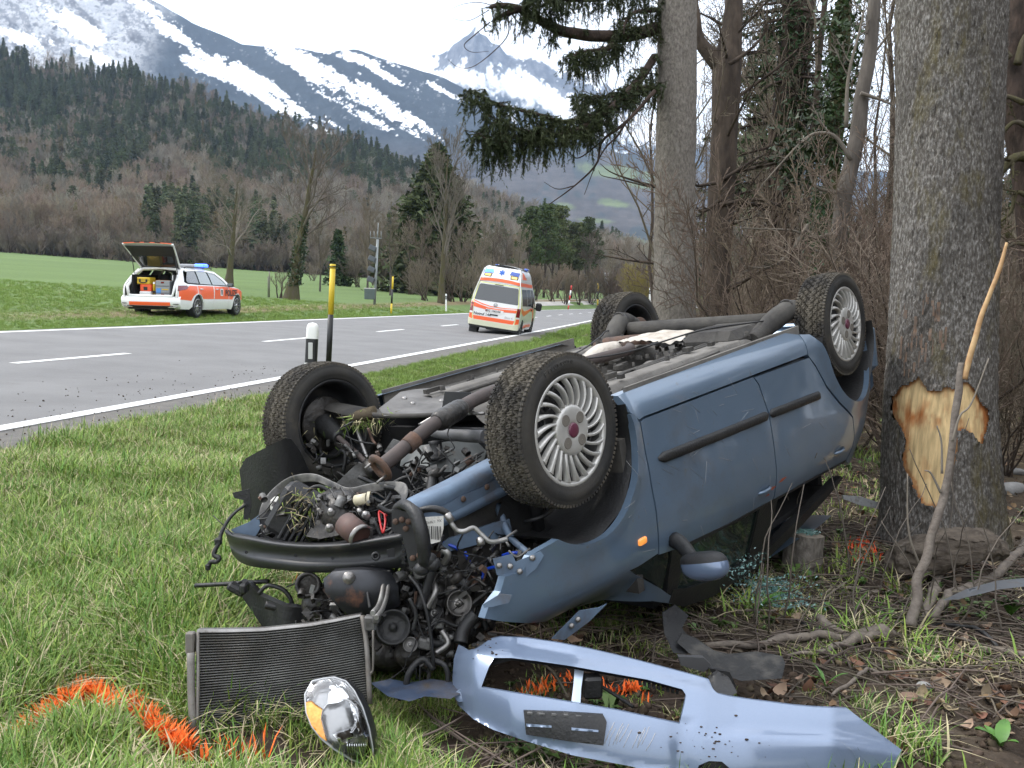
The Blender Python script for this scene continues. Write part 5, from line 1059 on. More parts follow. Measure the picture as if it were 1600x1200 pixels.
for k in range(10):
    m = MB(); m.lathe([(.001, 0), (.018, 0), (.022, -.004), (.022, -.010)], (-.6-.14*k+.03*math.sin(k*5), -.45+.02*math.cos(k*3), .118+.008), (0, 0, -1), 12) if False else m.lathe([(.016, .006), (.014, -.003), (.001, -.003)], (-.62-.135*k, -.555-.03*math.sin(k*7), .196), (0, 0, 1), 12); CB(m, 'floor_plug', inside_m)
def ctube(name, mat, pts, r, k=10, n=None, parent=None):
    m = MB(); n = n or 5*len(pts); P = spline(pts, n); m.tube(P, np.interp(np.linspace(0, 1, n), np.linspace(0, 1, np.size(r)), np.atleast_1d(r)), k); return CB(m, name, mat, parent)
# exhaust, heat shield, silencer, tank
ctube('exhaust_pipe', exh_m, [(.40, -.165, .26), (.34, -.175, .235), (.20, -.18, .185), (.08, -.175, .155), (-.05, -.14, .145), (-.30, -.05, .14), (-.7, .03, .145), (-1.2, .05, .15), (-1.5, .02, .15), (-1.62, .08, .15)], [.030, .028, .028, .030, .028, .028], 14, 60)
m = MB(); P = spline([(.10, -.178, .16), (.0, -.16, .148), (-.10, -.13, .143)], 14); m.tube(P, [.032, .040, .043, .041, .043, .041, .043, .041, .043, .041, .043, .041, .040, .032], 14); CB(m, 'exhaust_flexpipe', grease)
m = MB(); P = spline([(.27, -.178, .213), (.22, -.18, .193)], 4); m.tube(P, .034, 14); CB(m, 'exhaust_clamp', rust)
fl = np.array([.40, -.165, .26]); dv = np.array([.06, .01, .025]); dv /= np.linalg.norm(dv); m = MB(); m.lathe([(.026, -.004), (.030, -.004), (.056, -.006), (.060, 0), (.056, .010), (.036, .012), (.030, .010), (.027, -.004)], fl, dv, 18); fo = CB(m, 'exhaust_flange', rust)
m = MB(); m.lathe([(.001, -.03), (.027, -.03), (.027, .0)], fl, dv, 14); CB(m, 'pipe_mouth', inside_m, fo)
for a in (.6, 3.7):
    m = MB(); b = fl+np.cross(dv, [0, 0, 1])*.045*math.cos(a)+np.array([0, 0, .045*math.sin(a)]); m.tube([b-dv*.01, b+dv*.05], .005, 6); CB(m, 'stud', steel, fo)
m = MB(); X, Y = np.meshgrid(np.linspace(-1.98, -1.62, 30), np.linspace(-.16, .26, 30), indexing='ij'); Zs = .165-.05*np.sqrt(np.clip(1-((Y-.05)/.24)**2, 0, 1))+.004*np.sin(Y*130+X*20)*sstep(-1.85, -1.65, X)+.006*np.sin(X*60)*np.cos(Y*40); m.grid(np.stack([X, Y, Zs], -1)); CB(m, 'heat_shield', shield_m)
m = MB(); m.box((-1.93, -.33, .165), (.40, .34, .11), bev=.045); CB(m, 'fuel_tank', under_dk); m = MB(); m.tube(spline([(-1.78, -.18, .13), (-1.9, -.30, .11), (-2.05, -.46, .12)], 10), .018, 8); CB(m, 'tank_strap', under_dk)
m = MB(); m.lathe([(.001, -.16), (.05, -.16), (.065, -.14), (.068, 0), (.065, .14), (.05, .16), (.001, .16)], (-1.98, .40, .20), (.35, 1, 0), 20); CB(m, 'silencer', rust)
ctube('brake_pipe', under_dk, [(-.5, -.28, .195), (-1.0, -.27, .19), (-1.5, -.29, .185), (-1.75, -.33, .17)], .012, 6)
ctube('fuel_pipe', under_m, [(-.45, .22, .20), (-1.0, .24, .19), (-1.6, .25, .185)], .02, 8)
ctube('tunnel_shield', shield_m, [(-1.35, .20, .19), (-1.5, .19, .165), (-1.62, .17, .16)], [.045, .06, .05], 10)
# rear axle: beam tube, trailing arms
m = MB(); m.tube([(-2.20, .47, .125), (-2.20, -.50, .125)], .045, 20); CB(m, 'rear_axle_beam', under_dk)
for s in (-1, 1):
    m = MB(); P = spline([(-1.90, s*.50, .185), (-2.02, s*.50, .155), (-2.14, s*.53, .105), (-2.25, s*.565, .075), (-2.36, s*.575, .10), (-2.46, s*.58, .18)], 22); m.tube(P, np.array([.040, .042, .044, .046, .048, .05, .053, .056, .058, .058, .057, .056, .055, .053, .05, .048, .046, .045, .045, .045, .045, .045]), 10); ta = CB(m, 'trailing_arm', under_dk)
    m = MB(); m.lathe([(.001, -.03), (.038, -.03), (.042, -.028), (.042, .028), (.038, .03), (.03, .024), (.001, .02)], (-2.23, s*.555, .060), (.95, s*.05, -.2), 18); CB(m, 'bush', grease, ta)
    m = MB(); m.lathe([(.001, -.05), (.11, -.05), (.118, -.04), (.118, 0), (.001, 0)], (-2.46, s*.625, ZW), (0, s, 0), 32); CB(m, 'brake_drum', rust)
    m = MB(); a = np.linspace(0, 14*np.pi, 120); m.tube(np.stack([-2.36+.05*np.cos(a), s*.47+.05*np.sin(a), .22+.2*a/(14*np.pi)], -1), .007, 6); CB(m, 'rear_spring', dull_black)
m = MB(); m.box((-2.75, 0, .33), (.5, 1.2, .05), bev=.02); CB(m, 'boot_floor', under_m)
m = MB(); m.box((-3.0, 0, .42), (.14, 1.42, .34), bev=.06); CB(m, 'rear_bumper', blue)

# --------------------------------------------------------------- torn engine bay
def relief(poly, dfun, th=.006, st=6., flip=False, m=None, world=False):     # sheet with an outline given in photo pixels, standing at depth dfun(px, py)
    m = m or MB(); B = np.asarray(poly, float); f_ = dfun if callable(dfun) else (lambda x, y: np.full(np.shape(x), float(dfun)))
    def surf(x, y):
        d = f_(x, y); P = np.stack([(x-800)/FPX*d, (y-600)/FPX*d, d], -1) @ WR.T+CAMP; return P if world else (P-TWC) @ RWC
    fwd = WR @ np.array([0, 0, 1.]); iw = fwd if world else RWC.T @ fwd
    return panel(m, B, surf, st, th, inward=iw)
def lin(x0, d0, x1, d1, ky=0, y0=0): return lambda x, y: d0+(np.asarray(x)-x0)*(d1-d0)/(x1-x0)+ky*(np.asarray(y)-y0)
def curve_px(pts, n): return spline(np.array(pts, float), n)
# bumper beam: pressed steel channel
n = 40; s = np.linspace(0, 1, n)
top = curve_px([(352, 832), (366, 838), (388, 842), (430, 849), (480, 853), (530, 852), (575, 846), (629, 836)], n); bot = curve_px([(363, 866), (376, 878), (398, 885), (434, 889), (490, 894), (560, 892), (630, 886), (633, 884)], n); dB = 3.90-.66*s-.10*np.sin(np.pi*s)
prof = [(-.16, .22), (-.10, .085), (-.02, .004), (.04, .0), (.17, .002), (.24, .020), (.58, .026), (.64, .006), (.80, .0), (.97, .006), (1.02, .018), (1.0, .08)]
G = [];
for t, dd in prof: q = top+(bot-top)*t; G.append(np.array([cl(x, y, d+dd) for (x, y), d in zip(q, dB)]))
m = MB(); m.grid(np.array(G)); m.grid(np.array([G[0]+(G[0]-G[1])*.0, G[-1]])); bb = CB(m, 'bumper_beam', dull_black)
for px, py in ((385, 863), (462, 868), (520, 872)):
    m = MB(); k = np.argmin(abs(top[:, 0]-px)); m.lathe([(.006, 0), (.001, 0)], cl(px, py, dB[k]+.018), -(cl(px, py, 3)-cl(px, py, 2)), 10); CB(m, 'bolt_hole', inside_m, bb)
m = MB(); c = cl(587, 869, 3.27); dz = cl(587, 869, 3)-cl(587, 869, 3.1); m.lathe([(.016, 0), (.014, .022), (.008, .022), (.007, .002), (.001, .002)], c, dz, 14); CB(m, 'tow_eye', dull_black, bb)
CB(relief([(604, 859), (616, 857), (617, 870), (606, 871)], 3.235, .004), 'slot', inside_m, bb)
m = MB()
for yy_ in (838, 845, 853, 861, 869, 877): m.box(cl(631, yy_, 3.235), (.012, .03, .008), R=RWC.T)
CB(m, 'crushed_end', dull_black, bb)
# bent strap of the upper crossmember above it
top = curve_px([(402, 812), (410, 785), (428, 762), (455, 744), (490, 740), (520, 752), (545, 762), (580, 755), (612, 752), (634, 756), (637, 775), (625, 788)], 46); bot = curve_px([(407, 822), (423, 792), (438, 774), (462, 757), (492, 753), (518, 763), (546, 772), (582, 769), (610, 765), (622, 770), (626, 782), (615, 797)], 46); dS = np.interp(np.linspace(0, 1, 46), [0, .2, .5, .8, 1], [3.95, 4.02, 3.75, 3.45, 3.32])
m = MB(); G = [np.array([cl(x, y, d+o) for (x, y), d in zip(top+(bot-top)*t, dS)]) for t, o in ((0, .05), (0, .0), (.12, -.006), (.5, .004), (.88, -.006), (1, .0), (1, .04))]; m.grid(np.array(G)); CB(m, 'crossmember_strap', M('scuffed_black_steel', (.026, .026, .027), rough=.5, col2=(.20, .19, .175), vs=9, vd=6, vr=(.42, .7)))
# left bracket, white clip, hanging cable
CB(relief([(360, 828), (388, 816), (404, 805), (407, 825), (398, 840), (375, 838)], 3.93, .01), 'bent_lamp_bracket', blue_in)
CB(relief([(363, 770), (390, 764), (393, 790), (388, 812), (380, 812), (382, 782), (366, 778)], 3.97, .006), 'torn_bracket', black_pl)
ctube('hanging_cable', black_pl, [cl(x, y, d) for x, y, d in ((384, 788, 3.95), (362, 806, 3.93), (347, 830, 3.9), (342, 848, 3.88), (334, 866, 3.87), (343, 872, 3.86), (338, 878, 3.86), (329, 878, 3.86), (326, 888, 3.86))], [.006, .008, .010, .010, .008], 6, 34)
m = MB(); m.box(cl(341, 846, 3.88), (.03, .02, .03), R=RWC.T, bev=.006); m.box(cl(325, 886, 3.86), (.02, .02, .026), R=RWC.T, bev=.005); CB(m, 'cable_plug', black_pl)
m = MB(); m.box(cl(433, 788, 3.9), (.05, .05, .06), R=RWC.T, bev=.012); m.lathe([(.016, 0), (.016, .02), (.009, .02), (.008, 0)], cl(434, 794, 3.87), cl(434, 794, 3)-cl(434, 794, 3.1), 12); CB(m, 'white_clip', M('white_plastic', (.55, .54, .5), rough=.6, dirt=[((.2, .17, .13), 30, .5, .8, .9)]))
# wheel arch liner hanging loose on the far side
CB(relief([(374, 734), (384, 716), (410, 702), (446, 684), (455, 686), (468, 703), (486, 742), (500, 775), (470, 800), (425, 812), (392, 815), (381, 790), (377, 760)], lambda x, y: 4.22-.20*np.sin((np.asarray(x)-370)/130*np.pi)+(np.asarray(y)-740)*.0006, .006, 7), 'loose_arch_liner', black_pl)
CB(relief([(378, 722), (446, 684), (452, 690), (384, 732)], lambda x, y: 4.17+0*np.asarray(x), .03, 7), 'liner_flange', black_pl)
# suspension, left side
m = MB(); P = np.array([cl(x, y, d) for x, y, d in ((494, 627, 4.50), (520, 632, 4.44), (560, 640, 4.36), (605, 646, 4.27))]); w_ = [.035, .05, .06, .05]
G = []
for (oy, oz) in ((-1, .3), (-.8, 0), (-.3, -.10), (.3, -.10), (.8, 0), (1, .3)): G.append(spline([p+np.array([oy*w, 0, oz*.05]) for p, w in zip(P, w_)], 16))
m.grid(np.array(G)); m.lathe([(.001, 0), (.02, 0), (.022, .012), (.001, .014)], P[0]+[0, 0, -.01], (0, 0, -1), 12); CB(m, 'lower_arm', under_dk)
CB(relief([(592, 638), (626, 612), (650, 608), (700, 604), (735, 612), (720, 632), (718, 645), (650, 648), (600, 650)], lambda x, y: 4.32+(640-np.asarray(y))*.012-.0002*(np.asarray(x)-600), .05, 7), 'subframe', M('subframe_dust', (.15, .145, .14), rough=.8, col2=(.075, .072, .07), vs=7, vd=6, dirt=[((.05, .045, .04), 8, .6, .8, .9)]))
for px, py in ((632, 624), (668, 617), (645, 632), (690, 628), (710, 620)):
    m = MB(); m.lathe([(.001, .012), (.011, .012), (.013, 0)], cl(px, py, 4.33+(640-py)*.012-.0002*(px-600)), RWC.T @ np.array([0, -.5, .85]), 6); CB(m, 'subframe_bolt', steel)
CB(relief([(695, 612), (736, 613), (740, 640), (712, 655), (690, 640)], lambda x, y: 4.18+0*x, .06, 7), 'subframe_box', dull_black)
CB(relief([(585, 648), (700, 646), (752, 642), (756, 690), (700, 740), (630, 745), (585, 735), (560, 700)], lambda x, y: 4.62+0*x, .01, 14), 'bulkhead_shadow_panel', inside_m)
ctube('drop_link', steel, [cl(x, y, d) for x, y, d in ((655, 664, 4.1), (690, 648, 4.08), (757, 646, 4.0))], [.008, .007], 6)
ctube('tie_strut', under_dk, [cl(x, y, d) for x, y, d in ((560, 647, 4.30), (620, 650, 4.2), (690, 648, 4.12), (740, 645, 4.02))], [.012, .010], 8)
ctube('stabiliser_bar', M('grey_sleeve', (.11, .11, .115), rough=.6, col2=(.07, .07, .07), vs=20), [cl(x, y, d) for x, y, d in ((676, 676, 4.05), (700, 679, 4.0), (728, 681, 3.96), (757, 682, 3.9))], [.018, .024, .027, .027], 14)
ds = [cl(x, y, d) for x, y, d in ((526, 681, 4.30), (552, 704, 4.22), (577, 727, 4.14))]; ctube('drive_shaft', exh_m, ds, [.0125, .0125], 10)
m = MB(); P = spline([cl(505, 662, 4.42), cl(518, 674, 4.36), cl(530, 684, 4.29)], 15); m.tube(P, [.05, .058, .05, .056, .046, .052, .042, .047, .037, .042, .032, .036, .027, .03, .022], 16); CB(m, 'rubber_boot', black_pl)
m = MB(); P = spline([cl(572, 722, 4.15), cl(580, 731, 4.1), cl(590, 740, 4.06)], 8); m.tube(P, [.016, .022, .03, .034, .036, .036, .034, .03], 14); CB(m, 'shaft_joint', grease)
m = MB(); m.box(cl(492, 690, 4.42), (.10, .06, .08), R=RWC.T, bev=.015); m.ball(cl(486, 678, 4.40), (.03, .03, .03), 10); CB(m, 'brake_caliper', grease)
ctube('brake_hose', black_pl, [cl(x, y, d) for x, y, d in ((499, 698, 4.4), (505, 712, 4.38), (525, 712, 4.3), (534, 704, 4.26), (540, 712, 4.25), (536, 738, 4.25))], .009, 7, 30)
ctube('track_rod', steel, [cl(x, y, d) for x, y, d in ((557, 668, 4.3), (565, 692, 4.25), (574, 716, 4.2))], .009, 8)
rs = np.random.default_rng(5)
def mudgrass(center, n, spread, name, parent=None):
    m = MB()
    for k in range(n):
        b = np.asarray(center)+rs.normal(0, 1, 3)*spread; a = rs.normal(0, 1, 3); a[2] += 1.0; a /= np.linalg.norm(a); l = rs.uniform(.02, .07); sdd = np.cross(a, rs.normal(0, 1, 3)); sdd /= np.linalg.norm(sdd); m.add([b-sdd*.0022, b+sdd*.0022, b+a*l], [(0, 1, 2)], int(rs.uniform() < .4))
    return CB(m, name, [straw_m, grass_a], parent, kind='stuff')
mudgrass(cl(572, 654, 4.28), 260, (.05, .05, .02), 'grass_tuft_on_arm')
mudgrass(cl(480, 680, 4.44), 260, (.05, .05, .05), 'grass_in_rim')
mudgrass(cl(472, 792, 3.6), 120, (.035, .035, .04), 'grass_on_gearbox')
m = MB(); m.ball(cl(570, 648, 4.28), (.07, .06, .03), 10); V = m.v[0]; m.v[0] = V+(fbm(V*40, 3)-.5)[:, None]*.05; CB(m, 'mud_lump', clod_m)
# bulkhead and gearbox tunnel: pale grey sealer
seal = M('grey_sealer', (.17, .18, .175), rough=.65, col2=(.10, .105, .10), vs=7, vd=6, dirt=[((.13, .085, .05), 6, .60, .75, .9)])
CB(relief([(630, 700), (700, 690), (745, 690), (760, 705), (752, 735), (715, 738), (660, 736), (625, 728)], lambda x, y: 4.18-.12*np.sin(np.clip((np.asarray(x)-625)/130, 0, 1)*np.pi)-(np.asarray(y)-700)*.002, .01, 8), 'tunnel_plate', seal)
m = MB(); c0 = cl(682, 708, 4.02); ax_ = cl(680, 690, 4.02)-c0; ax_ /= np.linalg.norm(ax_); m.lathe([(.04, -.03), (.046, -.024), (.044, -.014), (.038, -.01), (.040, -.002), (.030, .004), (.027, .04), (.030, .052), (.001, .054)], c0, ax_, 20); CB(m, 'rubber_mount', black_pl)
CB(relief([(600, 706), (614, 686), (626, 690), (606, 710)], 4.12, .02), 'exhaust_bracket', alu)
CB(relief([(525, 755), (560, 722), (585, 735), (592, 762), (560, 770)], lambda x, y: 4.12+0*x, .02), 'gearbox_cover_plate', alu)
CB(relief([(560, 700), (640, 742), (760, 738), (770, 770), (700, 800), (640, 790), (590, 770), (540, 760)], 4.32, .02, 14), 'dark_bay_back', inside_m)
# gearbox and ancillaries above the beam
def blob(name, mat, cs, parent=None):
    m = MB()
    for px, py, d, r in cs: m.ball(cl(px, py, d), np.array([r, r*.9, r*.8]) if np.isscalar(r) else np.array(r), 14)
    return CB(m, name, mat, parent)
gb = MB(); c0 = cl(535, 806, 3.62); ax_ = cl(552, 830, 3.50)-cl(528, 790, 3.70); ax_ /= np.linalg.norm(ax_)
gb.lathe([(.03, -.10), (.07, -.09), (.085, -.06), (.092, -.02), (.084, 0), (.084, .03), (.070, .045), (.055, .05), (.045, .07), (.001, .075)], c0, ax_, 24); gbx = CB(gb, 'gearbox', grease)
for k in range(14):
    a = k*2*np.pi/14; e1 = np.cross(ax_, [0, 0, 1]); e1 /= np.linalg.norm(e1); e2 = np.cross(ax_, e1); e = e1*math.cos(a)+e2*math.sin(a); m = MB(); m.box(c0+e*.085-ax_*.02, (.022, .008, .09), R=np.stack([e, np.cross(ax_, e), ax_], 1), bev=.002); CB(m, 'rib', grease, gbx)
for px, py, d in ((518, 800, 3.55), (538, 786, 3.58), (560, 790, 3.54), (572, 805, 3.45), (515, 825, 3.42), (563, 800, 3.5), (500, 800, 3.6)):
    m = MB(); m.lathe([(.001, .018), (.010, .018), (.011, .004), (.016, .003), (.016, -.01)], cl(px, py, d), RWC.T @ np.array([-.1, -.8, .55]), 8); CB(m, 'bolt', steel, gbx)
for q in ([(500, 772), (520, 762), (528, 775), (512, 800), (488, 800)], [(478, 838), (498, 806), (520, 812), (530, 836), (500, 842)], [(540, 770), (575, 775), (598, 800), (585, 830), (560, 822)]):
    CB(relief(q, lambda x, y: 3.60+.0*x-(np.asarray(y)-800)*.002, .05, 6), 'casting_web', grease, gbx)
m = MB(); a, b = cl(540, 818, 3.42), cl(562, 837, 3.36); m.tube([a, a+(b-a)*.5, b], [.044, .045, .044], 20); fo = CB(m, 'oil_filter', M('rusty_red_canister', (.12, .06, .048), rough=.6, col2=(.07, .05, .045), vs=12))
m = MB(); m.lathe([(.046, 0), (.047, .014), (.040, .016)], b, b-a, 20); CB(m, 'filter_rim', steel, fo)
m = MB(); m.box(cl(462, 800, 3.72), (.16, .14, .20), R=RWC.T @ np.array(Matrix.Rotation(.5, 3, 'Y')), bev=.02); CB(m, 'battery_tray', black_pl)
for k in range(5): m = MB(); m.box(cl(452+8*k, 812+3*k, 3.63), (.012, .02, .17), R=RWC.T @ np.array(Matrix.Rotation(.5, 3, 'Y')), bev=.003); CB(m, 'tray_rib', black_pl)
m = MB(); m.tube([cl(556, 782, 3.52), cl(575, 779, 3.5)], [.020, .022], 14); m.lathe([(.026, 0), (.026, .01)], cl(574, 779, 3.5), RWC.T @ np.array([1., 0, 0]), 14); CB(m, 'cream_connector', M('cream_plastic', (.52, .47, .34), rough=.5))
ctube('red_wire', M('red_wire_insulation', (.42, .02, .02), rough=.4), [cl(x, y, d) for x, y, d in ((600, 800, 3.42), (602, 815, 3.38), (598, 832, 3.34), (592, 800, 3.45), (604, 805, 3.4))], .004, 5, 24)
for L_, d, r in (([(575, 775), (600, 785), (612, 770)], 3.5, .008), ([(590, 790), (610, 800), (640, 790), (655, 805)], 3.4, .010), ([(470, 775), (500, 760), (540, 790)], 3.7, .008), ([(585, 815), (600, 840), (620, 825)], 3.35, .007), ([(600, 760), (640, 770), (660, 800), (672, 812)], 3.5, .011), ([(705, 790), (730, 770), (748, 735)], 3.75, .006), ([(668, 790), (700, 760), (735, 720), (756, 705)], 3.85, .005), ([(640, 770), (700, 745), (752, 712)], 3.95, .005), ([(560, 745), (600, 760), (640, 745), (690, 765)], 3.98, .009), ([(630, 740), (655, 730), (690, 745), (700, 770)], 4.0, .012)):
    ctube('cable', black_pl, [cl(x, y, d) for x, y in L_], r, 6, 18)
# upright pipe, dampers, right drive shaft
ctube('coolant_pipe', black_pl, [cl(x, y, d) for x, y, d in ((677, 735, 3.9), (674, 760, 3.8), (669, 792, 3.66))], .020, 10)
m = MB(); P = spline([cl(684, 745, 3.92), cl(690, 765, 3.86), cl(690, 780, 3.8)], 9); m.tube(P, [.018, .024, .018, .024, .018, .024, .018, .022, .016], 10); CB(m, 'gaiter', black_pl)
ctube('drive_shaft', rust, [cl(x, y, d) for x, y, d in ((714, 772, 3.74), (740, 752, 3.70), (785, 720, 3.62))], [.016, .015], 12)
m = MB(); a, b = cl(730, 758, 3.71), cl(750, 744, 3.69); m.lathe([(.018, 0), (.044, .002), (.048, .008), (.048, .048), (.044, .054), (.018, .056)], a, b-a, 22); CB(m, 'shaft_damper', black_pl)
m = MB(); P = spline([cl(690, 790, 3.74), cl(705, 780, 3.73), cl(720, 772, 3.73)], 9); m.tube(P, [.035, .028, .034, .027, .032, .025, .03, .022, .026], 14); CB(m, 'rubber_boot', black_pl)
# right longitudinal rail (body blue), label, lower rail
n = 20; A = spline([(.52, -.43, .40), (.30, -.44, .385), (.05, -.46, .36), (-.12, -.50, .34)], n)
m = MB(); G = []
for oy, oz in ((.05, -.055), (-.03, -.06), (-.045, -.03), (-.032, -.005), (-.036, .02), (-.05, .035), (-.048, .06), (.05, .07)): G.append(A+np.array([0, oy, oz])*(1+.15*np.linspace(0, 1, n)[:, None]))
m.grid(np.array(G)); CB(m, 'longitudinal_rail', blue_in)
m = MB()
for k in range(5): m.lathe([(.001, .006), (.010, .006), (.012, 0)], A[3+3*k]+np.array([0, -.05, .0]), (0, -1, 0), 8)
CB(m, 'rail_bolt', rust)
CB(relief([(690, 792), (720, 775), (752, 762), (788, 742), (792, 752), (760, 775), (700, 803)], lambda x, y: 3.36+(np.asarray(x)-690)*.0022, .012), 'rail_flange', blue_in)
lab = [cl(662, 808, 3.262), cl(693, 806, 3.262), cl(693, 826, 3.25), cl(688, 846, 3.24), cl(674, 850, 3.235), cl(664, 836, 3.245)]
m = MB(); m.add(np.array(lab), [tuple(range(6))], 0, False); lo_ = CB(m, 'paper_label', M('paper_label', (.62, .61, .57), rough=.7, dirt=[((.3, .27, .22), 40, .55, .8, .9)]))
m = MB(); rb_ = np.random.default_rng(3); x = 667.
while x < 690:
    w = rb_.choice([.7, 1.2, 1.8]); y0, y1 = 822+(x-667)*.02, 842+(x-667)*.10
    m.add([cl(x, y0, 3.232), cl(x+w, y0, 3.232), cl(x+w+.8, y1, 3.226), cl(x+.8, y1, 3.226)], [(0, 1, 2, 3)], 0, False); x += w+rb_.choice([.7, 1.1, 1.6])
CB(m, 'barcode', inside_m, lo_, kind='stuff')
def flat_text(txt, o, ex, ey, size, name, mat, parent=None, bold=0.):
    cu = bpy.data.curves.new('t', 'FONT'); cu.body = txt; cu.size = size; cu.offset = bold; cu.resolution_u = 2; ob = bpy.data.objects.new('t', cu); COL.objects.link(ob); me = ob.to_mesh(); V = np.array([v.co[:] for v in me.vertices]); F = [tuple(p.vertices) for p in me.polygons]; ob.to_mesh_clear(); bpy.data.objects.remove(ob)
    m = MB(); ex, ey = np.asarray(ex, float), np.asarray(ey, float); m.add(np.asarray(o)+V[:, :1]*ex/np.linalg.norm(ex)+V[:, 1:2]*ey/np.linalg.norm(ey), F, 0, False); return m
m = flat_text('X6 17890529', cl(690, 811, 3.232), cl(664, 815, 3.245)-cl(690, 811, 3.232), cl(690, 818, 3.232)-cl(690, 811, 3.232), .014, 'x', None); CB(m, 'label_lettering', inside_m, lo_)
CB(relief([(690, 850), (700, 842), (770, 818), (796, 812), (800, 830), (778, 842), (720, 858), (700, 862)], lambda x, y: 3.40+(np.asarray(x)-690)*.0014, .03, 7), 'lower_rail', blue_in)
ctube('air_con_pipe', M('dull_aluminium_pipe', (.36, .355, .34), rough=.45, metal=.7, col2=(.2, .19, .18), vs=20), [cl(x, y, d) for x, y, d in ((700, 805, 3.22), (707, 820, 3.2), (715, 829, 3.2), (726, 830, 3.2), (740, 825, 3.22), (752, 835, 3.22), (764, 846, 3.22), (778, 846, 3.24), (792, 842, 3.26))], .0085, 9, 46)
ctube('air_con_hose', black_pl, [cl(x, y, d) for x, y, d in ((640, 805, 3.24), (660, 797, 3.22), (680, 795, 3.21), (697, 801, 3.21), (701, 808, 3.21))], .012, 9, 24)
m = MB(); m.tube([cl(698, 803, 3.205), cl(706, 815, 3.2)], [.014, .013], 12); m.tube([cl(750, 840, 3.2), cl(752, 852, 3.19)], [.011, .013], 10); CB(m, 'pipe_fitting', steel)
# end plate of the beam
ctube('end_plate_arch', black_pl, [cl(x, y, d) for x, y, d in ((617, 795, 3.26), (632, 789, 3.2), (648, 800, 3.15), (657, 825, 3.12), (662, 852, 3.12), (664, 880, 3.14))], [.014, .022, .026, .026, .026, .022], 4, 24)
CB(relief([(612, 797), (634, 793), (650, 812), (658, 845), (662, 880), (640, 888), (634, 860), (628, 836), (612, 830)], 3.22, .03, 6), 'end_plate', dull_black)
for px, py in ((618, 815), (628, 812), (638, 815), (634, 826), (645, 872), (655, 868)): m = MB(); m.lathe([(.001, .010), (.009, .010), (.011, 0)], cl(px, py, 3.215), RWC.T @ np.array([0, -1., .2]), 8); CB(m, 'plate_bolt', rust)
blob('plate_grip', black_pl, [(668, 876, 3.16, .035), (676, 882, 3.16, .03), (660, 888, 3.16, .03)])
# engine block hanging below the beam
CB(relief([(505, 905), (520, 893), (560, 890), (610, 893), (622, 915), (625, 945), (600, 962), (545, 963), (525, 945), (508, 925)], lambda x, y: 3.36-.13*np.sqrt(np.clip(1-((np.asarray(x)-565)/75)**2-((np.asarray(y)-925)/52)**2, 0, 1)), .05, 7), 'exhaust_heat_shield', M('pitted_dark_shield', (.034, .036, .042), rough=.42, metal=.4, col2=(.022, .022, .024), vs=14, dirt=[((.16, .07, .04), 7, .58, .74, .9)]))
m = MB(); m.lathe([(.001, .012), (.012, .012), (.014, .004), (.022, .004), (.022, -.006)], cl(545, 903, 3.24), cl(545, 903, 3)-cl(545, 903, 3.1), 12); CB(m, 'shield_bolt', steel)
m = MB(); c = cl(481, 914, 3.45); dz = cl(478, 911, 3.3)-cl(484, 918, 3.5); m.lathe([(.045, -.14), (.048, -.06), (.040, -.02), (.046, .0), (.046, .012), (.036, .014), (.030, .0), (.030, -.05), (.001, -.05)], c, dz, 24); CB(m, 'exhaust_manifold_mouth', grease)
CB(relief([(464, 905), (470, 898), (490, 896), (498, 905), (496, 925), (488, 933), (470, 930)], 3.455, .012, 5), 'manifold_flange', grease)
m = MB(); c = cl(508, 948, 3.5); m.lathe([(.001, .03), (.03, .03), (.06, .02), (.078, .0), (.078, -.06), (.05, -.09)], c, RWC.T @ np.array([.3, -.8, .1]), 24); CB(m, 'converter_body', grease)
eng = MB(); eng.box(cl(640, 960, 3.58), (.42, .34, .26), R=RWC.T @ np.array(Matrix.Rotation(.2, 3, 'Z')), bev=.05); eng.box(cl(600, 1000, 3.55), (.34, .3, .16), R=RWC.T, bev=.05); eng.box(cl(690, 930, 3.60), (.26, .3, .22), R=RWC.T, bev=.04); eo = CB(eng, 'engine_block', grease)
def pulley(name, px, py, d, r, mat, ax, ribs=5, w=.05, cap=steel):
    m = MB(); c = cl(px, py, d); ax = np.asarray(ax, float); ax = ax/np.linalg.norm(ax); pr = [(r*.35, w*.2), (r*.8, w*.15), (r*.86, w*.5), (r*.97, w*.52)]
    for k in range(ribs): a = w*.5-w*(k+.5)/ribs; pr += [(r, a+w*.2/ribs), (r*.95, a-w*.2/ribs)]
    pr += [(r*.9, -w*.55), (.001, -w*.5)]; m.lathe(pr, c, ax, 40); o = CB(m, name, mat); m = MB(); m.lathe([(.001, w*.45), (r*.2, w*.45), (r*.22, w*.2), (r*.36, w*.2)], c, ax, 24); CB(m, 'hub_nut', cap, o)
    return o
axp = RWC.T @ np.array([.25, -.9, .35])
CBz = pulley('crank_pulley', 613, 980, 3.26, .060, black_pl, axp, 9, .05, black_pl)
pulley('alternator_pulley', 716, 943, 3.34, .046, M('worn_pulley', (.09, .085, .08), rough=.4, metal=.6), axp, 6)
pulley('idler_pulley', 684, 922, 3.42, .030, grease, axp, 4, .04); pulley('tensioner_pulley', 678, 958, 3.38, .034, black_pl, axp, 4, .04); pulley('pump_pulley', 640, 1007, 3.27, .026, M('pale_ring', (.13, .125, .12), rough=.5), axp, 2, .04); pulley('small_pulley', 692, 897, 3.5, .028, grease, axp, 5, .04)
m = MB(); m.lathe([(.001, .05), (.05, .05), (.062, .03), (.064, -.06), (.05, -.08)], cl(712, 915, 3.5), axp, 24); ao = CB(m, 'alternator', alu)
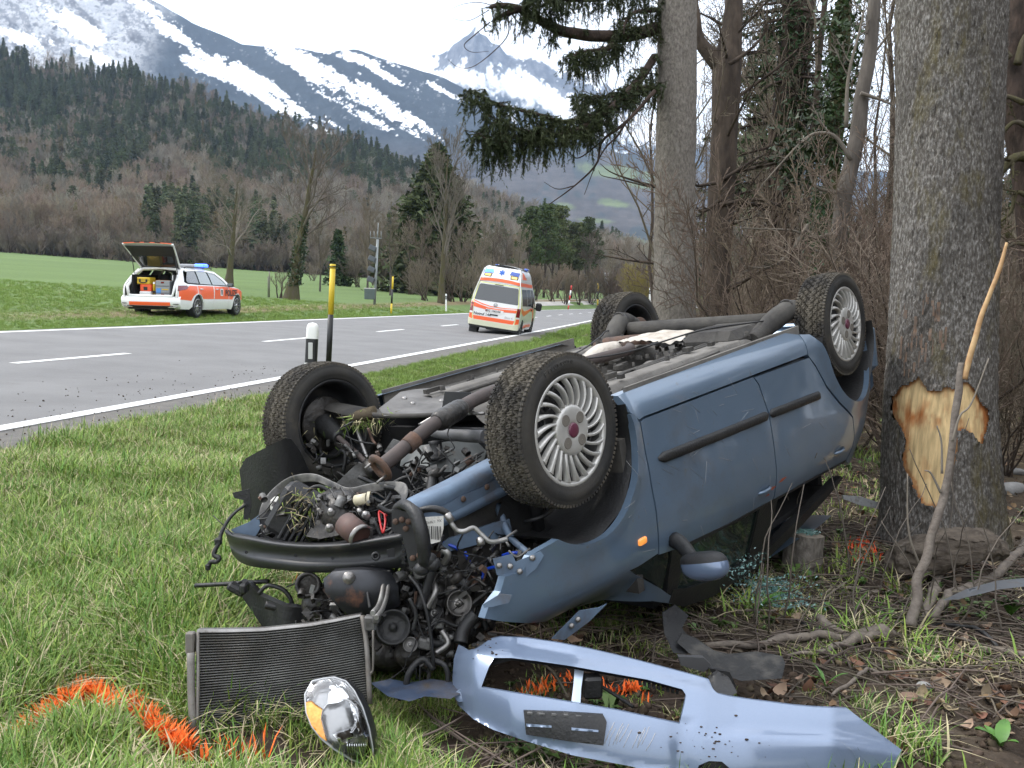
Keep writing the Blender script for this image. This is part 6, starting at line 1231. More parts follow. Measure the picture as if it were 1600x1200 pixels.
for k in range(12): a = k*2*np.pi/12; e1 = np.cross(axp, [0, 0, 1.]); e1 /= np.linalg.norm(e1); e2 = np.cross(axp, e1); m = MB(); e = e1*math.cos(a)+e2*math.sin(a); m.box(cl(712, 915, 3.5)+e*.062, (.01, .006, .09), R=np.stack([e, np.cross(axp, e), axp], 1)); CB(m, 'alternator_rib', alu, ao)
CB(relief([(625, 912), (645, 905), (662, 925), (668, 948), (650, 950), (632, 935)], 3.38, .05, 6), 'mounting_bracket', M('brown_grey_casting', (.11, .10, .09), rough=.7, col2=(.07, .06, .05), vs=14))
CB(relief([(645, 917), (656, 912), (660, 919), (650, 925)], 3.365, .004, 5), 'bracket_slot', inside_m)
pipe_al = bpy.data.materials['dull_aluminium_pipe']
for L_, r, mt, nm in (([(607, 893, 3.3), (605, 925, 3.24), (598, 950, 3.15), (588, 965, 3.06)], .0085, pipe_al, 'condenser_pipe'), ([(600, 893, 3.3), (598, 920, 3.24), (592, 945, 3.16), (582, 958, 3.08)], .0085, pipe_al, 'condenser_pipe'),
        ([(690, 858, 3.3), (700, 866, 3.3), (694, 880, 3.32)], .012, pipe_al, 'silver_pipe'), ([(686, 882, 3.34), (700, 896, 3.34), (722, 908, 3.36), (738, 917, 3.38)], .016, M('rubber_silver_hose', (.10, .10, .10), rough=.5), 'engine_hose'), ([(655, 950, 3.3), (668, 915, 3.3), (676, 880, 3.3)], .017, black_pl, 'engine_hose'), ([(676, 905, 3.34), (680, 925, 3.3), (668, 950, 3.3)], .011, steel, 'silver_pipe'),
        ([(640, 900, 3.25), (655, 920, 3.22), (665, 950, 3.2), (672, 985, 3.2), (676, 1020, 3.2), (678, 1045, 3.22)], .006, black_pl, 'wire_loom'), ([(678, 1045, 3.22), (660, 1030, 3.22), (640, 1050, 3.2), (632, 1080, 3.2), (622, 1092, 3.2)], .011, black_pl, 'wire_loom'), ([(676, 1030, 3.22), (695, 1040, 3.2), (700, 1062, 3.2), (694, 1085, 3.2)], .009, black_pl, 'wire_loom'), ([(578, 895, 3.4), (574, 920, 3.25), (578, 950, 3.2)], .005, black_pl, 'wire_loom'),
        ([(640, 985, 3.35), (660, 1000, 3.33), (690, 1005, 3.33), (712, 990, 3.35)], .018, black_pl, 'engine_hose'), ([(600, 1010, 3.4), (625, 1030, 3.35), (660, 1025, 3.33)], .016, grease, 'engine_hose'), ([(715, 965, 3.4), (735, 955, 3.42), (750, 960, 3.42), (760, 985, 3.4)], .013, black_pl, 'engine_hose'), ([(742, 960, 3.3), (724, 985, 3.28), (720, 1005, 3.26)], .024, black_pl, 'torn_hose'), ([(665, 985, 3.25), (688, 970, 3.28), (715, 978, 3.3), (730, 960, 3.32)], .006, black_pl, 'wire_loom'), ([(700, 940, 3.45), (740, 925, 3.5), (780, 925, 3.5)], .005, steel, 'wire_loom'),
        ([(640, 935, 3.2), (650, 960, 3.2), (645, 985, 3.2)], .007, black_pl, 'wire_loom'), ([(690, 985, 3.28), (700, 1005, 3.27), (682, 1020, 3.27)], .010, steel, 'silver_pipe'), ([(560, 965, 3.3), (590, 975, 3.25), (600, 960, 3.2)], .008, black_pl, 'wire_loom')):
    ctube(nm, mt, [cl(*q) for q in L_], r, 8, 26)
bw = M('blue_wire_insulation', (.01, .06, .50), rough=.35, coat=.4)
for L_ in ([(692, 848, 3.42), (706, 853, 3.42), (716, 858, 3.42)], [(726, 862, 3.44), (734, 880, 3.44), (738, 900, 3.44), (741, 908, 3.44)], [(754, 905, 3.4), (756, 893, 3.4), (768, 887, 3.38), (790, 884, 3.34)], [(785, 868, 3.42), (800, 864, 3.4), (815, 864, 3.38)]): ctube('blue_wire', bw, [cl(*q) for q in L_], .0062, 8, 20)
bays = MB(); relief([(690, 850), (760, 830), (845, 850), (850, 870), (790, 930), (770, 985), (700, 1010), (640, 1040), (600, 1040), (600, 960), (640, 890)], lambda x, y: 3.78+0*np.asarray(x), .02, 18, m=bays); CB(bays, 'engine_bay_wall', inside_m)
for cs, mt in (([(700, 975, 3.40, .06), (660, 985, 3.42, .07), (735, 985, 3.45, .06)], grease), ([(640, 1020, 3.35, .06), (690, 1010, 3.36, .05), (610, 1020, 3.4, .07)], grease), ([(730, 880, 3.55, .05), (715, 890, 3.55, .05)], black_pl), ([(690, 940, 3.45, .05), (660, 900, 3.5, .05)], grease)): blob('ancillary', mt, cs)
for px, py, d, mt in ((664, 1005, 3.28, alu), (698, 1000, 3.3, alu), (672, 940, 3.33, alu), (628, 900, 3.34, steel), (655, 893, 3.3, alu), (705, 925, 3.4, steel), (725, 900, 3.45, black_pl), (685, 975, 3.3, alu)):
    m = MB(); m.box(cl(px, py, d), rs.uniform(.02, .05, 3), R=RWC.T @ np.array(Matrix.Rotation(rs.uniform(0, 2), 3, 'Y')), bev=.006); m.lathe([(.001, .01), (.009, .01), (.011, -.02)], cl(px+6, py-4, d-.01), axp, 10); CB(m, 'fitting', mt)
# front corner of the wing: brackets with holes
CB(relief([(770, 873), (800, 866), (806, 878), (845, 862), (850, 868), (838, 888), (800, 920), (792, 905), (776, 898)], lambda x, y: 3.20+(np.asarray(x)-770)*.0008, .006, 6), 'wing_bracket', blue_in)
for px, py in ((780, 884), (797, 885), (812, 893), (832, 872)): m = MB(); m.lathe([(.001, .008), (.009, .008), (.011, 0)], cl(px, py, 3.19+(px-770)*.0008), cl(px, py, 3)-cl(px, py, 3.1), 8); CB(m, 'bracket_bolt', steel)
CB(relief([(754, 945), (782, 928), (800, 930), (795, 942), (770, 948), (757, 950)], 3.14, .006, 5), 'wing_tip_bracket', blue_in)
CB(relief([(862, 998), (905, 955), (935, 950), (948, 944), (920, 972), (882, 1000)], lambda x, y: 3.28+(np.asarray(x)-862)*.0022, .012, 6), 'hinge_strip', blue_in)
for px, py in ((893, 978), (903, 968)): m = MB(); m.lathe([(.001, .008), (.009, .008), (.011, 0)], cl(px, py, 3.27+(px-862)*.0022), cl(px, py, 3)-cl(px, py, 3.1), 8); CB(m, 'hinge_bolt', steel)
# strut and spring in the open wheel arch
m = MB(); a = np.linspace(0, 7*np.pi, 110); b0, b1 = np.array([-.03, -.52, .40]), np.array([-.05, -.50, .68]); P = b0+(b1-b0)*(a/a[-1])[:, None]+np.stack([.062*np.cos(a), .062*np.sin(a), 0*a], -1); m.tube(P, .0085, 8); CB(m, 'coil_spring', dull_black)
m = MB(); m.lathe([(.03, -.03), (.085, -.03), (.09, -.02), (.08, .0), (.055, .01), (.03, .012)], b0, b1-b0, 24); m.lathe([(.028, 0), (.026, .3), (.001, .3)], b0, b1-b0, 16); CB(m, 'strut', dull_black)
ctube('arch_brace', blue_in, [cl(x, y, d) for x, y, d in ((778, 790, 3.62), (795, 835, 3.5), (820, 860, 3.38), (838, 872, 3.28))], [.016, .014, .013, .012], 6)
m = MB(); m.box((-.30, -.52, .62), (.04, .5, .62)); m.box((.05, -.44, .62), (.6, .03, .40)); CB(m, 'inner_wing', under_dk)
# crumpled bonnet under the front
hm = MB()
relief([(580, 1068), (610, 1062), (640, 1068), (672, 1062), (705, 1066), (722, 1082), (704, 1092), (664, 1088), (640, 1096), (606, 1088)], lambda x, y: 3.26-(np.asarray(y)-1060)*.0052-.05*fbm(np.stack([np.asarray(x)*.03, np.asarray(y)*.05, 0*np.asarray(x)], -1), 3), .01, 6, m=hm); CB(hm, 'crumpled_bonnet', M('dirty_blue_paint', (.06, .085, .14), rough=.4, metal=.3, coat=.4, dirt=[((.06, .048, .036), 5, .45, .65, .95)]))

# scratches and scuffs on the doors
sg = np.random.default_rng(4); m = MB()
for k in range(46):
    x, z = sg.uniform(-2.2, -.2), sg.uniform(.28, .9)
    if sg.uniform() < .5: x, z = sg.normal(-.75, .25), sg.normal(.40, .09)
    l = sg.uniform(.02, .12); a = sg.normal(-.5, .5); t = np.linspace(-.5, .5, 5); X, Z = x+l*np.cos(a)*t, z+l*np.sin(a)*t; m.tube(np.stack([X, -(ys(X, Z)+.0006), Z], -1), .0007, 3)
CB(m, 'scratches', M('scratched_paint', (.36, .36, .37), rough=.7), kind='stuff')

# small torn bits, clips and loose wires all through the bay: too many and too small to pick apart
cg = np.random.default_rng(9); bits = {0: MB(), 1: MB(), 2: MB()}; wires = MB()
for (x0, x1, y0, y1, d0, d1, n) in ((405, 620, 775, 838, 3.72, 3.42, 120), (470, 640, 893, 1010, 3.36, 3.30, 90), (620, 770, 880, 1045, 3.30, 3.36, 170), (640, 780, 700, 800, 3.95, 3.60, 70), (480, 600, 690, 770, 4.22, 4.05, 50), (640, 840, 845, 900, 3.34, 3.36, 60)):
    for k in range(n):
        f = cg.uniform(); px, py = x0+(x1-x0)*f, cg.uniform(y0, y1); c = cl(px, py, d0+(d1-d0)*f+cg.uniform(-.02, .12)); Rm = np.array(Matrix.Rotation(cg.uniform(0, 6), 3, cg.normal(0, 1, 3).tolist())) if False else np.linalg.qr(cg.normal(0, 1, (3, 3)))[0]; m = bits[int(cg.choice(3, p=[.6, .3, .1]))]; t = cg.uniform()
        if t < .4: m.box(c, cg.uniform(.006, .05, 3)*[1, .6, .4], R=Rm)
        elif t < .65: r = cg.uniform(.006, .02); m.lathe([(.001, r*1.2), (r, r*1.2), (r*1.1, 0), (r*1.1, -r)], c, Rm[0], 8)
        elif t < .85: m.box(c, (cg.uniform(.03, .09), cg.uniform(.008, .02), .003), R=Rm)
        else: m.tube(spline([c, c+Rm[0]*.04, c+Rm[1]*.05+Rm[0]*.06], 7), cg.uniform(.003, .008), 5)
        if k % 5 == 0: q = c+cg.normal(0, .05, 3); wires.tube(spline([c, (c+q)/2+cg.normal(0, .04, 3), q, q+cg.normal(0, .06, 3)], 12), cg.uniform(.0015, .004), 4)
CB(bits[0], 'bay_debris', grease, kind='stuff'); CB(bits[1], 'bay_fittings', alu, kind='stuff'); CB(bits[2], 'rusty_bits', rust, kind='stuff'); CB(wires, 'loose_wires', black_pl, kind='stuff')
ub = MB()
for k in range(170):
    x, y = cg.uniform(-2.0, -.45), cg.uniform(-.7, .7); c = np.array([x, y, .20-.06*(.38 < abs(y) < .52)]); r = cg.uniform(.005, .014)
    if k % 3: ub.lathe([(.001, -.012), (r, -.012), (r*1.2, .01)], c, (0, 0, 1), 7)
    else: ub.box(c, (cg.uniform(.02, .12), cg.uniform(.01, .04), .02))
CB(ub, 'floor_clips', under_dk, kind='stuff')
for y0, x0, x1, r in ((-.36, -.45, -1.95, .007), (-.345, -.45, -1.95, .005), (.33, -.5, -1.8, .009), (-.58, -.6, -1.9, .004)): ctube('brake_line', under_dk, [(x0, y0, .175), ((x0+x1)/2-.2, y0+.02, .165), ((x0+x1)/2+.2, y0-.01, .17), (x1, y0-.03, .16)], r, 6)
ctube('hand_brake_cable', black_pl, [(-.9, .06, .10), (-1.3, -.1, .13), (-1.7, -.32, .09), (-2.0, -.5, .10), (-2.3, -.56, .12)], .0045, 6)
ctube('hand_brake_cable', black_pl, [(-.9, .10, .10), (-1.3, .2, .12), (-1.7, .34, .10), (-2.0, .5, .10), (-2.3, .56, .12)], .0045, 6)

CB(relief([(384, 846), (402, 815), (430, 790), (520, 780), (610, 785), (642, 800), (640, 842), (540, 856), (440, 852)], lambda x, y: 3.98-(np.asarray(x)-384)*.0020, .02, 10), 'dark_bay_backing', inside_m)  # dark backing sheet added so the gap above the beam reads as shade

for q in ([(-1.33, .812), (-1.37, .806), (-1.405, .812), (-1.37, .822)], [(-1.425, .803), (-1.46, .790), (-1.505, .794), (-1.46, .806)], [(-1.30, .835), (-1.335, .83), (-1.345, .84)]): CB(panel(MB(), q, lambda x, z: np.stack([x, -(ys(x, z)+.0022), z], -1), .02, .001, inward=(0, 1, 0)), 'orange_smear', M('orange_smear_paint', (.30, .07, .03), rough=.7) if 'orange_smear_paint' not in bpy.data.materials else bpy.data.materials['orange_smear_paint'])
# ================================================================== loose parts and things round the wreck
def thing(name, o, label, cat, group=None): return empty(name, Matrix.Translation(Vector([float(q) for q in o])), label, cat, group)
def relief_w(poly, dfun, th=.006, st=6., holes=(), m=None):
    m = m or MB(); f_ = dfun if callable(dfun) else (lambda x, y: np.full(np.shape(x), float(dfun)))
    def surf(x, y): d = f_(x, y); return np.stack([(x-800)/FPX*d, (y-600)/FPX*d, d], -1) @ WR.T+CAMP
    Bs = [resamp(q, st) for q in (poly, *holes)]; O = Bs[0]; lo, hi = O.min(0), O.max(0); X, Y = np.meshgrid(np.arange(lo[0]+st/2, hi[0], st), np.arange(lo[1]+st/2, hi[1], st), indexing='ij'); X, Y = X.ravel(), Y.ravel(); k = inpoly(X, Y, O) & (dpoly(X, Y, O) > st*.45)
    for h in Bs[1:]: k &= ~inpoly(X, Y, h) & (dpoly(X, Y, h) > st*.45)
    V2 = np.concatenate(Bs+[np.stack([X[k], Y[k]], 1)]); E = []; n = 0
    for b in Bs: E += [(n+i, n+(i+1) % len(b)) for i in range(len(b))]; n += len(b)
    vo, eo, fo, *_ = delaunay_2d_cdt([Vector(q) for q in V2], E, [], 0, 1e-6); A = np.array([tuple(q) for q in vo]); F = np.array(fo); C = A[F].mean(1); kk = inpoly(C[:, 0], C[:, 1], O)
    for h in Bs[1:]: kk &= ~inpoly(C[:, 0], C[:, 1], h)
    F = F[kk]; S = surf(A[:, 0], A[:, 1]); a, b, c = S[F[:, 0]], S[F[:, 1]], S[F[:, 2]]; fwd = WR @ np.array([0, 0, 1.])
    if (np.cross(b-a, c-a) @ fwd).sum() > 0: F = F[:, ::-1]
    m.add(S, F, 0, True)
    if th:
        for b in Bs: R0 = surf(b[:, 0], b[:, 1]); m.grid(np.stack([R0, R0+fwd*th], 1), 0, False, closeu=True)
        m.add(S+fwd*th, F[:, ::-1], 0, True)
    return m
def wtube(m, pts, d, r, k=8, n=None, wob=.0): 
    d = np.broadcast_to(np.asarray(d, float), (len(pts),)); n = n or 5*len(pts); P = spline([at(x, y, z) for (x, y), z in zip(pts, d)], n); P = P+(np.stack([vnoise(P*9), vnoise(P*9+7), vnoise(P*9+3)], -1)-.5)*wob; m.tube(P, np.interp(np.linspace(0, 1, n), np.linspace(0, 1, np.size(r)), np.atleast_1d(r)), k); return P
blue_b = M('scuffed_bumper_paint', (.165, .215, .31), rough=.28, metal=.30, coat=.8, col2=(.175, .225, .32), vs=200, dirt=[((.16, .115, .075), 3.2, .68, .80, .85)])
# --- torn-off front bumper cover
bump = thing('bumper_cover', gpt(900, 1190), 'torn off light blue bumper cover lying on the ground in front of the wreck', 'bumper')
O = [(707, 1058), (709, 1030), (716, 1008), (724, 1012), (732, 1017), (742, 1015), (751, 1010), (760, 1003), (768, 998), (782, 995), (822, 997), (870, 1004), (917, 1013), (965, 1024), (1012, 1036), (1050, 1046), (1088, 1056), (1108, 1062), (1111, 1070), (1115, 1078), (1122, 1084), (1138, 1088), (1170, 1093), (1202, 1097), (1240, 1102), (1274, 1105), (1324, 1107), (1364, 1138), (1409, 1172), (1404, 1186), (1386, 1222), (1300, 1240), (1140, 1238), (1060, 1218), (984, 1197), (894, 1180), (822, 1158), (770, 1140), (740, 1124), (716, 1102), (708, 1082)]
HOLE = [(772, 1028), (764, 1042), (757, 1060), (752, 1074), (822, 1086), (895, 1098), (965, 1110), (1062, 1131), (1066, 1115), (1070, 1098), (1072, 1086), (1066, 1077), (1012, 1062), (950, 1051), (894, 1041), (840, 1033), (799, 1028)]
FOG = [(1086, 1212), (1092, 1196), (1108, 1189), (1128, 1190), (1142, 1202), (1138, 1216)]
def dbump(x, y):
    x = np.asarray(x, float); y = np.asarray(y, float); yb = np.interp(x, [700, 820, 980, 1150, 1400], [1095, 1158, 1196, 1215, 1205]); h = np.clip((yb-y)/150, -.3, 1.4)
    d = np.interp(x, [700, 740, 800, 900, 1100, 1300, 1420], [3.20, 3.02, 2.90, 2.80, 2.74, 2.76, 2.84])+h*.20-.055*np.sin(np.clip(h, 0, 1)*np.pi)
    ridge = np.interp(x, [1070, 1160, 1300, 1410], [1150, 1142, 1150, 1172]); d = d-.030*sstep(-10, 12, y-ridge)*sstep(1080, 1180, x)+.02*sstep(18, 0, y-np.interp(x, [700, 780, 1000, 1110], [1010, 1000, 1036, 1064]))*(x < 1115)
    return d+.012*np.exp(-((x-1065)/16)**2)*(y > 1125)
relief_w(O, dbump, .012, 6.5, [HOLE, FOG]).build('bumper_skin', blue_b, parent=bump)
def inset(k): return lambda x, y: dbump(x, y)+k
relief_w([(818, 1111), (880, 1113), (942, 1117), (948, 1128), (943, 1165), (900, 1160), (822, 1148)], inset(-.014), .012, 5).build('plate_holder', black_pl, parent=bump)
for q in ([(822, 1131), (862, 1134), (862, 1137), (823, 1135)], [(893, 1137), (935, 1141), (935, 1144), (893, 1141)]): relief_w(q, inset(-.0165), .002, 4).build('holder_slot', blue_b, parent=bump)
for k in range(6): x = 828+19*k; m = MB(); P = at(x, 1114.5+.055*(x-828)*1.0, float(dbump(x, 1114))-.017); m.box(P, (.016, .006, .005)); m.build('holder_tab', M('worn_tab', (.12, .12, .12), rough=.6) if 'worn_tab' not in bpy.data.materials else bpy.data.materials['worn_tab'], parent=bump)
relief_w([(898, 1046), (912, 1048), (908, 1076), (907, 1098), (893, 1097), (896, 1072)], inset(.03), .012, 4).build('grille_clip', M('clip_metal', (.40, .47, .56), rough=.35, metal=.5), parent=bump)
relief_w([(768, 1024), (840, 1029), (950, 1047), (1066, 1073), (1074, 1083), (1066, 1080), (1012, 1066), (894, 1045), (799, 1032), (766, 1040), (758, 1066), (752, 1072)], inset(.03), .05, 5).build('grille_lip', black_pl, parent=bump)
for k in range(9): x = 1000+6*k*1.2; m = MB(); m.box(at(x, 1066+.24*(x-1000), float(dbump(x, 1066))+.03), (.008, .02, .012)); m.build('clip_tooth', black_pl, parent=bump)
m = MB(); m.box(at(925, 1072, 2.98), (.06, .05, .07), R=np.array(Matrix.Rotation(.2, 3, 'Z')), bev=.008); wtube(m, [(935, 1070), (960, 1085), (990, 1105)], [3.0, 3.0, 2.98], .006); m.build('sensor_bracket', black_pl, parent=bump)
m = MB(); c = at(720, 1087, float(dbump(720, 1087))-.002); nv_ = -(at(720, 1087, 3)-at(720, 1087, 2)); m.lathe([(.020, .002), (.019, .003), (.018, .0015), (.001, .002)], c, nv_/np.linalg.norm(nv_)+np.array([-.4, 0, .2]), 24); m.build('tow_eye_cap', blue_b, parent=bump)
relief_w([(1086, 1212), (1092, 1196), (1108, 1189), (1128, 1190), (1142, 1202), (1138, 1216)], inset(.05), .01, 6).build('fog_lamp_recess', black_pl, parent=bump)
relief_w([(1108, 1060), (1122, 1050), (1140, 1060), (1152, 1082), (1138, 1090), (1122, 1086), (1110, 1074)], inset(.035), .02, 5).build('lamp_edge_trim', black_pl, parent=bump)
m = MB(); mud = np.random.default_rng(8)
for k in range(60):
    x, y = mud.normal(1110, 45), mud.normal(1162, 14)
    if k % 3 == 0: x, y = mud.normal(760, 10), mud.normal(1010, 8)
    p = at(x, y, float(dbump(x, y))-.001); m.ball(p, np.array([.005, .004, .002])*mud.uniform(.2, 1.3), 6)
m.build('mud_spots', clod_m, parent=bump, kind='stuff')
m = MB()
for k in range(26): x = 880+k*5.6+mud.normal(0, 4); y0 = 1118+(x-880)*.12+mud.uniform(0, 12); P = [at(x-q*14*mud.uniform(.7, 1.2), y0+q*28, float(dbump(x-q*14, y0+q*28))-.0008) for q in (0, .5, 1)]; m.tube(P, .0009, 4)
m.build('scratches', M('scratched_plastic', (.42, .41, .40), rough=.7), parent=bump, kind='stuff')
# --- condenser / radiator
rad = thing('car_radiator', gpt(440, 1125), 'dark finned car radiator torn out and standing on the grass', 'radiator')
def rgrid(u, v):                         # u 0..1 left-right, v 0..1 top-bottom
    u = np.asarray(u, float); v = np.asarray(v, float)
    xt = 308+u*256; yt = np.interp(u, [0, .2, .4, .55, .7, .85, 1], [986, 985.5, 984, 980, 976, 969, 961]); xb = 306+u*270; yb = 1144-u*42
    x = xt+(xb-xt)*v; y = yt+(yb-yt)*v; d = (2.97+.15*u)+(1-v)*(.10)+.012*np.sin(u*6)*(1-v)
    return np.stack([(x-800)/FPX*d, (y-600)/FPX*d, d], -1) @ WR.T+CAMP
fwd = WR @ np.array([0, 0, 1.])
rad_m = M('dark_aluminium_fins', (.075, .074, .070), rough=.5, metal=.4, col2=(.038, .037, .035), vs=7, vd=6, dirt=[((.17, .145, .115), 9, .60, .8, .9)])
rad_t = M('flat_tube_edge', (.15, .148, .14), rough=.5, metal=.5, col2=(.06, .058, .052), vs=9, vd=6, dirt=[((.10, .085, .065), 6, .5, .75, .9)])
NT = 37; uu = np.linspace(0, 1, 28); R0 = None
for k in range(NT):
    v = (k+.5)/NT; h = .16/NT; q = [rgrid(uu, np.full(28, v-h))-fwd*.003, rgrid(uu, np.full(28, v+h))-fwd*.003]
    G = np.stack([q[0]+fwd*.02, q[0], q[1], q[1]+fwd*.02], 0)
    m = MB(); m.grid(G[::-1]); m.build('radiator_tube', rad_t, parent=rad)
m = MB(); U = np.linspace(0, 1, 220); vv = np.linspace(0, 1, NT+1); G = np.stack([rgrid(U, np.full(220, v))+fwd*(.003+.0035*(np.arange(220) % 2)[:, None]) for v in vv]); m.grid(G[::-1], 0, False); m.build('radiator_fins', rad_m, parent=rad, kind='stuff')
m = MB(); G = np.stack([rgrid(uu, np.full(28, v))+fwd*.024 for v in np.linspace(0, 1, 8)]); m.grid(G); m.build('back_face', rad_m, parent=rad)
m = MB(); G = np.stack([rgrid(uu, np.full(28, v))+fwd*o-np.array([0, 0, 1])*0 for v, o in ((.012, -.004), (-.012, -.004), (-.014, .024), (.0, .024))]); m.grid(G); m.build('top_edge', steel, parent=rad)
grey_al = M('muddy_aluminium', (.20, .19, .175), rough=.6, metal=.35, col2=(.13, .115, .10), vs=10, dirt=[((.13, .10, .075), 6, .5, .75, .9)])
m = MB(); wtube(m, [(298, 1020), (299, 1080), (302, 1143)], [3.03, 3.0, 2.965], .0125, 12, 8); m.build('side_tank', grey_al, parent=rad)
m = MB(); wtube(m, [(309, 988), (309.5, 1060), (308, 1145)], [3.07, 3.01, 2.965], .0055, 6, 8); m.build('side_rail', grey_al, parent=rad)
m = MB(); m.box(at(298, 1004, 3.06), (.028, .03, .068), R=WR @ np.array([[1, 0, 0], [0, 0, 1], [0, -1, 0]]), bev=.004); m.build('top_bracket', grey_al, parent=rad)
m = MB(); wtube(m, [(566, 962), (573, 1010), (578, 1100)], [3.21, 3.17, 3.115], .009, 8, 10); m.build('side_rail', grey_al, parent=rad)
m = MB(); m.box(at(579, 973, 3.16), (.04, .03, .05), bev=.006); m.box(at(588, 966, 3.15), (.022, .03, .03), bev=.005); m.build('pipe_block', alu, parent=rad)
m = MB(); wtube(m, [(583, 985, ), (583, 1040), (581, 1050), (579, 1052)], 3.12, .004, 6, 12); m.build('side_pipe', grey_al, parent=rad)
# --- headlight
hl = thing('headlight', gpt(540, 1192), 'broken off car headlight with orange indicator lying before the radiator', 'headlight')
LO = [(488, 1065), (505, 1061), (522, 1059), (540, 1065), (553, 1080), (566, 1106), (576, 1138), (582, 1171), (581, 1187), (569, 1194), (550, 1187), (524, 1171), (504, 1155), (488, 1135), (479, 1112), (477, 1085)]
def dl(k=0.): 
    def f(x, y): r = np.hypot((np.asarray(x)-530)/62, (np.asarray(y)-1125)/75); return 2.735+.055*np.clip(r, 0, 1.4)**2-(np.asarray(y)-1125)*.0009+(np.asarray(x)-530)*.0006+k
    return f
hb = MB(); G = []
for t, o in ((1.02, .0), (1.05, .02), (1.0, .07), (.85, .13), (.5, .17), (.02, .18)):
    q = (np.array(LO)-[534, 1126])*t+[534+o*130, 1126-o*20]; d = dl(o)(np.array(LO)[:, 0], np.array(LO)[:, 1])+.012; G.append(np.stack([(q[:, 0]-800)/FPX*d, (q[:, 1]-600)/FPX*d, d], -1) @ WR.T+CAMP)
hb.grid(np.stack(G, 1), closeu=True); hb.build('lamp_housing', black_pl, parent=hl)
chrome = M('chrome_reflector', (.78, .79, .80), rough=.10, metal=1.0, col2=(.70, .71, .73), vs=12)
relief_w(LO, dl(.045), 0, 5).build('reflector_back', M('dark_lamp_inside', (.34, .345, .35), rough=.22, metal=.7), parent=hl)
ax_ = -(at(530, 1125, 3)-at(530, 1125, 2)); ax_ = ax_/np.linalg.norm(ax_)
for cx, cy, r in ((531, 1122, .052), (556, 1168, .040), (505, 1078, .030)):
    m = MB(); c = at(cx, cy, float(dl(.05)(cx, cy))); pr = [(r*t, -.045+.05*t*t) for t in np.linspace(.12, 1, 8)]; m.lathe(pr, c, ax_, 20, sm=False); m.lathe([(r, .005), (r*1.06, .010), (r*1.06, -.03)], c, ax_, 24); rf = m.build('reflector_bowl', chrome, parent=hl); m = MB(); m.lathe([(.009, -.04), (.009, -.005), (.006, .0), (.001, .002)], c, ax_, 12); m.build('bulb', chrome, parent=rf)
for q in ([(515, 1070), (538, 1068), (545, 1090), (528, 1098), (512, 1100)], [(545, 1095), (557, 1100), (572, 1150), (562, 1150)], [(520, 1148), (545, 1140), (552, 1152), (535, 1165)], [(538, 1182), (572, 1176), (574, 1188), (560, 1190)]): relief_w(q, dl(.022), .012, 5).build('chrome_facet', chrome, parent=hl)
for k in range(9): x = 542+3.6*k; m = MB(); wtube(m, [(x, 1160+.5*(x-542)*0), (x+3, 1182)], [float(dl(.02)(x, 1165))]*2, .003, 5, 4); m.build('reflector_flute', chrome, parent=hl)
relief_w([(478, 1098), (486, 1097), (494, 1104), (503, 1110), (501, 1124), (505, 1140), (510, 1158), (500, 1151), (487, 1134), (479, 1114)], dl(-.004), .014, 4).build('orange_indicator', M('amber_lens', (.75, .26, .02), rough=.18, coat=1, col2=(.85, .40, .06), vs=60, bump=.002, bs=90), parent=hl)
clear = M('clear_lamp_lens', (.9, .9, .9)); _n = clear.node_tree; _n.nodes.clear(); _o = _n.nodes.new('ShaderNodeOutputMaterial'); _t = _n.nodes.new('ShaderNodeBsdfTransparent'); _g = _n.nodes.new('ShaderNodeBsdfGlossy'); _g.inputs['Roughness'].default_value = .04; _f = _n.nodes.new('ShaderNodeFresnel'); _f.inputs[0].default_value = 1.45; _x = _n.nodes.new('ShaderNodeMixShader')
for a_, b_ in ((_f.outputs[0], _x.inputs[0]), (_t.outputs[0], _x.inputs[1]), (_g.outputs[0], _x.inputs[2]), (_x.outputs[0], _o.inputs[0])): _n.links.new(a_, b_)
relief_w(LO, dl(.0), .003, 4).build('lamp_lens', clear, parent=hl)
m = MB(); q = np.array(LO+[LO[0]], float); P = np.array([at(x, y, float(dl(.004)(x, y))) for x, y in resamp(np.array(LO), 4)]); P = np.concatenate([P, P[:1]]); m.tube(P, .0042, 6, cap=False); m.build('lens_rim', M('lens_rim_plastic', (.42, .43, .44), rough=.2, coat=.5), parent=hl)
# --- other debris
db = thing('radiator_duct', gpt(470, 985), 'torn black plastic duct lying on the grass behind the radiator', 'car debris')
relief_w([(362, 916), (376, 908), (390, 912), (407, 931), (443, 947), (471, 950), (502, 956), (528, 966), (515, 980), (459, 984), (413, 984), (390, 950), (377, 931)], lambda x, y: 3.70-.0016*(np.asarray(x)-362)+.05*np.sin((np.asarray(x)-362)*.06), .05, 7).build('duct_body', black_pl, parent=db)
m = MB(); wtube(m, [(404, 928), (418, 915), (440, 920), (452, 932), (457, 945)], 3.6, .008, 6); wtube(m, [(415, 945), (440, 950), (470, 952)], 3.56, .016, 4); m.build('duct_rib', black_pl, parent=db)
m = MB(); m.box(at(370, 920, 3.66), (.07, .05, .03), R=np.array(Matrix.Rotation(.5, 3, 'Y')), bev=.008); m.box(at(382, 918, 3.64), (.03, .05, .04), bev=.008); m.build('duct_clip', black_pl, parent=db)
m = MB(); wtube(m, [(305, 915), (360, 912), (420, 908)], [3.86, 3.8, 3.74], .009, 4); tag(m.build('plastic_strip', black_pl), 'long thin black plastic strip on the grass left of the torn duct', 'car debris')
dl_ = thing('wheel_arch_liner', gpt(1150, 1060), 'torn black wheel arch liner on the soil behind the light blue bumper cover', 'car debris')
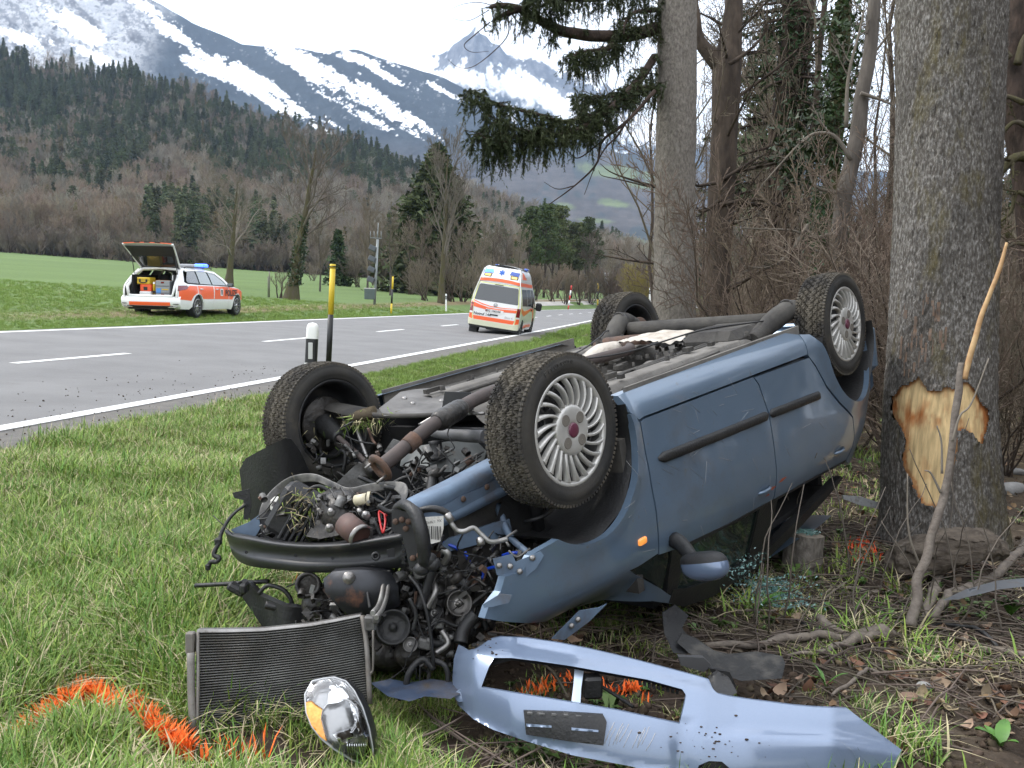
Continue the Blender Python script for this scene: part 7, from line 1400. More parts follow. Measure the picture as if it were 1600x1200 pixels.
relief_w([(1066, 990), (1089, 999), (1118, 1019), (1141, 1024), (1184, 1020), (1223, 1027), (1227, 1036), (1222, 1060), (1158, 1064), (1124, 1052), (1101, 1036), (1076, 1020), (1058, 1004)], lambda x, y: 3.50-(np.asarray(y)-990)*.0035+.05*np.sin((np.asarray(x)-1066)/160*np.pi), .02, 6).build('liner_sheet', M('dusty_black_plastic', (.022, .022, .022), rough=.7, col2=(.10, .092, .08), vs=11, vd=7, vr=(.5, .75), bump=.004, bs=60), parent=dl_)
relief_w([(1035, 958), (1055, 945), (1076, 962), (1066, 981), (1078, 1000), (1096, 1018), (1070, 1022), (1052, 1020), (1038, 990)], lambda x, y: 3.72-(np.asarray(y)-945)*.0040, .012, 5).build('liner_arm', black_pl, parent=dl_)
relief_w([(1108, 1044), (1140, 1050), (1150, 1072), (1140, 1085), (1124, 1072)], lambda x, y: 3.10+0*x, .02, 6).build('liner_tab', black_pl, parent=dl_)
relief_w([(1060, 1026), (1100, 1028), (1112, 1040), (1100, 1050), (1064, 1040)], 3.22, .03, 6).build('liner_clip', M('grey_black_plastic', (.06, .06, .062), rough=.6), parent=dl_)
m = MB(); HP_ = spline([gpt(*q_)+[0, 0, .022] for q_ in [(1251, 983), (1290, 992), (1337, 996), (1394, 983), (1446, 979), (1487, 988), (1530, 1002), (1559, 1017)]], 50); HP_[:, 2] = np.maximum(HP_[:, 2], ground_z(HP_[:, 0], HP_[:, 1])+.018); m.tube(HP_, .009, 8); 0 and wtube(m, [(1251, 983), (1290, 992), (1337, 996), (1394, 983), (1446, 979), (1487, 988), (1530, 1002), (1559, 1017)], np.array([3.55, 3.5, 3.45, 3.58, 3.62, 3.55, 3.45, 3.4])*1.0, .009, 8, 40); tag(m.build('black_hose', black_pl), 'black rubber hose lying across the soil on the right', 'hose')
relief_w([(1476, 938), (1510, 922), (1559, 908), (1625, 902), (1625, 914), (1560, 921), (1500, 936)], lambda x, y: 4.3-(np.asarray(y)-920)*.012, .012, 6).build('grey_trim_strip', M('grey_trim', (.075, .082, .092), rough=.45, dirt=[((.12, .10, .08), 7, .5, .8, .9)]), label='flat grey plastic trim strip on the ground at the right edge', cat='car debris')
relief_w([(1317, 774), (1348, 777), (1380, 787), (1384, 798), (1343, 789), (1318, 780)], lambda x, y: 5.9+0*np.asarray(x), .03, 5).build('silver_trim_piece', M('bright_trim', (.42, .43, .44), rough=.35, metal=.5, dirt=[((.15, .13, .1), 20, .5, .7, .9)]), label='broken silvery trim piece in the undergrowth left of the damaged trunk', cat='car debris')
teal = M('shattered_glass', (.17, .31, .29), rough=.15, coat=.6, spec=.8)
def shards(name, c, n, sx, sy, label, sz=.013, up=.06):
    gg = np.random.default_rng(int(c[0]*100) % 999); Q = np.stack([c[0]+gg.normal(0, sx, n), c[1]+gg.normal(0, sy, n), np.zeros(n)], -1); Q[:, 2] = (c[2] if up is None else ground_z(Q[:, 0], Q[:, 1])+up)+np.abs(gg.normal(0, .006, n)); m = MB(); tri_leaves(m, Q, sz, gg, flat=.2, stretch=.9); return m.build(name, teal, kind='stuff', label=label, cat='broken glass')
c = gpt(1205, 938); shards('glass_shards', c, 1500, .085, .12, 'heap of greenish shattered window glass on the ground by the wing mirror')
st = gpt(1253, 886); dst = topx(st)[2]; rS = 23.5/FPX*dst; topz = at(1253, 832, dst)[2]
stump = thing('tree_stump', st, 'sawn tree stump with glass crumbs on top beside the wreck', 'tree stump')
Vs, _ = trunk_grid([st-[0, 0, .05], (st+[0, 0, topz-st[2]]+st)/2, [st[0]+.01, st[1], topz]], np.array([rS*1.05, rS, rS]), 60, 40, .006, 21, flare=.02); m = MB(); m.grid(closed(Vs)); m.build('stump_bark', bark_mid, parent=stump)
m = MB(); e = Vs[-1]; cc = e.mean(0); m.grid(np.stack([e, cc+(e-cc)*.6+[0, 0, .004], cc+(e-cc)*.02+[0, 0, .004]], 1)[::-1], closeu=True); m.build('cut_face', M('sawn_wood_grey', (.30, .26, .21), rough=.8, col2=(.19, .16, .13), vs=25), parent=stump)
gg = np.random.default_rng(2); q = np.stack([cc[0]+gg.normal(0, rS*.42, 420), cc[1]+gg.normal(0, rS*.42, 420), cc[2]+.008+np.abs(gg.normal(0, .004, 420))], -1); q = q[np.hypot(q[:, 0]-cc[0], q[:, 1]-cc[1]) < rS*.95]; m = MB(); tri_leaves(m, q, .011, gg, flat=.2); m.build('glass_crumbs', teal, kind='stuff', label='green glass crumbs scattered on the sawn stump top', cat='broken glass')
q = np.stack([np.array(cl(1166+a*26+b*4, 884+b*13-a*17, 3.99)) for a, b in gg.normal(0, .6, (170, 2))]); q = q @ RWC.T+TWC; m = MB(); tri_leaves(m, q, .009, gg, flat=.1); m.build('window_crumbs', teal, kind='stuff', label='shattered glass clinging to the rear of the door window', cat='broken glass')
# fallen bark log, branches and sticks
lg = gpt(1480, 905); dlg = 4.95
P = spline([at(1396, 884, dlg+.1), at(1430, 868, dlg), at(1480, 858, dlg-.05), at(1530, 852, dlg), at(1562, 860, dlg+.05)], 60)
Vl, _ = trunk_grid([P[0], P[20], P[40], P[59]], np.array([24, 30, 25, 18])/FPX*dlg, 70, 120, .016, 31, vs=.8); m = MB(); Vl2 = Vl+(fbm(Vl*np.array([4, 10, 13]), 3)-.5)[..., None]*.09; m.grid(closed(Vl2))
for e in (0, -1): m.add(np.concatenate([Vl2[e], [Vl2[e].mean(0)]]), [((i+1) % 60, i, 60) if e == 0 else (i, (i+1) % 60, 60) for i in range(60)])
m.build('bark_log', M('weathered_log_bark', (.135, .112, .09), rough=.95, col2=(.065, .054, .045), vs=26, vd=8, bump=.012, bs=50, stretch=(.35, 1, 1), dirt=[((.24, .215, .185), 14, .58, .75, .95)], spec=.1), label='rough chunk of fallen log at the foot of the damaged trunk', cat='log')
br_grey = M('fallen_branch_bark', (.215, .18, .145), rough=.9, col2=(.12, .10, .085), vs=18, vd=6, bump=.006, bs=60, dirt=[((.10, .085, .045), 8, .6, .8, .95)])
def dg(px, py): return topx(gpt(px, py))[2]
for nm, pts, r, lift, lab in (('fallen_branch', [(1605, 852), (1562, 899), (1525, 921), (1484, 940), (1457, 976)], [.026, .024, .028, .022, .018], .05, 'long pale branch reaching in from the right edge over the grey strip'), ('fallen_branch', [(1465, 908), (1458, 935), (1442, 977)], [.022, .026, .018], .05, 'short thick branch stub leaning before the fallen log'),
                             ('fallen_branch', [(1102, 1010), (1180, 1008), (1260, 1004), (1330, 1003), (1378, 1001), (1400, 996)], [.012, .016, .018, .02, .028, .014], .02, 'straight peeled branch lying across the soil behind the arch liner'), ('fallen_branch', [(1499, 1004), (1545, 1020), (1605, 1040)], [.012, .016, .018], .02, 'bare branch on the soil at the right picture edge'),
                             ('fallen_branch', [(1229, 1030), (1270, 1027), (1300, 1019), (1337, 1008), (1385, 1004)], [.006, .009, .012, .022, .014], .03, 'curved splintered branch under the peeled straight one'), ('fallen_branch', [(1142, 956), (1210, 961), (1262, 948), (1311, 925), (1375, 931), (1450, 926)], [.005, .006, .006, .006, .004], .06, 'thin arching branch right of the heap of shattered glass'),
                             ('bark_piece', [(1277, 977), (1296, 988), (1326, 1001)], [.018, .026, .014], .02, 'short piece of peeling bark beside the black hose'), ('fallen_branch', [(1400, 910), (1440, 895), (1480, 880), (1520, 872)], [.012, .020, .024, .020], .04, 'knobbly grey branch lying against the fallen log'), ('fallen_branch', [(1230, 884), (1180, 868), (1160, 872)], [.010, .008, .004], .1, 'thin stick jutting from the stump towards the car window'),
                             ('fallen_branch', [(1385, 1058), (1360, 1048), (1320, 1075), (1300, 1090)], [.005, .008, .008, .005], .02, 'small dry stick on the bare soil right of the bumper cover')):
    m = MB(); D = [dg(x, y)-.02 for x, y in pts]; n = 30; P = spline([at(x, y, d)+np.array([0, 0, 0]) for (x, y), d in zip(pts, D)], n); P[:, 2] += lift*.3; P = P+(np.stack([vnoise(P*14), vnoise(P*14+7), vnoise(P*14+3)], -1)-.5)*.03; rr = np.interp(np.linspace(0, 1, n), np.linspace(0, 1, len(r)), r)*(.85+.3*vnoise(P*25)); P[:, 2] = np.maximum(P[:, 2], ground_z(P[:, 0], P[:, 1])+rr*.9+.012); m.tube(P, rr, 9); tag(m.build(nm, br_grey), lab, 'branch')
sk = thing('leaning_branch', gpt(1425, 976), 'upright forked branch with a snapped pale peeled end leaning before the trunk', 'branch')
m = MB(); P = wtube(m, [(1422, 980), (1430, 930), (1450, 860), (1470, 790), (1482, 720), (1490, 660), (1496, 610), (1503, 565)], [4.05, 4.1, 4.15, 4.2, 4.22, 4.24, 4.25, 4.26], [.024, .022, .020, .018, .016, .016, .017, .012], 9, 60, .03); m.build('main_stem', M('young_bark', (.12, .10, .085), rough=.9, col2=(.18, .155, .13), vs=26, bump=.006, bs=60), parent=sk)
m = MB(); wtube(m, [(1506, 592), (1516, 555), (1526, 520), (1545, 460), (1562, 420), (1575, 380)], 4.25, [.014, .013, .012, .010, .010, .006], 9, 36, .02); m.build('peeled_end', M('peeled_wood', (.50, .34, .17), rough=.7, col2=(.36, .20, .09), vs=14), parent=sk)
m = MB()
for q in ([(1470, 770), (1455, 740), (1445, 735)], [(1472, 740), (1471, 690), (1464, 665)], [(1488, 690), (1500, 650), (1518, 630), (1545, 560)], [(1440, 890), (1420, 830), (1418, 740)]): wtube(m, q, 4.2, [.006, .003], 5)
m.build('side_twig', twig_grey, parent=sk)
sap = np.random.default_rng(12); m = MB()
for k in range(26):
    px, py = sap.uniform(1150, 1590), sap.uniform(880, 1010)
    if px < 1230 and py < 930: continue
    d = dg(px, py); h = sap.uniform(60, 240); lx = sap.normal(0, 60)
    wtube(m, [(px, py), (px+lx*.4, py-h*.55), (px+lx+sap.normal(0, 12), py-h)], [d, d+sap.normal(0, .08), d+sap.normal(0, .2)], [.0045, .0018], 4, 10, .03)
m.build('thin_shoots', twig_grey, kind='stuff', label='thin dry shoots and brambles round the damaged trunk', cat='undergrowth')
m = MB()
for k in range(60):
    px, py = sap.uniform(1150, 1590), sap.uniform(890, 1000); d = dg(px, py); a = sap.uniform(-1, 1); l = sap.uniform(40, 170); wtube(m, [(px, py-4), (px+l*.5, py-sap.uniform(2, 40)), (px+l, py+a*40)], [d, d, d+.0], [.0035, .002], 4, 10, .03)
m.build('brambles', stick_m, kind='stuff', label='tangle of dry bramble stems over the woodland floor', cat='undergrowth')
broad = M('fresh_broad_leaf', (.085, .20, .03), rough=.45, col2=(.06, .15, .025), vs=20, sub=.0)
for i, (px, py, n, h, lab) in enumerate([(1578, 965, 5, .12, 'young bright green plant at the right edge above the grey strip'), (1562, 1160, 4, .10, 'bright green broad leaves at the lower right edge'), (1440, 1030, 5, .06, 'low green seedling on the bare soil below the hose'), (1385, 970, 7, .06, 'green ground ivy beside the leaning branch'), (1505, 945, 3, .09, 'single upright green leaf beside the pale branch'), (1455, 1040, 5, .05, 'wilted green seedling on the soil below the branch stub'), (1180, 960, 12, .17, 'tuft of tall green grass blades below the wing mirror'), (1290, 1075, 10, .10, 'small tuft of grass on the dark soil right of the bumper cover')]):
    gg = np.random.default_rng(i); b = gpt(px, py); t = thing('broad_leaf_plant' if n < 8 else 'grass_tuft', b, lab, 'plant')
    for k in range(n):
        a = gg.uniform(0, 6.28); d = np.array([math.cos(a), math.sin(a), 0]); s_ = np.array([-d[1], d[0], 0]); hh = h*gg.uniform(.6, 1.2); w = hh*(.20 if n < 8 else .035); tt = np.linspace(0, 1, 6); C = b+d*(hh*.75*tt**1.4)[:, None]+np.array([0, 0, 1])*(hh*(tt-.42*tt**2.4))[:, None]; ww = w*np.sin(np.pi*np.clip(tt*.93+.05, 0, 1))**.8
        m = MB(); m.grid(np.stack([C-s_*ww[:, None]+[0, 0, w*.3], C, C+s_*ww[:, None]+[0, 0, w*.3]], 1)); m.build('leaf' if n < 8 else 'blade', broad, parent=t)
for i, (px, py, r) in enumerate([(1578, 770, .11), (1590, 742, .08), (437, 1140, .02), (1445, 1072, .03)]): 
    m = MB(); m.ball(gpt(px, py)+[0, 0, r*.3], (r, r*.8, r*.6), 14); V = m.v[0]; m.v[0] = V+(fbm(V*9+i, 3)-.5)[:, None]*r*.7; tag(m.build('stone', M('pale_stone_%d' % i, (.30, .295, .285), rough=.9, col2=(.2, .195, .19), vs=12, bump=.004, bs=60)), ['pale boulder behind the damaged trunk at the right edge', 'smaller pale stone above the boulder at the right edge', 'small pebble beneath the radiator edge', 'brown lump of stone on the bare soil'][i], 'stone')
# orange marker spray on the grass
or_m = M('orange_marker_paint', (.86, .135, .022), rough=.7, rnd=.15)
def spray(paths, n, h, lab, wid=10, lat_=.5):
    gg = np.random.default_rng(n); m = MB()
    for k in range(n):
        p = paths[gg.integers(0, len(paths))]; t = gg.uniform(0, len(p)-1.001); i = int(t); f = t-i; px = p[i][0]*(1-f)+p[i+1][0]*f+gg.normal(0, wid*.5); py = p[i][1]*(1-f)+p[i+1][1]*f+gg.normal(0, wid*.4); b = gpt(px, py); a = gg.uniform(0, 6.28); d = np.array([math.cos(a), math.sin(a), 0]); hh = h*gg.uniform(.3, 1.2); s_ = np.array([-d[1], d[0], 0])*.0036*gg.uniform(.7, 1.5); e = b+d*hh*lat_*gg.uniform(.5, 1.8)+[0, 0, hh]; mid = (b+e)/2+[0, 0, hh*.18]
        m.add([b-s_, b+s_, mid+s_*.8, mid-s_*.8, e], [(0, 1, 2, 3), (3, 2, 4)], 0, True)
    return m.build('spray_mark', or_m, kind='stuff', label=lab, cat='spray mark')
spray([[(15, 1172), (60, 1140), (100, 1115), (138, 1090), (160, 1102), (178, 1128)]], 2300, .07, 'orange sprayed angle on the grass at the lower left', 9)
spray([[(205, 1112), (218, 1135), (240, 1160), (262, 1180), (295, 1200)]], 1200, .065, 'orange sprayed line on the grass left of the radiator foot', 7)
spray([[(0, 1165), (15, 1180)], [(150, 1190), (200, 1185)], [(310, 1200), (420, 1190)], [(60, 1195), (120, 1200)]], 150, .07, 'faint orange spray specks along the lower edge of the verge', 12)
spray([[(1325, 875), (1345, 850), (1370, 870), (1340, 880)]], 130, .05, 'orange sprayed twigs between stump and damaged trunk', 13)
spray([[(815, 1082), (850, 1066), (895, 1056)], [(940, 1080), (1010, 1095)]], 170, .035, 'orange spray seen through the opening of the bumper cover', 12)
spray([[(432, 903), (448, 897)], [(452, 925), (460, 920)]], 90, .06, 'orange spray spot on the grass behind the bumper beam', 7)
# sods thrown on the road and verge
for i, (px, py, r) in enumerate([(148, 604, .10), (178, 592, .07), (352, 652, .14), (215, 682, .10), (120, 590, .05), (410, 548, .06)]):
    m = MB(); b = gpt(px, py); m.ball(b+[0, 0, r*.1], (r, r, r*.3), 12); V = m.v[0]; m.v[0] = V+(fbm(V*14+i, 3)-.5)[:, None]*r*.8; gg = np.random.default_rng(i)
    C = b+gg.normal(0, 1, (90, 3))*np.array([r, r, .01])+[0, 0, r*.35]; tri_leaves(m, C, .05, gg, mi=1, stretch=1.4); tag(m.build('grass_sod', [clod_m, straw_m]), ['clod of earth and dry grass on the near road edge', 'smaller clod of earth on the road surface', 'dark clod of turf on the verge before the front wheel', 'dark clod of earth on the verge by the road edge', 'tiny clod of earth on the road behind the others', 'lump of earth on the road left of the marker post'][i], 'sod')

# ================================================================== posts, poles and signs
white_pl = M('white_plastic_post', (.74, .74, .72), rough=.5, dirt=[((.35, .33, .29), 7, .6, .9, .8)]); black_pt = M('black_post_paint', (.015, .015, .016), rough=.45); yel = M('yellow_pole_paint', (.62, .44, .03), rough=.5, dirt=[((.25, .2, .08), 8, .62, .9, .8)]); redp = M('red_pole_paint', (.5, .03, .025), rough=.5)
def bands(t, b, top, r, segs, k=14, cap=None):       # stacked coloured sections of one pole
    b, top = np.asarray(b, float), np.asarray(top, float)
    for nm, f0, f1, mt in segs: m = MB(); m.tube([b+(top-b)*f0, b+(top-b)*f1], r, k); m.build(nm, mt, parent=t)
def delineator(px0, py0, px1, py1, d, lab):
    b = onground(*at(px0, py0, d)[:2]); tp = at(px1, py1, d); t = thing('delineator_post', b, lab, 'marker post', 'white reflector posts along the road'); w = .062; ax = tp-b; H_ = np.linalg.norm(ax); ax /= H_
    ex = np.array([1., .0, 0])-ax*ax[0]; ex /= np.linalg.norm(ex); ey = np.cross(ax, ex); th = np.linspace(0, 2*np.pi, 24, endpoint=False); sec = np.sign(np.cos(th))[:, None]*(np.abs(np.cos(th))**.7)[:, None]*ex*w+np.sign(np.sin(th))[:, None]*(np.abs(np.sin(th))**.7)[:, None]*ey*w*.8
    def seg(nm, h0, h1, mt, round_=False):
        m = MB(); hs = [(h0, 1), (h1, 1)] if not round_ else [(h0, 1), (h1-.06, 1), (h1-.03, .9), (h1-.01, .65), (h1, .1)]; m.grid(np.stack([b+ax*h+sec*k for h, k in hs], 1), closeu=True); return m.build(nm, mt, parent=t)
    seg('post_foot', -.1, H_-.42, white_pl); bb_ = seg('black_band', H_-.42, H_-.17, black_pt); seg('post_cap', H_-.17, H_, white_pl, True); m = MB(); m.box(b+ax*(H_-.295)-ey*(w*.8)-[0, .004, 0], (.045, .01, .17), bev=.003); m.build('reflector', M('reflector_grey', (.5, .5, .5), rough=.3) if 'reflector_grey' not in bpy.data.materials else bpy.data.materials['reflector_grey'], parent=bb_)
    return t
delineator(481, 640, 489, 504, 9.9, 'near white reflector post with black band behind the muddy front wheel')
delineator(697, 487, 697, 459, topx(gpt(697, 487))[2], 'white reflector post across the road left of the ambulance'); delineator(1016, 470, 1016, 449, 60, 'white reflector post at the left edge of the straight spruce trunk')
def pole(px0, py0, px1, py1, d, r, lab, segs): b = onground(*at(px0, py0, d)[:2]); t = thing('snow_pole', b, lab, 'marker pole', 'striped snow poles along the road'); bands(t, b-[0, 0, .1], at(px1, py1, d), r, segs); return t
YB = [('yellow_section', 0, .30, yel), ('black_section', .30, .67, black_pt), ('yellow_section', .67, 1, yel)]
t = pole(509, 640, 520, 418, 10.6, .031, 'near tall yellow and black snow pole left of the ambulance', [('yellow_section', 0, .42, yel), ('black_section', .42, .712, black_pt), ('yellow_section', .712, .992, yel)]); m = MB(); a, b = at(519.7, 419, 10.6), at(520, 413, 10.6); m.tube([a, b], .033, 14); m.build('pole_cap', yel, parent=t); m = MB(); a2 = at(519.8, 416.5, 10.6); m.tube([a2-[0, 0, .006], a2+[0, 0, .006]], .0335, 14); m.build('dark_ring', black_pt, parent=t)
pole(611, 490, 614, 432, topx(gpt(611, 490))[2], .055, 'thin yellow and black snow pole across the road beside the siren mast', YB); pole(934, 469, 934.6, 443, 168, .13, 'distant yellow and black snow pole at the road bend', YB)
pole(888, 468, 893, 446, 132, .10, 'distant red and white leaning marker pole right of the ambulance', [('red_section', 0, .2, redp), ('white_section', .2, .4, white_pl), ('red_section', .4, .6, redp), ('white_section', .6, .8, white_pl), ('red_section', .8, 1, redp)])
b = onground(*at(945, 458, 172)[:2]); t = thing('road_sign', b, 'distant white road sign on a thin post at the bend', 'road sign'); m = MB(); m.tube([b, at(947, 428, 172)], .09, 8); m.build('sign_post', grey_al, parent=t); m = MB(); m.box(at(947.5, 435, 171.8), (.8, .1, 2.0), bev=.04); pn = m.build('sign_panel', M('sign_grey_white', (.5, .5, .5), rough=.5), parent=t); m = MB(); m.box(at(947.5, 431, 171.7), (.5, .04, .5)); m.box(at(947.5, 438, 171.7), (.5, .04, .5)); m.build('dark_symbol', M('sign_dark', (.2, .2, .21), rough=.5), parent=pn)
for i, (px, py0, py1) in enumerate(((421, 440, 424), (419, 441, 432))): d = 62; m = MB(); m.tube([onground(*at(px, py0, d)[:2]), at(px, py1, d)], .035, 6); tag(m.build('field_post', grey_al), ['thin pale post standing in the green field', 'short pale stake beside the thin field post'][i], 'post')
# siren mast
gal = M('galvanised_steel', (.23, .25, .25), rough=.5, metal=.3); dg_m = M('dark_grey_horn', (.075, .085, .095), rough=.5); box_m = M('green_grey_cabinet', (.075, .105, .10), rough=.5, col2=(.09, .12, .115), vs=6)
b = gpt(585, 476); dm_ = topx(b)[2]; sm = thing('siren_mast', b, 'grey mast with four louvred horns and a green cabinet beside the field', 'siren mast')
m = MB(); m.tube([b-[0, 0, .2], at(590, 374, dm_)], .085, 12); m.build('mast', gal, parent=sm); k_ = dm_/FPX
for i, (px, py) in enumerate(((582.5, 388), (581.5, 404.5), (580.5, 421), (579.5, 437))):
    c = at(px, py, dm_-.1); Rr = WR @ np.array([[1, 0, 0], [0, 0, 1], [0, -1, 0]]) @ np.array(Matrix.Rotation(-.45, 3, 'Y')); m = MB(); m.box(c, (11*k_, .4, 8*k_), R=Rr, bev=.03); ho = m.build('horn', dg_m, parent=sm)
    for q in range(4): m = MB(); m.box(c+Rr @ np.array([0, -.24, (q-1.5)*1.9*k_]), (10.4*k_, .10, .5*k_), R=Rr); m.build('louvre', M('louvre_pale', (.20, .22, .24), rough=.4) if 'louvre_pale' not in bpy.data.materials else bpy.data.materials['louvre_pale'], parent=ho)
m = MB(); m.box(at(578, 459.5, dm_-.1), (16*k_, .45, 16.5*k_), bev=.03); m.build('cabinet', box_m, parent=sm); m = MB(); m.box(at(578, 450.6, dm_-.1), (16.8*k_, .5, 1.4*k_)); m.build('cabinet_lid', M('pale_lid', (.5, .5, .48), rough=.5), parent=sm)
m = MB(); m.tube([at(578.5, 371.5, dm_), at(596, 372.5, dm_)], .03, 6); m.tube([at(590, 374, dm_), at(591, 348, dm_)], .025, 6); m.build('antenna', gal, parent=sm)
for x in (578.8, 584.5, 589.5, 595.5): m = MB(); m.tube([at(x, 372, dm_), at(x, 361.5, dm_)], .022, 5); m.build('antenna_rod', gal, parent=sm)

# grit and bits of turf thrown over the near lane and the road edge
rg = np.random.default_rng(17); n = 420; y = rg.uniform(5.5, 17, n); l = np.abs(rg.normal(0, 1.3, n))-.7; x = road_x(y)-l; gm = MB()
P_ = P3(x, y, zroad(y, l)+.004); scatter('road_grit', P_, [clod(240+i) for i in range(4)], rg.uniform(.06, .5, n)**1.3, rot=rrot(n, 1))
# ================================================================== police car and ambulance
white_p = M('white_vehicle_paint', (.74, .74, .73), rough=.25, coat=.6, dirt=[((.40, .38, .34), 1.6, .66, 1.0, .6)]); or_p = M('fluorescent_orange', (.85, .13, .035), rough=.4, coat=.3); glass_v = M('vehicle_glass', (.03, .035, .038), rough=.04, spec=.9, coat=.5); glass_l = M('light_vehicle_glass', (.16, .19, .19), rough=.05, spec=.9, coat=.5)
blk = M('black_trim', (.02, .02, .021), rough=.5); tail_r = M('tail_lamp_red', (.16, .008, .01), rough=.15, coat=1); chro = M('bright_trim_metal', (.55, .55, .55), rough=.25, metal=.9); lamp_clear = M('clear_lamp', (.7, .7, .68), rough=.15, coat=1); tyre_v = M('vehicle_tyre', (.02, .02, .021), rough=.85)
blue_lit = M('lit_blue_beacon', (.1, .2, .9), rough=.2, emit=(.04, .12, 1.0), es=3.2); blue_off = M('blue_beacon', (.02, .07, .35), rough=.12, coat=1); text_k = M('black_lettering', (.02, .02, .02), rough=.6)
def frame(px, py, heading, sc, roll=0., ref=(0, 0, 0), dz=0.):
    h = math.radians(heading); Mx = Matrix(((math.sin(h), -math.cos(h), 0), (math.cos(h), math.sin(h), 0), (0, 0, 1))) @ Matrix.Rotation(math.radians(roll), 3, 'X'); b = gpt(px, py)+np.array([0, 0, dz]); o = Vector(b)-(Mx @ Vector(ref))*sc; return Matrix.Translation(o) @ (Mx*sc).to_4x4()
def part(V, m, name, mats, parent, **k):              # geometry in the vehicle's own coordinates
    me = m.mesh(name)
    for x in (mats if isinstance(mats, (list, tuple)) else [mats]): me.materials.append(x)
    o = bpy.data.objects.new(name, me); COL.objects.link(o); o.parent = parent; WM[o.name] = WM[V.name].copy(); return tag(o, **k)
def pol(V, name, mat, poly, surf, st=.12, th=.02, inward=(0, 1, 0), parent=None): return part(V, panel(MB(), poly, surf, st, th, inward=inward), name, mat, parent or V)
def vwheel(V, c, s, r, w, rim, spokes=10):
    e_ = bpy.data.objects.new('wheel', None); COL.objects.link(e_); e_.parent = V; WM[e_.name] = WM[V.name].copy(); ax = np.array([0, s, 0.]); c = np.asarray(c, float)
    m = MB(); m.lathe([(r*.66, w*.45), (r*.72, w*.52), (r*.9, w*.52), (r*.97, w*.42), (r, w*.25), (r, -w*.25), (r*.97, -w*.42), (r*.66, -w*.5)], c, ax, 40); part(V, m, 'tyre', tyre_v, e_)
    m = MB(); m.lathe([(r*.70, w*.50), (r*.66, w*.52), (r*.62, w*.42), (r*.60, w*.1), (.01, w*.1)], c, ax, 32); part(V, m, 'rim_barrel', blk, e_)
    for k in range(spokes):
        a = k*2*np.pi/spokes; d = np.array([math.cos(a), 0, math.sin(a)]); t = np.array([-math.sin(a), 0, math.cos(a)]); m = MB(); m.box(c+d*r*.38+ax*w*.42, (r*.52, w*.12, r*.075), R=np.stack([d, ax, t], 1)); part(V, m, 'spoke', rim, e_)
    m = MB(); m.lathe([(r*.18, w*.3), (r*.16, w*.48), (.01, w*.5)], c, ax, 20); m.lathe([(r*.66, w*.46), (r*.69, w*.53), (r*.63, w*.50)], c, ax, 36); part(V, m, 'rim', rim, e_); return e_
def vtext(V, txt, o, ex, ey, size, mat, parent, bold=0.): return part(V, flat_text(txt, o, ex, ey, size, 'lettering', mat, bold=bold), 'lettering', mat, parent)
# ---------------------------------------------------- police estate car, tailgate open
PM = frame(303, 497, 6.5, 1.23, ref=(-1.42, -.80, 0)); pol_car = empty('police_car', PM, 'white and orange police estate car with its tailgate open and blue light on', 'police car')
def py_(x, z):
    x = np.asarray(x, float); z = np.asarray(z, float); w = np.interp(z, [.2, .32, .5, .65, .80, .93, 1.0, 1.2, 1.42, 1.47], [.86, .905, .93, .94, .945, .925, .895, .79, .66, .60]); f_ = np.clip((x-1.3)/1.15, 0, 1.1); r_ = np.clip((-1.7-x)/.85, 0, 1.1); w = w-.26*f_**2.2-.13*r_**2.2
    for cx in (1.5, -1.42): w = w+.018*np.exp(-((np.hypot(x-cx, z-.34)-.37)/.05)**2)
    return w
def ps(s, k=0.): return lambda x, z: np.stack([x, s*(py_(x, z)+k), z], -1)
A1, A2 = arc(1.5, .34, .365, 180, 0, 16), arc(-1.42, .34, .365, 180, 0, 16)
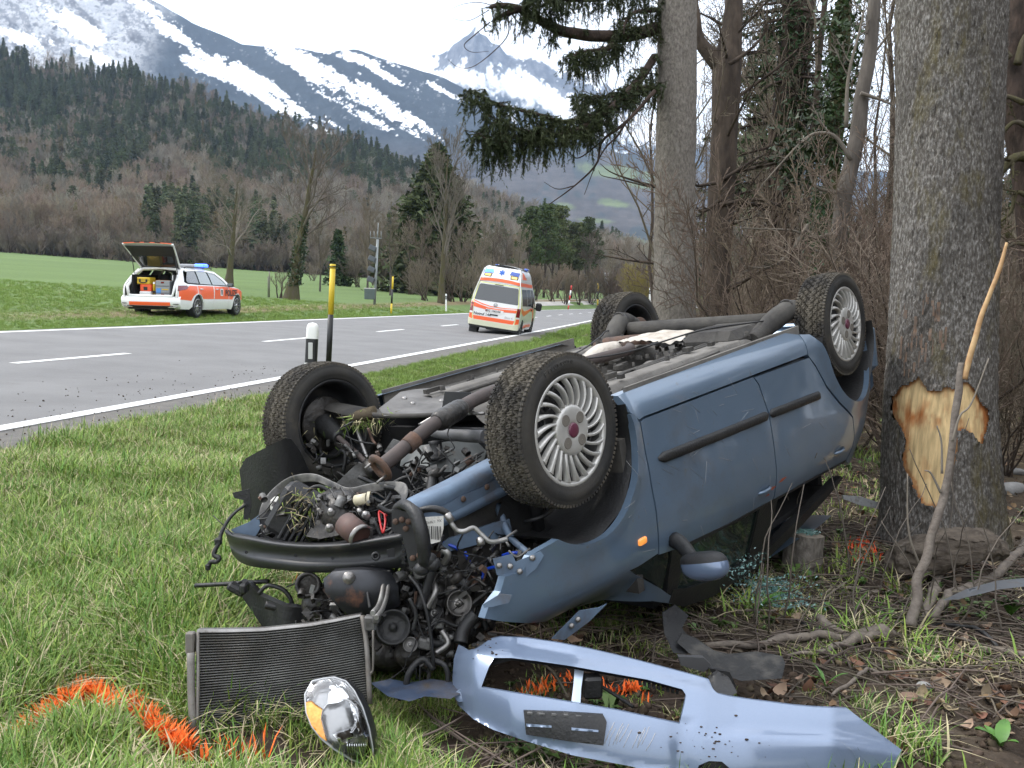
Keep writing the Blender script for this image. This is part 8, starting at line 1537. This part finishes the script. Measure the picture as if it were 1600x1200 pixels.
for s in (-1, 1):
    iw = (0, -s, 0)
    pol(pol_car, 'front_wing', white_p, [(.82, .24), (1.12, .22)]+A1+[(1.9, .25), (2.30, .24), (2.44, .40), (2.42, .66), (2.25, .78), (1.7, .88), (1.2, .945), (.82, .955)], ps(s), .09, .05, iw)
    fd_ = pol(pol_car, 'front_door', white_p, [(-.30, .24), (.81, .24), (.81, .955), (-.30, .975)], ps(s), .10, .05, iw); rdr = pol(pol_car, 'rear_door', white_p, [(-.31, .24), (-1.02, .24), (-1.05, .45), (-1.22, .66), (-1.42, .72), (-1.42, .99), (-.31, .976)], ps(s), .10, .05, iw)
    pol(pol_car, 'rear_wing', white_p, [(-1.43, .99), (-1.43, .73), (-1.23, .67), (-1.06, .45)]+arc(-1.42, .34, .365, 20, 180, 14)+[(-1.9, .26), (-2.42, .28), (-2.52, .45), (-2.53, .72), (-2.50, .90), (-2.40, 1.04), (-2.2, 1.24), (-1.98, 1.42), (-1.72, 1.44), (-1.9, 1.36), (-2.12, 1.06), (-2.0, 1.01)], ps(s), .08, .05, iw)
    pol(pol_car, 'roof_pillar_frame', white_p, [(.80, .965), (1.02, .955), (.70, 1.20), (.28, 1.40), (-.5, 1.46), (-1.3, 1.455), (-1.75, 1.44), (-1.72, 1.37), (-1.3, 1.395), (-.5, 1.40), (.22, 1.335), (.60, 1.14)], ps(s, .002), .09, .05, iw)
    for q, nm in (([(.76, .985), (.56, 1.13), (.20, 1.325), (-.22, 1.385), (-.28, 1.0)], 'front_window'), ([(-.36, 1.0), (-.32, 1.39), (-1.0, 1.395), (-1.14, 1.02)], 'rear_window'), ([(-1.21, 1.025), (-1.10, 1.39), (-1.62, 1.37), (-1.95, 1.10), (-1.92, 1.04)], 'rear_quarter_window')): pol(pol_car, nm, glass_l if nm != 'rear_quarter_window' else glass_v, q, ps(s, -.012), .10, .01, iw)
    for q, pr in (([(-.255, .56), (.795, .55), (.795, .935), (-.255, .95)], fd_), ([(-1.395, .735), (-1.22, .68), (-1.06, .565), (-.325, .56), (-.325, .95), (-1.395, .96)], rdr)): pol(pol_car, 'orange_band', or_p, q, ps(s, .004), .10, .008, iw, pr)
    pol(pol_car, 'orange_band', or_p, [(-2.46, .56), (-1.86, .52), (-1.81, .56), (-1.72, .66), (-1.55, .725), (-1.45, .735), (-1.45, .95), (-1.9, .96), (-2.0, .93), (-2.3, .93), (-2.46, .88)], ps(s, .004), .08, .008, iw); pol(pol_car, 'orange_band', or_p, [(.84, .55), (1.10, .54), (1.18, .64), (1.32, .715), (1.5, .74), (1.68, .71), (1.82, .62), (1.9, .52), (2.36, .52), (2.36, .66), (2.2, .75), (1.6, .88), (.84, .935)], ps(s, .004), .08, .008, iw)
    pol(pol_car, 'tail_lamp', tail_r, [(-2.515, .80), (-2.10, .86), (-2.02, .93), (-2.08, .965), (-2.46, .955)], ps(s, .012), .06, .03, iw)
    for hx in (-.12, -1.22): m = MB(); m.tube([(hx-.09, s*(py_(hx, .86)+.03), .865), (hx+.09, s*(py_(hx, .86)+.03), .86)], .018, 6); part(pol_car, m, 'door_handle', white_p, fd_ if hx > -.5 else rdr)
    m = MB(); m.box((.72, s*1.03, 1.0), (.13, .20, .13), bev=.04); mo = part(pol_car, m, 'door_mirror', blk, pol_car); m = MB(); m.box((.655, s*1.03, 1.005), (.01, .16, .09)); part(pol_car, m, 'mirror_glass', glass_l, mo)
    m = MB(); m.tube(spline([(-1.65, s*.62, 1.47), (-1.5, s*.63, 1.51), (0, s*.64, 1.515), (.15, s*.64, 1.47)], 16), .018, 6); part(pol_car, m, 'roof_rail', blk, pol_car)
    for wx in (1.5, -1.42): vwheel(pol_car, (wx, s*.80, .34), s, .34, .24, chro); m = MB(); a = np.linspace(0, np.pi, 16); m.grid(np.stack([np.stack([wx+.37*np.cos(a), 0*a+s*y, .34+.37*np.sin(a)], -1) for y in (.90, .55)])); part(pol_car, m, 'wheel_arch', blk, pol_car)
vtext(pol_car, 'POLIZEI', np.array([.50, -.962, .66]), (1, 0, 0), (0, 0, 1), .27, text_k, pol_car, .006); m = MB(); panel(m, [(.16, .66), (.34, .66), (.36, .88), (.14, .88)], ps(-1, .010), .1, .004, inward=(0, 1, 0)); em = part(pol_car, m, 'canton_emblem', white_p, pol_car); m = MB(); panel(m, [(.22, .69), (.28, .69), (.30, .85), (.20, .85)], ps(-1, .016), .1, .004, inward=(0, 1, 0)); part(pol_car, m, 'emblem_field', text_k, em)
yv = np.linspace(-1, 1, 15)
def cross(xs, zs, crown=.03, k=1.): return np.stack([np.stack([np.full(15, x), yv*py_(x, z)*k, z+crown*(1-yv**2)], -1) for x, z in zip(xs, zs)])
m = MB(); m.grid(cross((.28, 0, -.5, -1.0, -1.5, -1.78), (1.40, 1.43, 1.455, 1.46, 1.45, 1.43))); part(pol_car, m, 'roof', white_p, pol_car); m = MB(); m.grid(cross((1.05, .7, .28), (.95, 1.19, 1.40))); part(pol_car, m, 'windscreen', glass_l, pol_car); m = MB(); m.grid(cross((2.43, 2.28, 1.8, 1.3, 1.02), (.64, .78, .87, .93, .955))); part(pol_car, m, 'bonnet', white_p, pol_car); m = MB(); m.grid(cross((2.30, 2.46, 2.47, 2.43), (.22, .36, .5, .64), 0)); part(pol_car, m, 'front_bumper', blk, pol_car)
G = np.stack([np.stack([x-.09*(1-yv**4), yv*.90*q, np.full(15, z)], -1) for x, z, q in ((-2.38, .28, .93), (-2.46, .34, .99), (-2.49, .42, 1.0), (-2.50, .58, 1.0), (-2.42, .64, .98))]); m = MB(); m.grid(G[::-1]); rbp = part(pol_car, m, 'rear_bumper', white_p, pol_car)
for nm, mt, z0, z1, w_, k in (('diffuser', blk, .25, .36, .70, .012), ('orange_strip', or_p, .37, .47, .62, .008)): m = MB(); m.grid(np.stack([np.stack([np.interp(z, [.28, .34, .42, .58], [-2.38, -2.46, -2.49, -2.50])-.09*(1-(yv*w_/.9)**4)-k, yv*w_, np.full(15, z)], -1) for z in np.linspace(z1, z0, 4)])); part(pol_car, m, nm, mt, rbp)
for s in (-1, 1):
    m = MB(); m.box((-2.50, s*.66, .33), (.06, .30, .055), bev=.02); part(pol_car, m, 'exhaust_trim', chro, rbp); m = MB(); m.box((-2.53, s*.72, .42), (.03, .26, .02)); part(pol_car, m, 'bumper_slit', blk, rbp)
# boot: floor, sides, back of the seats, frame
m = MB(); m.box((-1.65, 0, .60), (1.5, 1.25, .04)); m.box((-1.6, .63, .90), (1.5, .03, .70)); m.box((-1.6, -.63, .90), (1.5, .03, .70)); m.box((-1.1, 0, .80), (.10, 1.3, .5)); m.box((-.3, 0, .45), (2.6, 1.5, .1)); part(pol_car, m, 'boot_lining', inside_m, pol_car)
m = MB(); m.tube([(-2.50, .66, .64), (-2.46, .72, .90), (-2.10, .66, 1.28), (-1.90, .52, 1.42), (-1.84, 0, 1.455), (-1.90, -.52, 1.42), (-2.10, -.66, 1.28), (-2.46, -.72, .90), (-2.50, -.66, .64), (-2.53, 0, .63), (-2.50, .66, .64)], .05, 6); part(pol_car, m, 'boot_opening_frame', white_p, pol_car)
m = MB(); m.box((-2.44, 0, .60), (.10, 1.2, .05)); part(pol_car, m, 'loading_sill', chro, pol_car)
for y in (-.35, .35): m = MB(); m.box((-.95, y, 1.16), (.12, .3, .25), bev=.05); part(pol_car, m, 'headrest', blk, pol_car)
# raised tailgate
hx, hz = -1.86, 1.45; ca, sa = math.cos(math.radians(40)), math.sin(math.radians(40))
def tg(u, y, w): return np.stack([hx-u*ca-w*sa, y, hz+u*sa*1.0+w*ca], -1)      # u: out from the hinge, w: above the panel
uu_ = np.array([0, .15, .45, .70, .85, .95, 1.02, 1.06]); wd_ = np.array([.58, .62, .68, .72, .74, .75, .75, .72]); wt_ = np.array([.0, .05, .11, .14, .13, .10, .04, -.03])
m = MB(); m.grid(np.stack([tg(np.full(15, u), yv*w, wt+.03*(1-yv**2)) for u, w, wt in zip(uu_, wd_, wt_)])[::-1]); tgt = part(pol_car, m, 'tailgate', white_p, pol_car)
m = MB(); m.grid(np.stack([tg(np.full(15, u), yv*w*.985, wt+.034*(1-yv**2)+.004) for u, w, wt in zip((.78, .85, .95, 1.02, 1.065), (.73, .74, .75, .75, .72), (.137, .13, .10, .04, -.03))])[::-1]); part(pol_car, m, 'orange_panel', or_p, tgt)
m = MB(); m.grid(np.stack([tg(np.full(15, u), yv*w*.97, wt-.035) for u, w, wt in zip(uu_, wd_, (.0, .0, .01, .03, .02, .0, -.04, -.06))])); part(pol_car, m, 'tailgate_lining', blk, tgt)
m = MB(); m.grid(np.stack([tg(np.full(15, u), yv*w*.80, np.full(15, wt-.045)) for u, w, wt in zip((.12, .35, .55), (.60, .65, .68), (.0, .0, .015))])); part(pol_car, m, 'tailgate_window', glass_v, tgt)
for s in (-1, 1):
    m = MB(); m.tube(tg(uu_, s*wd_, wt_-.03), .028, 6); part(pol_car, m, 'tailgate_edge', white_p, tgt); m = MB(); m.tube([(-2.12, s*.66, 1.10), tg(np.array(.62), np.array(s*.66), np.array(-.04))], .014, 6); part(pol_car, m, 'gas_strut', blk, tgt)
for y in (-.32, 0, .30): m = MB(); m.box(tg(np.array(.93), np.array(y), np.array(.15)), (.05, .16, .03)); part(pol_car, m, 'panel_recess', text_k, tgt)
# light bar
m = MB(); m.box((-.25, .05, 1.57), (.30, 1.0, .10), bev=.03); m.box((-.25, 0, 1.50), (.2, 1.1, .05)); lb = part(pol_car, m, 'light_bar', M('grey_light_bar', (.22, .23, .25), rough=.3, coat=.5), pol_car); m = MB(); m.box((-.25, -.50, 1.575), (.33, .34, .12), bev=.04); part(pol_car, m, 'blue_lamp', blue_lit, lb); m = MB(); m.box((-.25, .62, 1.575), (.32, .26, .115), bev=.04); part(pol_car, m, 'blue_lamp', blue_off, lb)
# equipment lying in the boot: things of their own
def boxed(name, c, d, mat, lab, cat, extra=()):
    V = empty(name, PM @ Matrix.Translation(Vector((c[0], c[1], c[2]-d[2]/2))), lab, cat); m = MB(); m.box((0, 0, d[2]/2), d, bev=.02); part(V, m, 'case_body', mat, V)
    for nm, cc, dd, mt in extra: m = MB(); m.box(cc, dd, bev=.006); part(V, m, nm, mt, V)
    return V
yc = M('yellow_case', (.62, .42, .03), rough=.5); gc = M('grey_crate', (.26, .27, .28), rough=.6); rdc = M('red_orange_box', (.75, .10, .03), rough=.5); crd = M('cardboard_orange', (.45, .20, .06), rough=.8)
boxed('yellow_case', (-2.05, .36, 1.07), (.36, .40, .20), yc, 'yellow equipment case lying on top of the load in the police car boot', 'case', [('latch', (-.185, .1, .10), (.02, .05, .09), blk), ('latch', (-.185, -.1, .10), (.02, .05, .09), blk), ('lid_seam', (-.183, 0, .12), (.008, .38, .012), blk), ('handle', (-.19, 0, .05), (.03, .16, .03), blk)])
boxed('red_box', (-2.10, .28, .865), (.30, .34, .20), rdc, 'red orange box under the yellow case in the police car boot', 'box', [('dark_hole', (-.152, 0, .08), (.01, .12, .10), blk)])
boxed('white_box', (-2.12, .28, .695), (.32, .36, .14), white_p, 'flat white box under the red box in the police car boot', 'box')
boxed('grey_crate', (-2.15, -.28, .86), (.36, .44, .46), gc, 'grey plastic crate with a blue label in the police car boot', 'crate', [('blue_label', (-.183, .12, .16), (.008, .14, .15), M('blue_label', (.08, .24, .55), rough=.5)), ('yellow_label', (-.183, -.08, .20), (.008, .2, .03), yc), ('red_latch', (-.185, .0, .40), (.015, .10, .05), tail_r), ('red_latch', (-.185, .0, .05), (.015, .10, .05), tail_r), ('rib', (-.184, 0, .30), (.01, .42, .015), blk), ('rib', (-.184, 0, .10), (.01, .42, .015), blk)])
boxed('orange_carton', (-1.75, -.05, .93), (.30, .45, .34), crd, 'orange brown carton behind the spray cans in the police car boot', 'carton'); boxed('white_carton', (-1.95, -.50, 1.17), (.2, .16, .16), white_p, 'small white carton on top of the grey crate at the back', 'carton')
for i, y in enumerate((.05, -.03)):
    V = empty('spray_can', PM @ Matrix.Translation(Vector((-2.18, y, .70))), ['left yellow spray can before the grey crate in the boot', 'right yellow spray can touching the grey crate in the boot'][i], 'spray can', 'spray cans in the boot'); m = MB(); m.lathe([(.001, 0), (.035, 0), (.036, .26), (.03, .28), (.001, .285)], (0, 0, 0), (0, 0, 1), 14); part(V, m, 'can_body', yc, V); m = MB(); m.lathe([(.032, .28), (.032, .34), (.001, .345)], (0, 0, 0), (0, 0, 1), 14); part(V, m, 'can_cap', white_p, V); m = MB(); m.lathe([(.0365, .02), (.0368, .09)], (0, 0, 0), (0, 0, 1), 14); part(V, m, 'can_band', blk, V)
# ---------------------------------------------------- ambulance, leaning into the verge
AM = frame(807, 528, 8.6, 1.055, roll=7.2, ref=(-1.55, -.82, 0), dz=-.05); amb = empty('ambulance', AM, 'white and orange high roof ambulance van driving away with blue light on', 'ambulance')
pale_y = M('pale_yellow_reflective', (.72, .76, .28), rough=.4, coat=.3); cream = M('cream_paint', (.70, .70, .52), rough=.35, coat=.4)
def ay(z): return np.interp(z, [.25, .45, .9, 1.25, 1.6, 1.95, 2.10, 2.45, 2.58, 2.64], [.88, .935, .95, .945, .88, .79, .765, .70, .60, .30])
def ar(z): return np.interp(z, [.3, .6, 1.1, 1.3, 1.95, 2.1, 2.45, 2.6], [-2.47, -2.50, -2.48, -2.44, -2.28, -2.25, -2.02, -1.75])
def asd(s, k=0.): return lambda x, z: np.stack([x, s*(ay(z)+k-.10*np.clip((-2.30-x)/.2, 0, 1)**2-.10*np.clip((x-1.9)/.6, 0, 1)**2), z], -1)
def arr(k=0.): return lambda y, z: np.stack([ar(z)-k+.10*np.clip((np.abs(y)/ay(z)-.80)/.2, 0, 1)**2.2, y, z], -1)
for s in (-1, 1):
    iw = (0, -s, 0); WA = arc(-1.55, .36, .40, 180, 0, 14); WB_ = arc(1.45, .36, .40, 180, 0, 14)
    pol(amb, 'side_panel', white_p, [(-2.42, .40), (-1.97, .34)]+WA[1:]+[(1.03, .30)]+WB_[1:]+[(2.2, .34), (2.40, .5), (2.40, .85), (2.2, 1.02), (1.75, 1.12), (1.15, 1.90), (.9, 2.08), (.5, 2.50), (.1, 2.60), (-1.7, 2.60), (-2.02, 2.45), (-2.22, 2.1), (-2.27, 1.95), (-2.40, 1.35), (-2.44, 1.0)], asd(s), .16, .03, iw)
    for q, nm in (([(-2.12, 1.27), (-.78, 1.25), (-.80, 1.86), (-2.05, 1.86)], 'rear_side_window'), ([(-.68, 1.25), (.25, 1.23), (.25, 1.87), (-.68, 1.86)], 'sliding_door_window'), ([(.36, 1.20), (1.45, 1.14), (1.0, 1.85), (.36, 1.87)], 'cab_window')): pol(amb, nm, glass_v, q, asd(s, .006), .15, .02, iw)
    pol(amb, 'orange_swoosh', or_p, [(-2.35, 1.08), (-2.0, .98), (-1.6, .88), (-.9, .94), (.2, 1.05), (.9, 1.0), (1.2, .62), (1.3, .85), (1.1, 1.10), (.5, 1.16), (-.6, 1.10), (-1.6, 1.06), (-2.1, 1.17), (-2.36, 1.20)], asd(s, .006), .12, .01, iw); pol(amb, 'orange_swoosh', or_p, [(-1.1, .42), (.9, .42), (.7, .52), (-.9, .54)], asd(s, .006), .12, .01, iw)
    pol(amb, 'orange_roof_band', or_p, [(-2.2, 1.97), (.95, 1.93), (.85, 2.06), (-2.2, 2.10)], asd(s, .006), .14, .01, iw); pol(amb, 'orange_roof_flash', or_p, [(-1.7, 2.22), (-.6, 2.22), (-1.55, 2.48)], asd(s, .008), .12, .01, iw); pol(amb, 'yellow_edge', pale_y, [(-2.38, .95), (-2.33, .95), (-2.20, 1.92), (-2.25, 1.92)], asd(s, .010), .1, .008, iw)
    for wx in (1.45, -1.55): vwheel(amb, (wx, s*.80, .355), s, .355, .25, M('ambulance_rim', (.12, .12, .12), rough=.4, metal=.5) if 'ambulance_rim' not in bpy.data.materials else bpy.data.materials['ambulance_rim'], 7); m = MB(); a = np.linspace(0, np.pi, 14); m.grid(np.stack([np.stack([wx+.40*np.cos(a), 0*a+s*y, .36+.40*np.sin(a)], -1) for y in (.93, .5)])); part(amb, m, 'wheel_arch', blk, amb)
    m = MB(); m.box((1.30, s*1.12, 1.22), (.16, .24, .32), bev=.05); m.tube([(1.35, s*.88, 1.12), (1.32, s*1.05, 1.15)], .03, 6); part(amb, m, 'door_mirror', blk, amb); m = MB(); m.box((.45, s*.96, 1.08), (.2, .03, .05)); part(amb, m, 'door_handle', blk, amb); m = MB(); m.box((-1.98, s*.80, .22), (.03, .30, .34)); part(amb, m, 'mud_flap', blk, amb)
vtext(amb, 'Notruf 144', np.array([-1.55, -.735, 2.18]), (1, 0, 0), (0, 0, 1), .22, M('grey_lettering', (.2, .22, .24), rough=.6), amb, .004)
zs = [.40, .6, .9, 1.1, 1.3, 1.6, 1.95, 2.1, 2.3, 2.45]
rf_ = pol(amb, 'tailgate', white_p, [(-.90, .52), (.90, .52), (.93, .9), (.93, 1.2), (.86, 1.6), (.775, 1.96), (-.775, 1.96), (-.86, 1.6), (-.93, 1.2), (-.93, .9)], arr(), .09, .03, (1, 0, 0)); rr_2 = pol(amb, 'roof_back', white_p, [(-.775, 1.97), (.775, 1.97), (.74, 2.2), (.70, 2.43), (.60, 2.56), (-.60, 2.56), (-.70, 2.43), (-.74, 2.2)], arr(.004), .08, .03, (1, 0, 0))
m = MB(); yq = np.linspace(-1, 1, 13); m.grid(np.stack([np.stack([np.full(13, x), yq*w, z+.06*(1-yq**2)], -1) for x, z, w in ((.95, 2.02, .78), (.5, 2.48, .69), (.1, 2.58, .62), (-1.0, 2.60, .60), (-1.75, 2.585, .60))])); part(amb, m, 'high_roof', white_p, amb)
m = MB(); m.grid(np.stack([np.stack([np.full(13, x), yq*w, np.full(13, z)], -1) for x, z, w in ((2.46, .45, .80), (2.44, .95, .80), (1.75, 1.14, .84), (1.1, 1.92, .74), (.95, 2.02, .78))])); part(amb, m, 'van_front', glass_v, amb); m = MB(); m.box((0, 0, .36), (4.6, 1.6, .12)); part(amb, m, 'underbody', blk, amb)
pol(amb, 'rear_window', glass_v, [(-.80, 1.28), (.80, 1.28), (.82, 1.33), (.73, 1.84), (.69, 1.88), (-.69, 1.88), (-.73, 1.84), (-.82, 1.33)], arr(.008), .09, .02, (1, 0, 0), rf_)
pol(amb, 'rear_bumper', cream, [(-.93, .36), (.93, .36), (.95, .54), (.95, .60), (.80, .545), (-.80, .545), (-.95, .60), (-.95, .54)], arr(.05), .09, .06, (1, 0, 0)); pol(amb, 'lower_skirt', blk, [(-.88, .28), (.88, .28), (.92, .36), (-.92, .36)], arr(.02), .1, .05, (1, 0, 0))
pol(amb, 'orange_stripe', or_p, [(-.74, .56), (.74, .56), (.78, .70), (-.78, .70)], arr(.006), .1, .008, (1, 0, 0), rf_); pol(amb, 'orange_wave', or_p, [(.90, 1.03), (.6, .99), (.2, .945), (-.3, .955), (-.9, .99), (-.90, 1.10), (-.55, 1.07), (-.1, 1.04), (.25, 1.05), (.6, 1.12), (.89, 1.20)], arr(.006), .08, .008, (1, 0, 0), rf_); pol(amb, 'orange_wave', or_p, [(.86, 1.24), (.5, 1.13), (.15, 1.08), (-.3, 1.085), (-.84, 1.13), (-.84, 1.15), (-.3, 1.11), (.15, 1.11), (.5, 1.17), (.86, 1.27)], arr(.006), .08, .008, (1, 0, 0), rf_)
pol(amb, 'orange_roof_band', or_p, [(-.76, 1.985), (-.4, 2.02), (0, 2.03), (.4, 2.02), (.76, 1.985), (.74, 2.09), (.4, 2.13), (0, 2.145), (-.4, 2.13), (-.74, 2.09)], arr(.028), .08, .008, (1, 0, 0), rr_2)
for s in (-1, 1):
    pol(amb, 'tail_lamp', tail_r, [(s*.80, .80), (s*.935, .80), (s*.93, 1.16), (s*.82, 1.16)], arr(.012), .07, .03, (1, 0, 0)); pol(amb, 'lamp_clear_strip', lamp_clear, [(s*.805, .78), (s*.935, .78), (s*.935, .84), (s*.805, .84)], arr(.020), .07, .01, (1, 0, 0)); pol(amb, 'orange_corner', or_p, [(s*.80, .56), (s*.93, .60), (s*.935, .77), (s*.83, .77)], arr(.008), .07, .01, (1, 0, 0)); pol(amb, 'yellow_edge', pale_y, [(s*.775, .56), (s*.80, .56), (s*.825, 1.0), (s*.86, 1.25), (s*.76, 1.90), (s*.735, 1.90), (s*.83, 1.25), (s*.80, 1.0)], arr(.008), .07, .008, (1, 0, 0), rf_)
    bl = pol(amb, 'blue_beacon', blue_lit if s > 0 else blue_off, [(s*.30, 2.34), (s*.64, 2.30), (s*.66, 2.44), (s*.34, 2.46)], arr(.03), .07, .05, (1, 0, 0)); fr_ = pol(amb, 'lamp_surround', blk, [(s*.36, 2.17), (s*.64, 2.18), (s*.64, 2.29), (s*.34, 2.31)], arr(.012), .07, .03, (1, 0, 0)); pol(amb, 'amber_lamp', M('amber_warning_lamp', (.8, .52, .12), rough=.2, coat=1, emit=(1, .65, .2), es=.5) if 'amber_warning_lamp' not in bpy.data.materials else bpy.data.materials['amber_warning_lamp'], [(s*.40, 2.195), (s*.60, 2.20), (s*.60, 2.275), (s*.38, 2.285)], arr(.022), .07, .02, (1, 0, 0), fr_)
pol(amb, 'yellow_edge', pale_y, [(-.775, 1.915), (.775, 1.915), (.77, 1.945), (-.77, 1.945)], arr(.008), .1, .008, (1, 0, 0), rf_); pol(amb, 'roof_hatch_rim', blk, [(-.22, 2.555), (.22, 2.555), (.2, 2.58), (-.2, 2.58)], arr(.01), .1, .02, (1, 0, 0)); pol(amb, 'brake_light', blk, [(-.16, 1.90), (.16, 1.90), (.15, 1.925), (-.15, 1.925)], arr(.016), .1, .02, (1, 0, 0), rf_)
for s in (-1, 1): m = MB(); m.box((.1, s*.58, 2.60), (.5, .16, .12), bev=.04); part(amb, m, 'front_beacon', blue_off, amb)
for k in range(3):                       # six-armed blue star
    a = k*np.pi/3; c = np.array([math.sin(a), math.cos(a)])*.105; n_ = np.array([math.cos(a), -math.sin(a)])*.028; q = [tuple(np.array([0, 2.37])+v) for v in (c+n_, c-n_, -c-n_, -c+n_)]; pol(amb, 'star_arm', blue_off if False else M('star_blue', (.03, .12, .45), rough=.5) if 'star_blue' not in bpy.data.materials else bpy.data.materials['star_blue'], q, arr(.010+.003*k), .1, .003, (1, 0, 0), rr_2)
X_ = lambda y, z, k: np.array([ar(z)-k, y, z])
m = MB(); m.lathe([(.075, 0), (.075, .012), (.060, .012), (.060, 0)], X_(0, 1.17, .012), (-1, 0, 0), 24)
for a, b in (((.035, .045), (0, -.05)), ((-.035, .045), (0, -.05)), ((.05, .02), (.025, -.05)), ((-.05, .02), (-.025, -.05)), ((.025, -.05), (0, .0)), ((-.025, -.05), (0, .0))): m.tube([X_(a[0], 1.17+a[1], .02), X_(b[0], 1.17+b[1], .02)], .006, 4)
part(amb, m, 'maker_emblem', chro, rf_); pol(amb, 'number_plate', white_p, [(-.33, .885), (.33, .885), (.33, 1.0), (-.33, 1.0)], arr(.018), .1, .012, (1, 0, 0), rf_); vtext(amb, 'SG 106104', X_(.29, .905, .028), (0, -1, 0), (0, 0, 1), .115, text_k, rf_, .002); m = MB(); m.box(X_(.315, .94, .026), (.006, .05, .07)); part(amb, m, 'plate_shield', tail_r, rf_)
vtext(amb, 'Notruf 144', X_(.76, .735, .012), (0, -1, 0), (0, 0, 1), .14, text_k, rf_, .003); vtext(amb, 'Elco 4', X_(-.40, .735, .012), (0, -1, 0), (0, 0, 1), .12, M('faint_lettering', (.35, .36, .36), rough=.6), rf_); pol(amb, 'handle_recess', blk, [(-.14, .78), (.14, .78), (.14, .83), (-.14, .83)], arr(.02), .1, .01, (1, 0, 0), rf_)
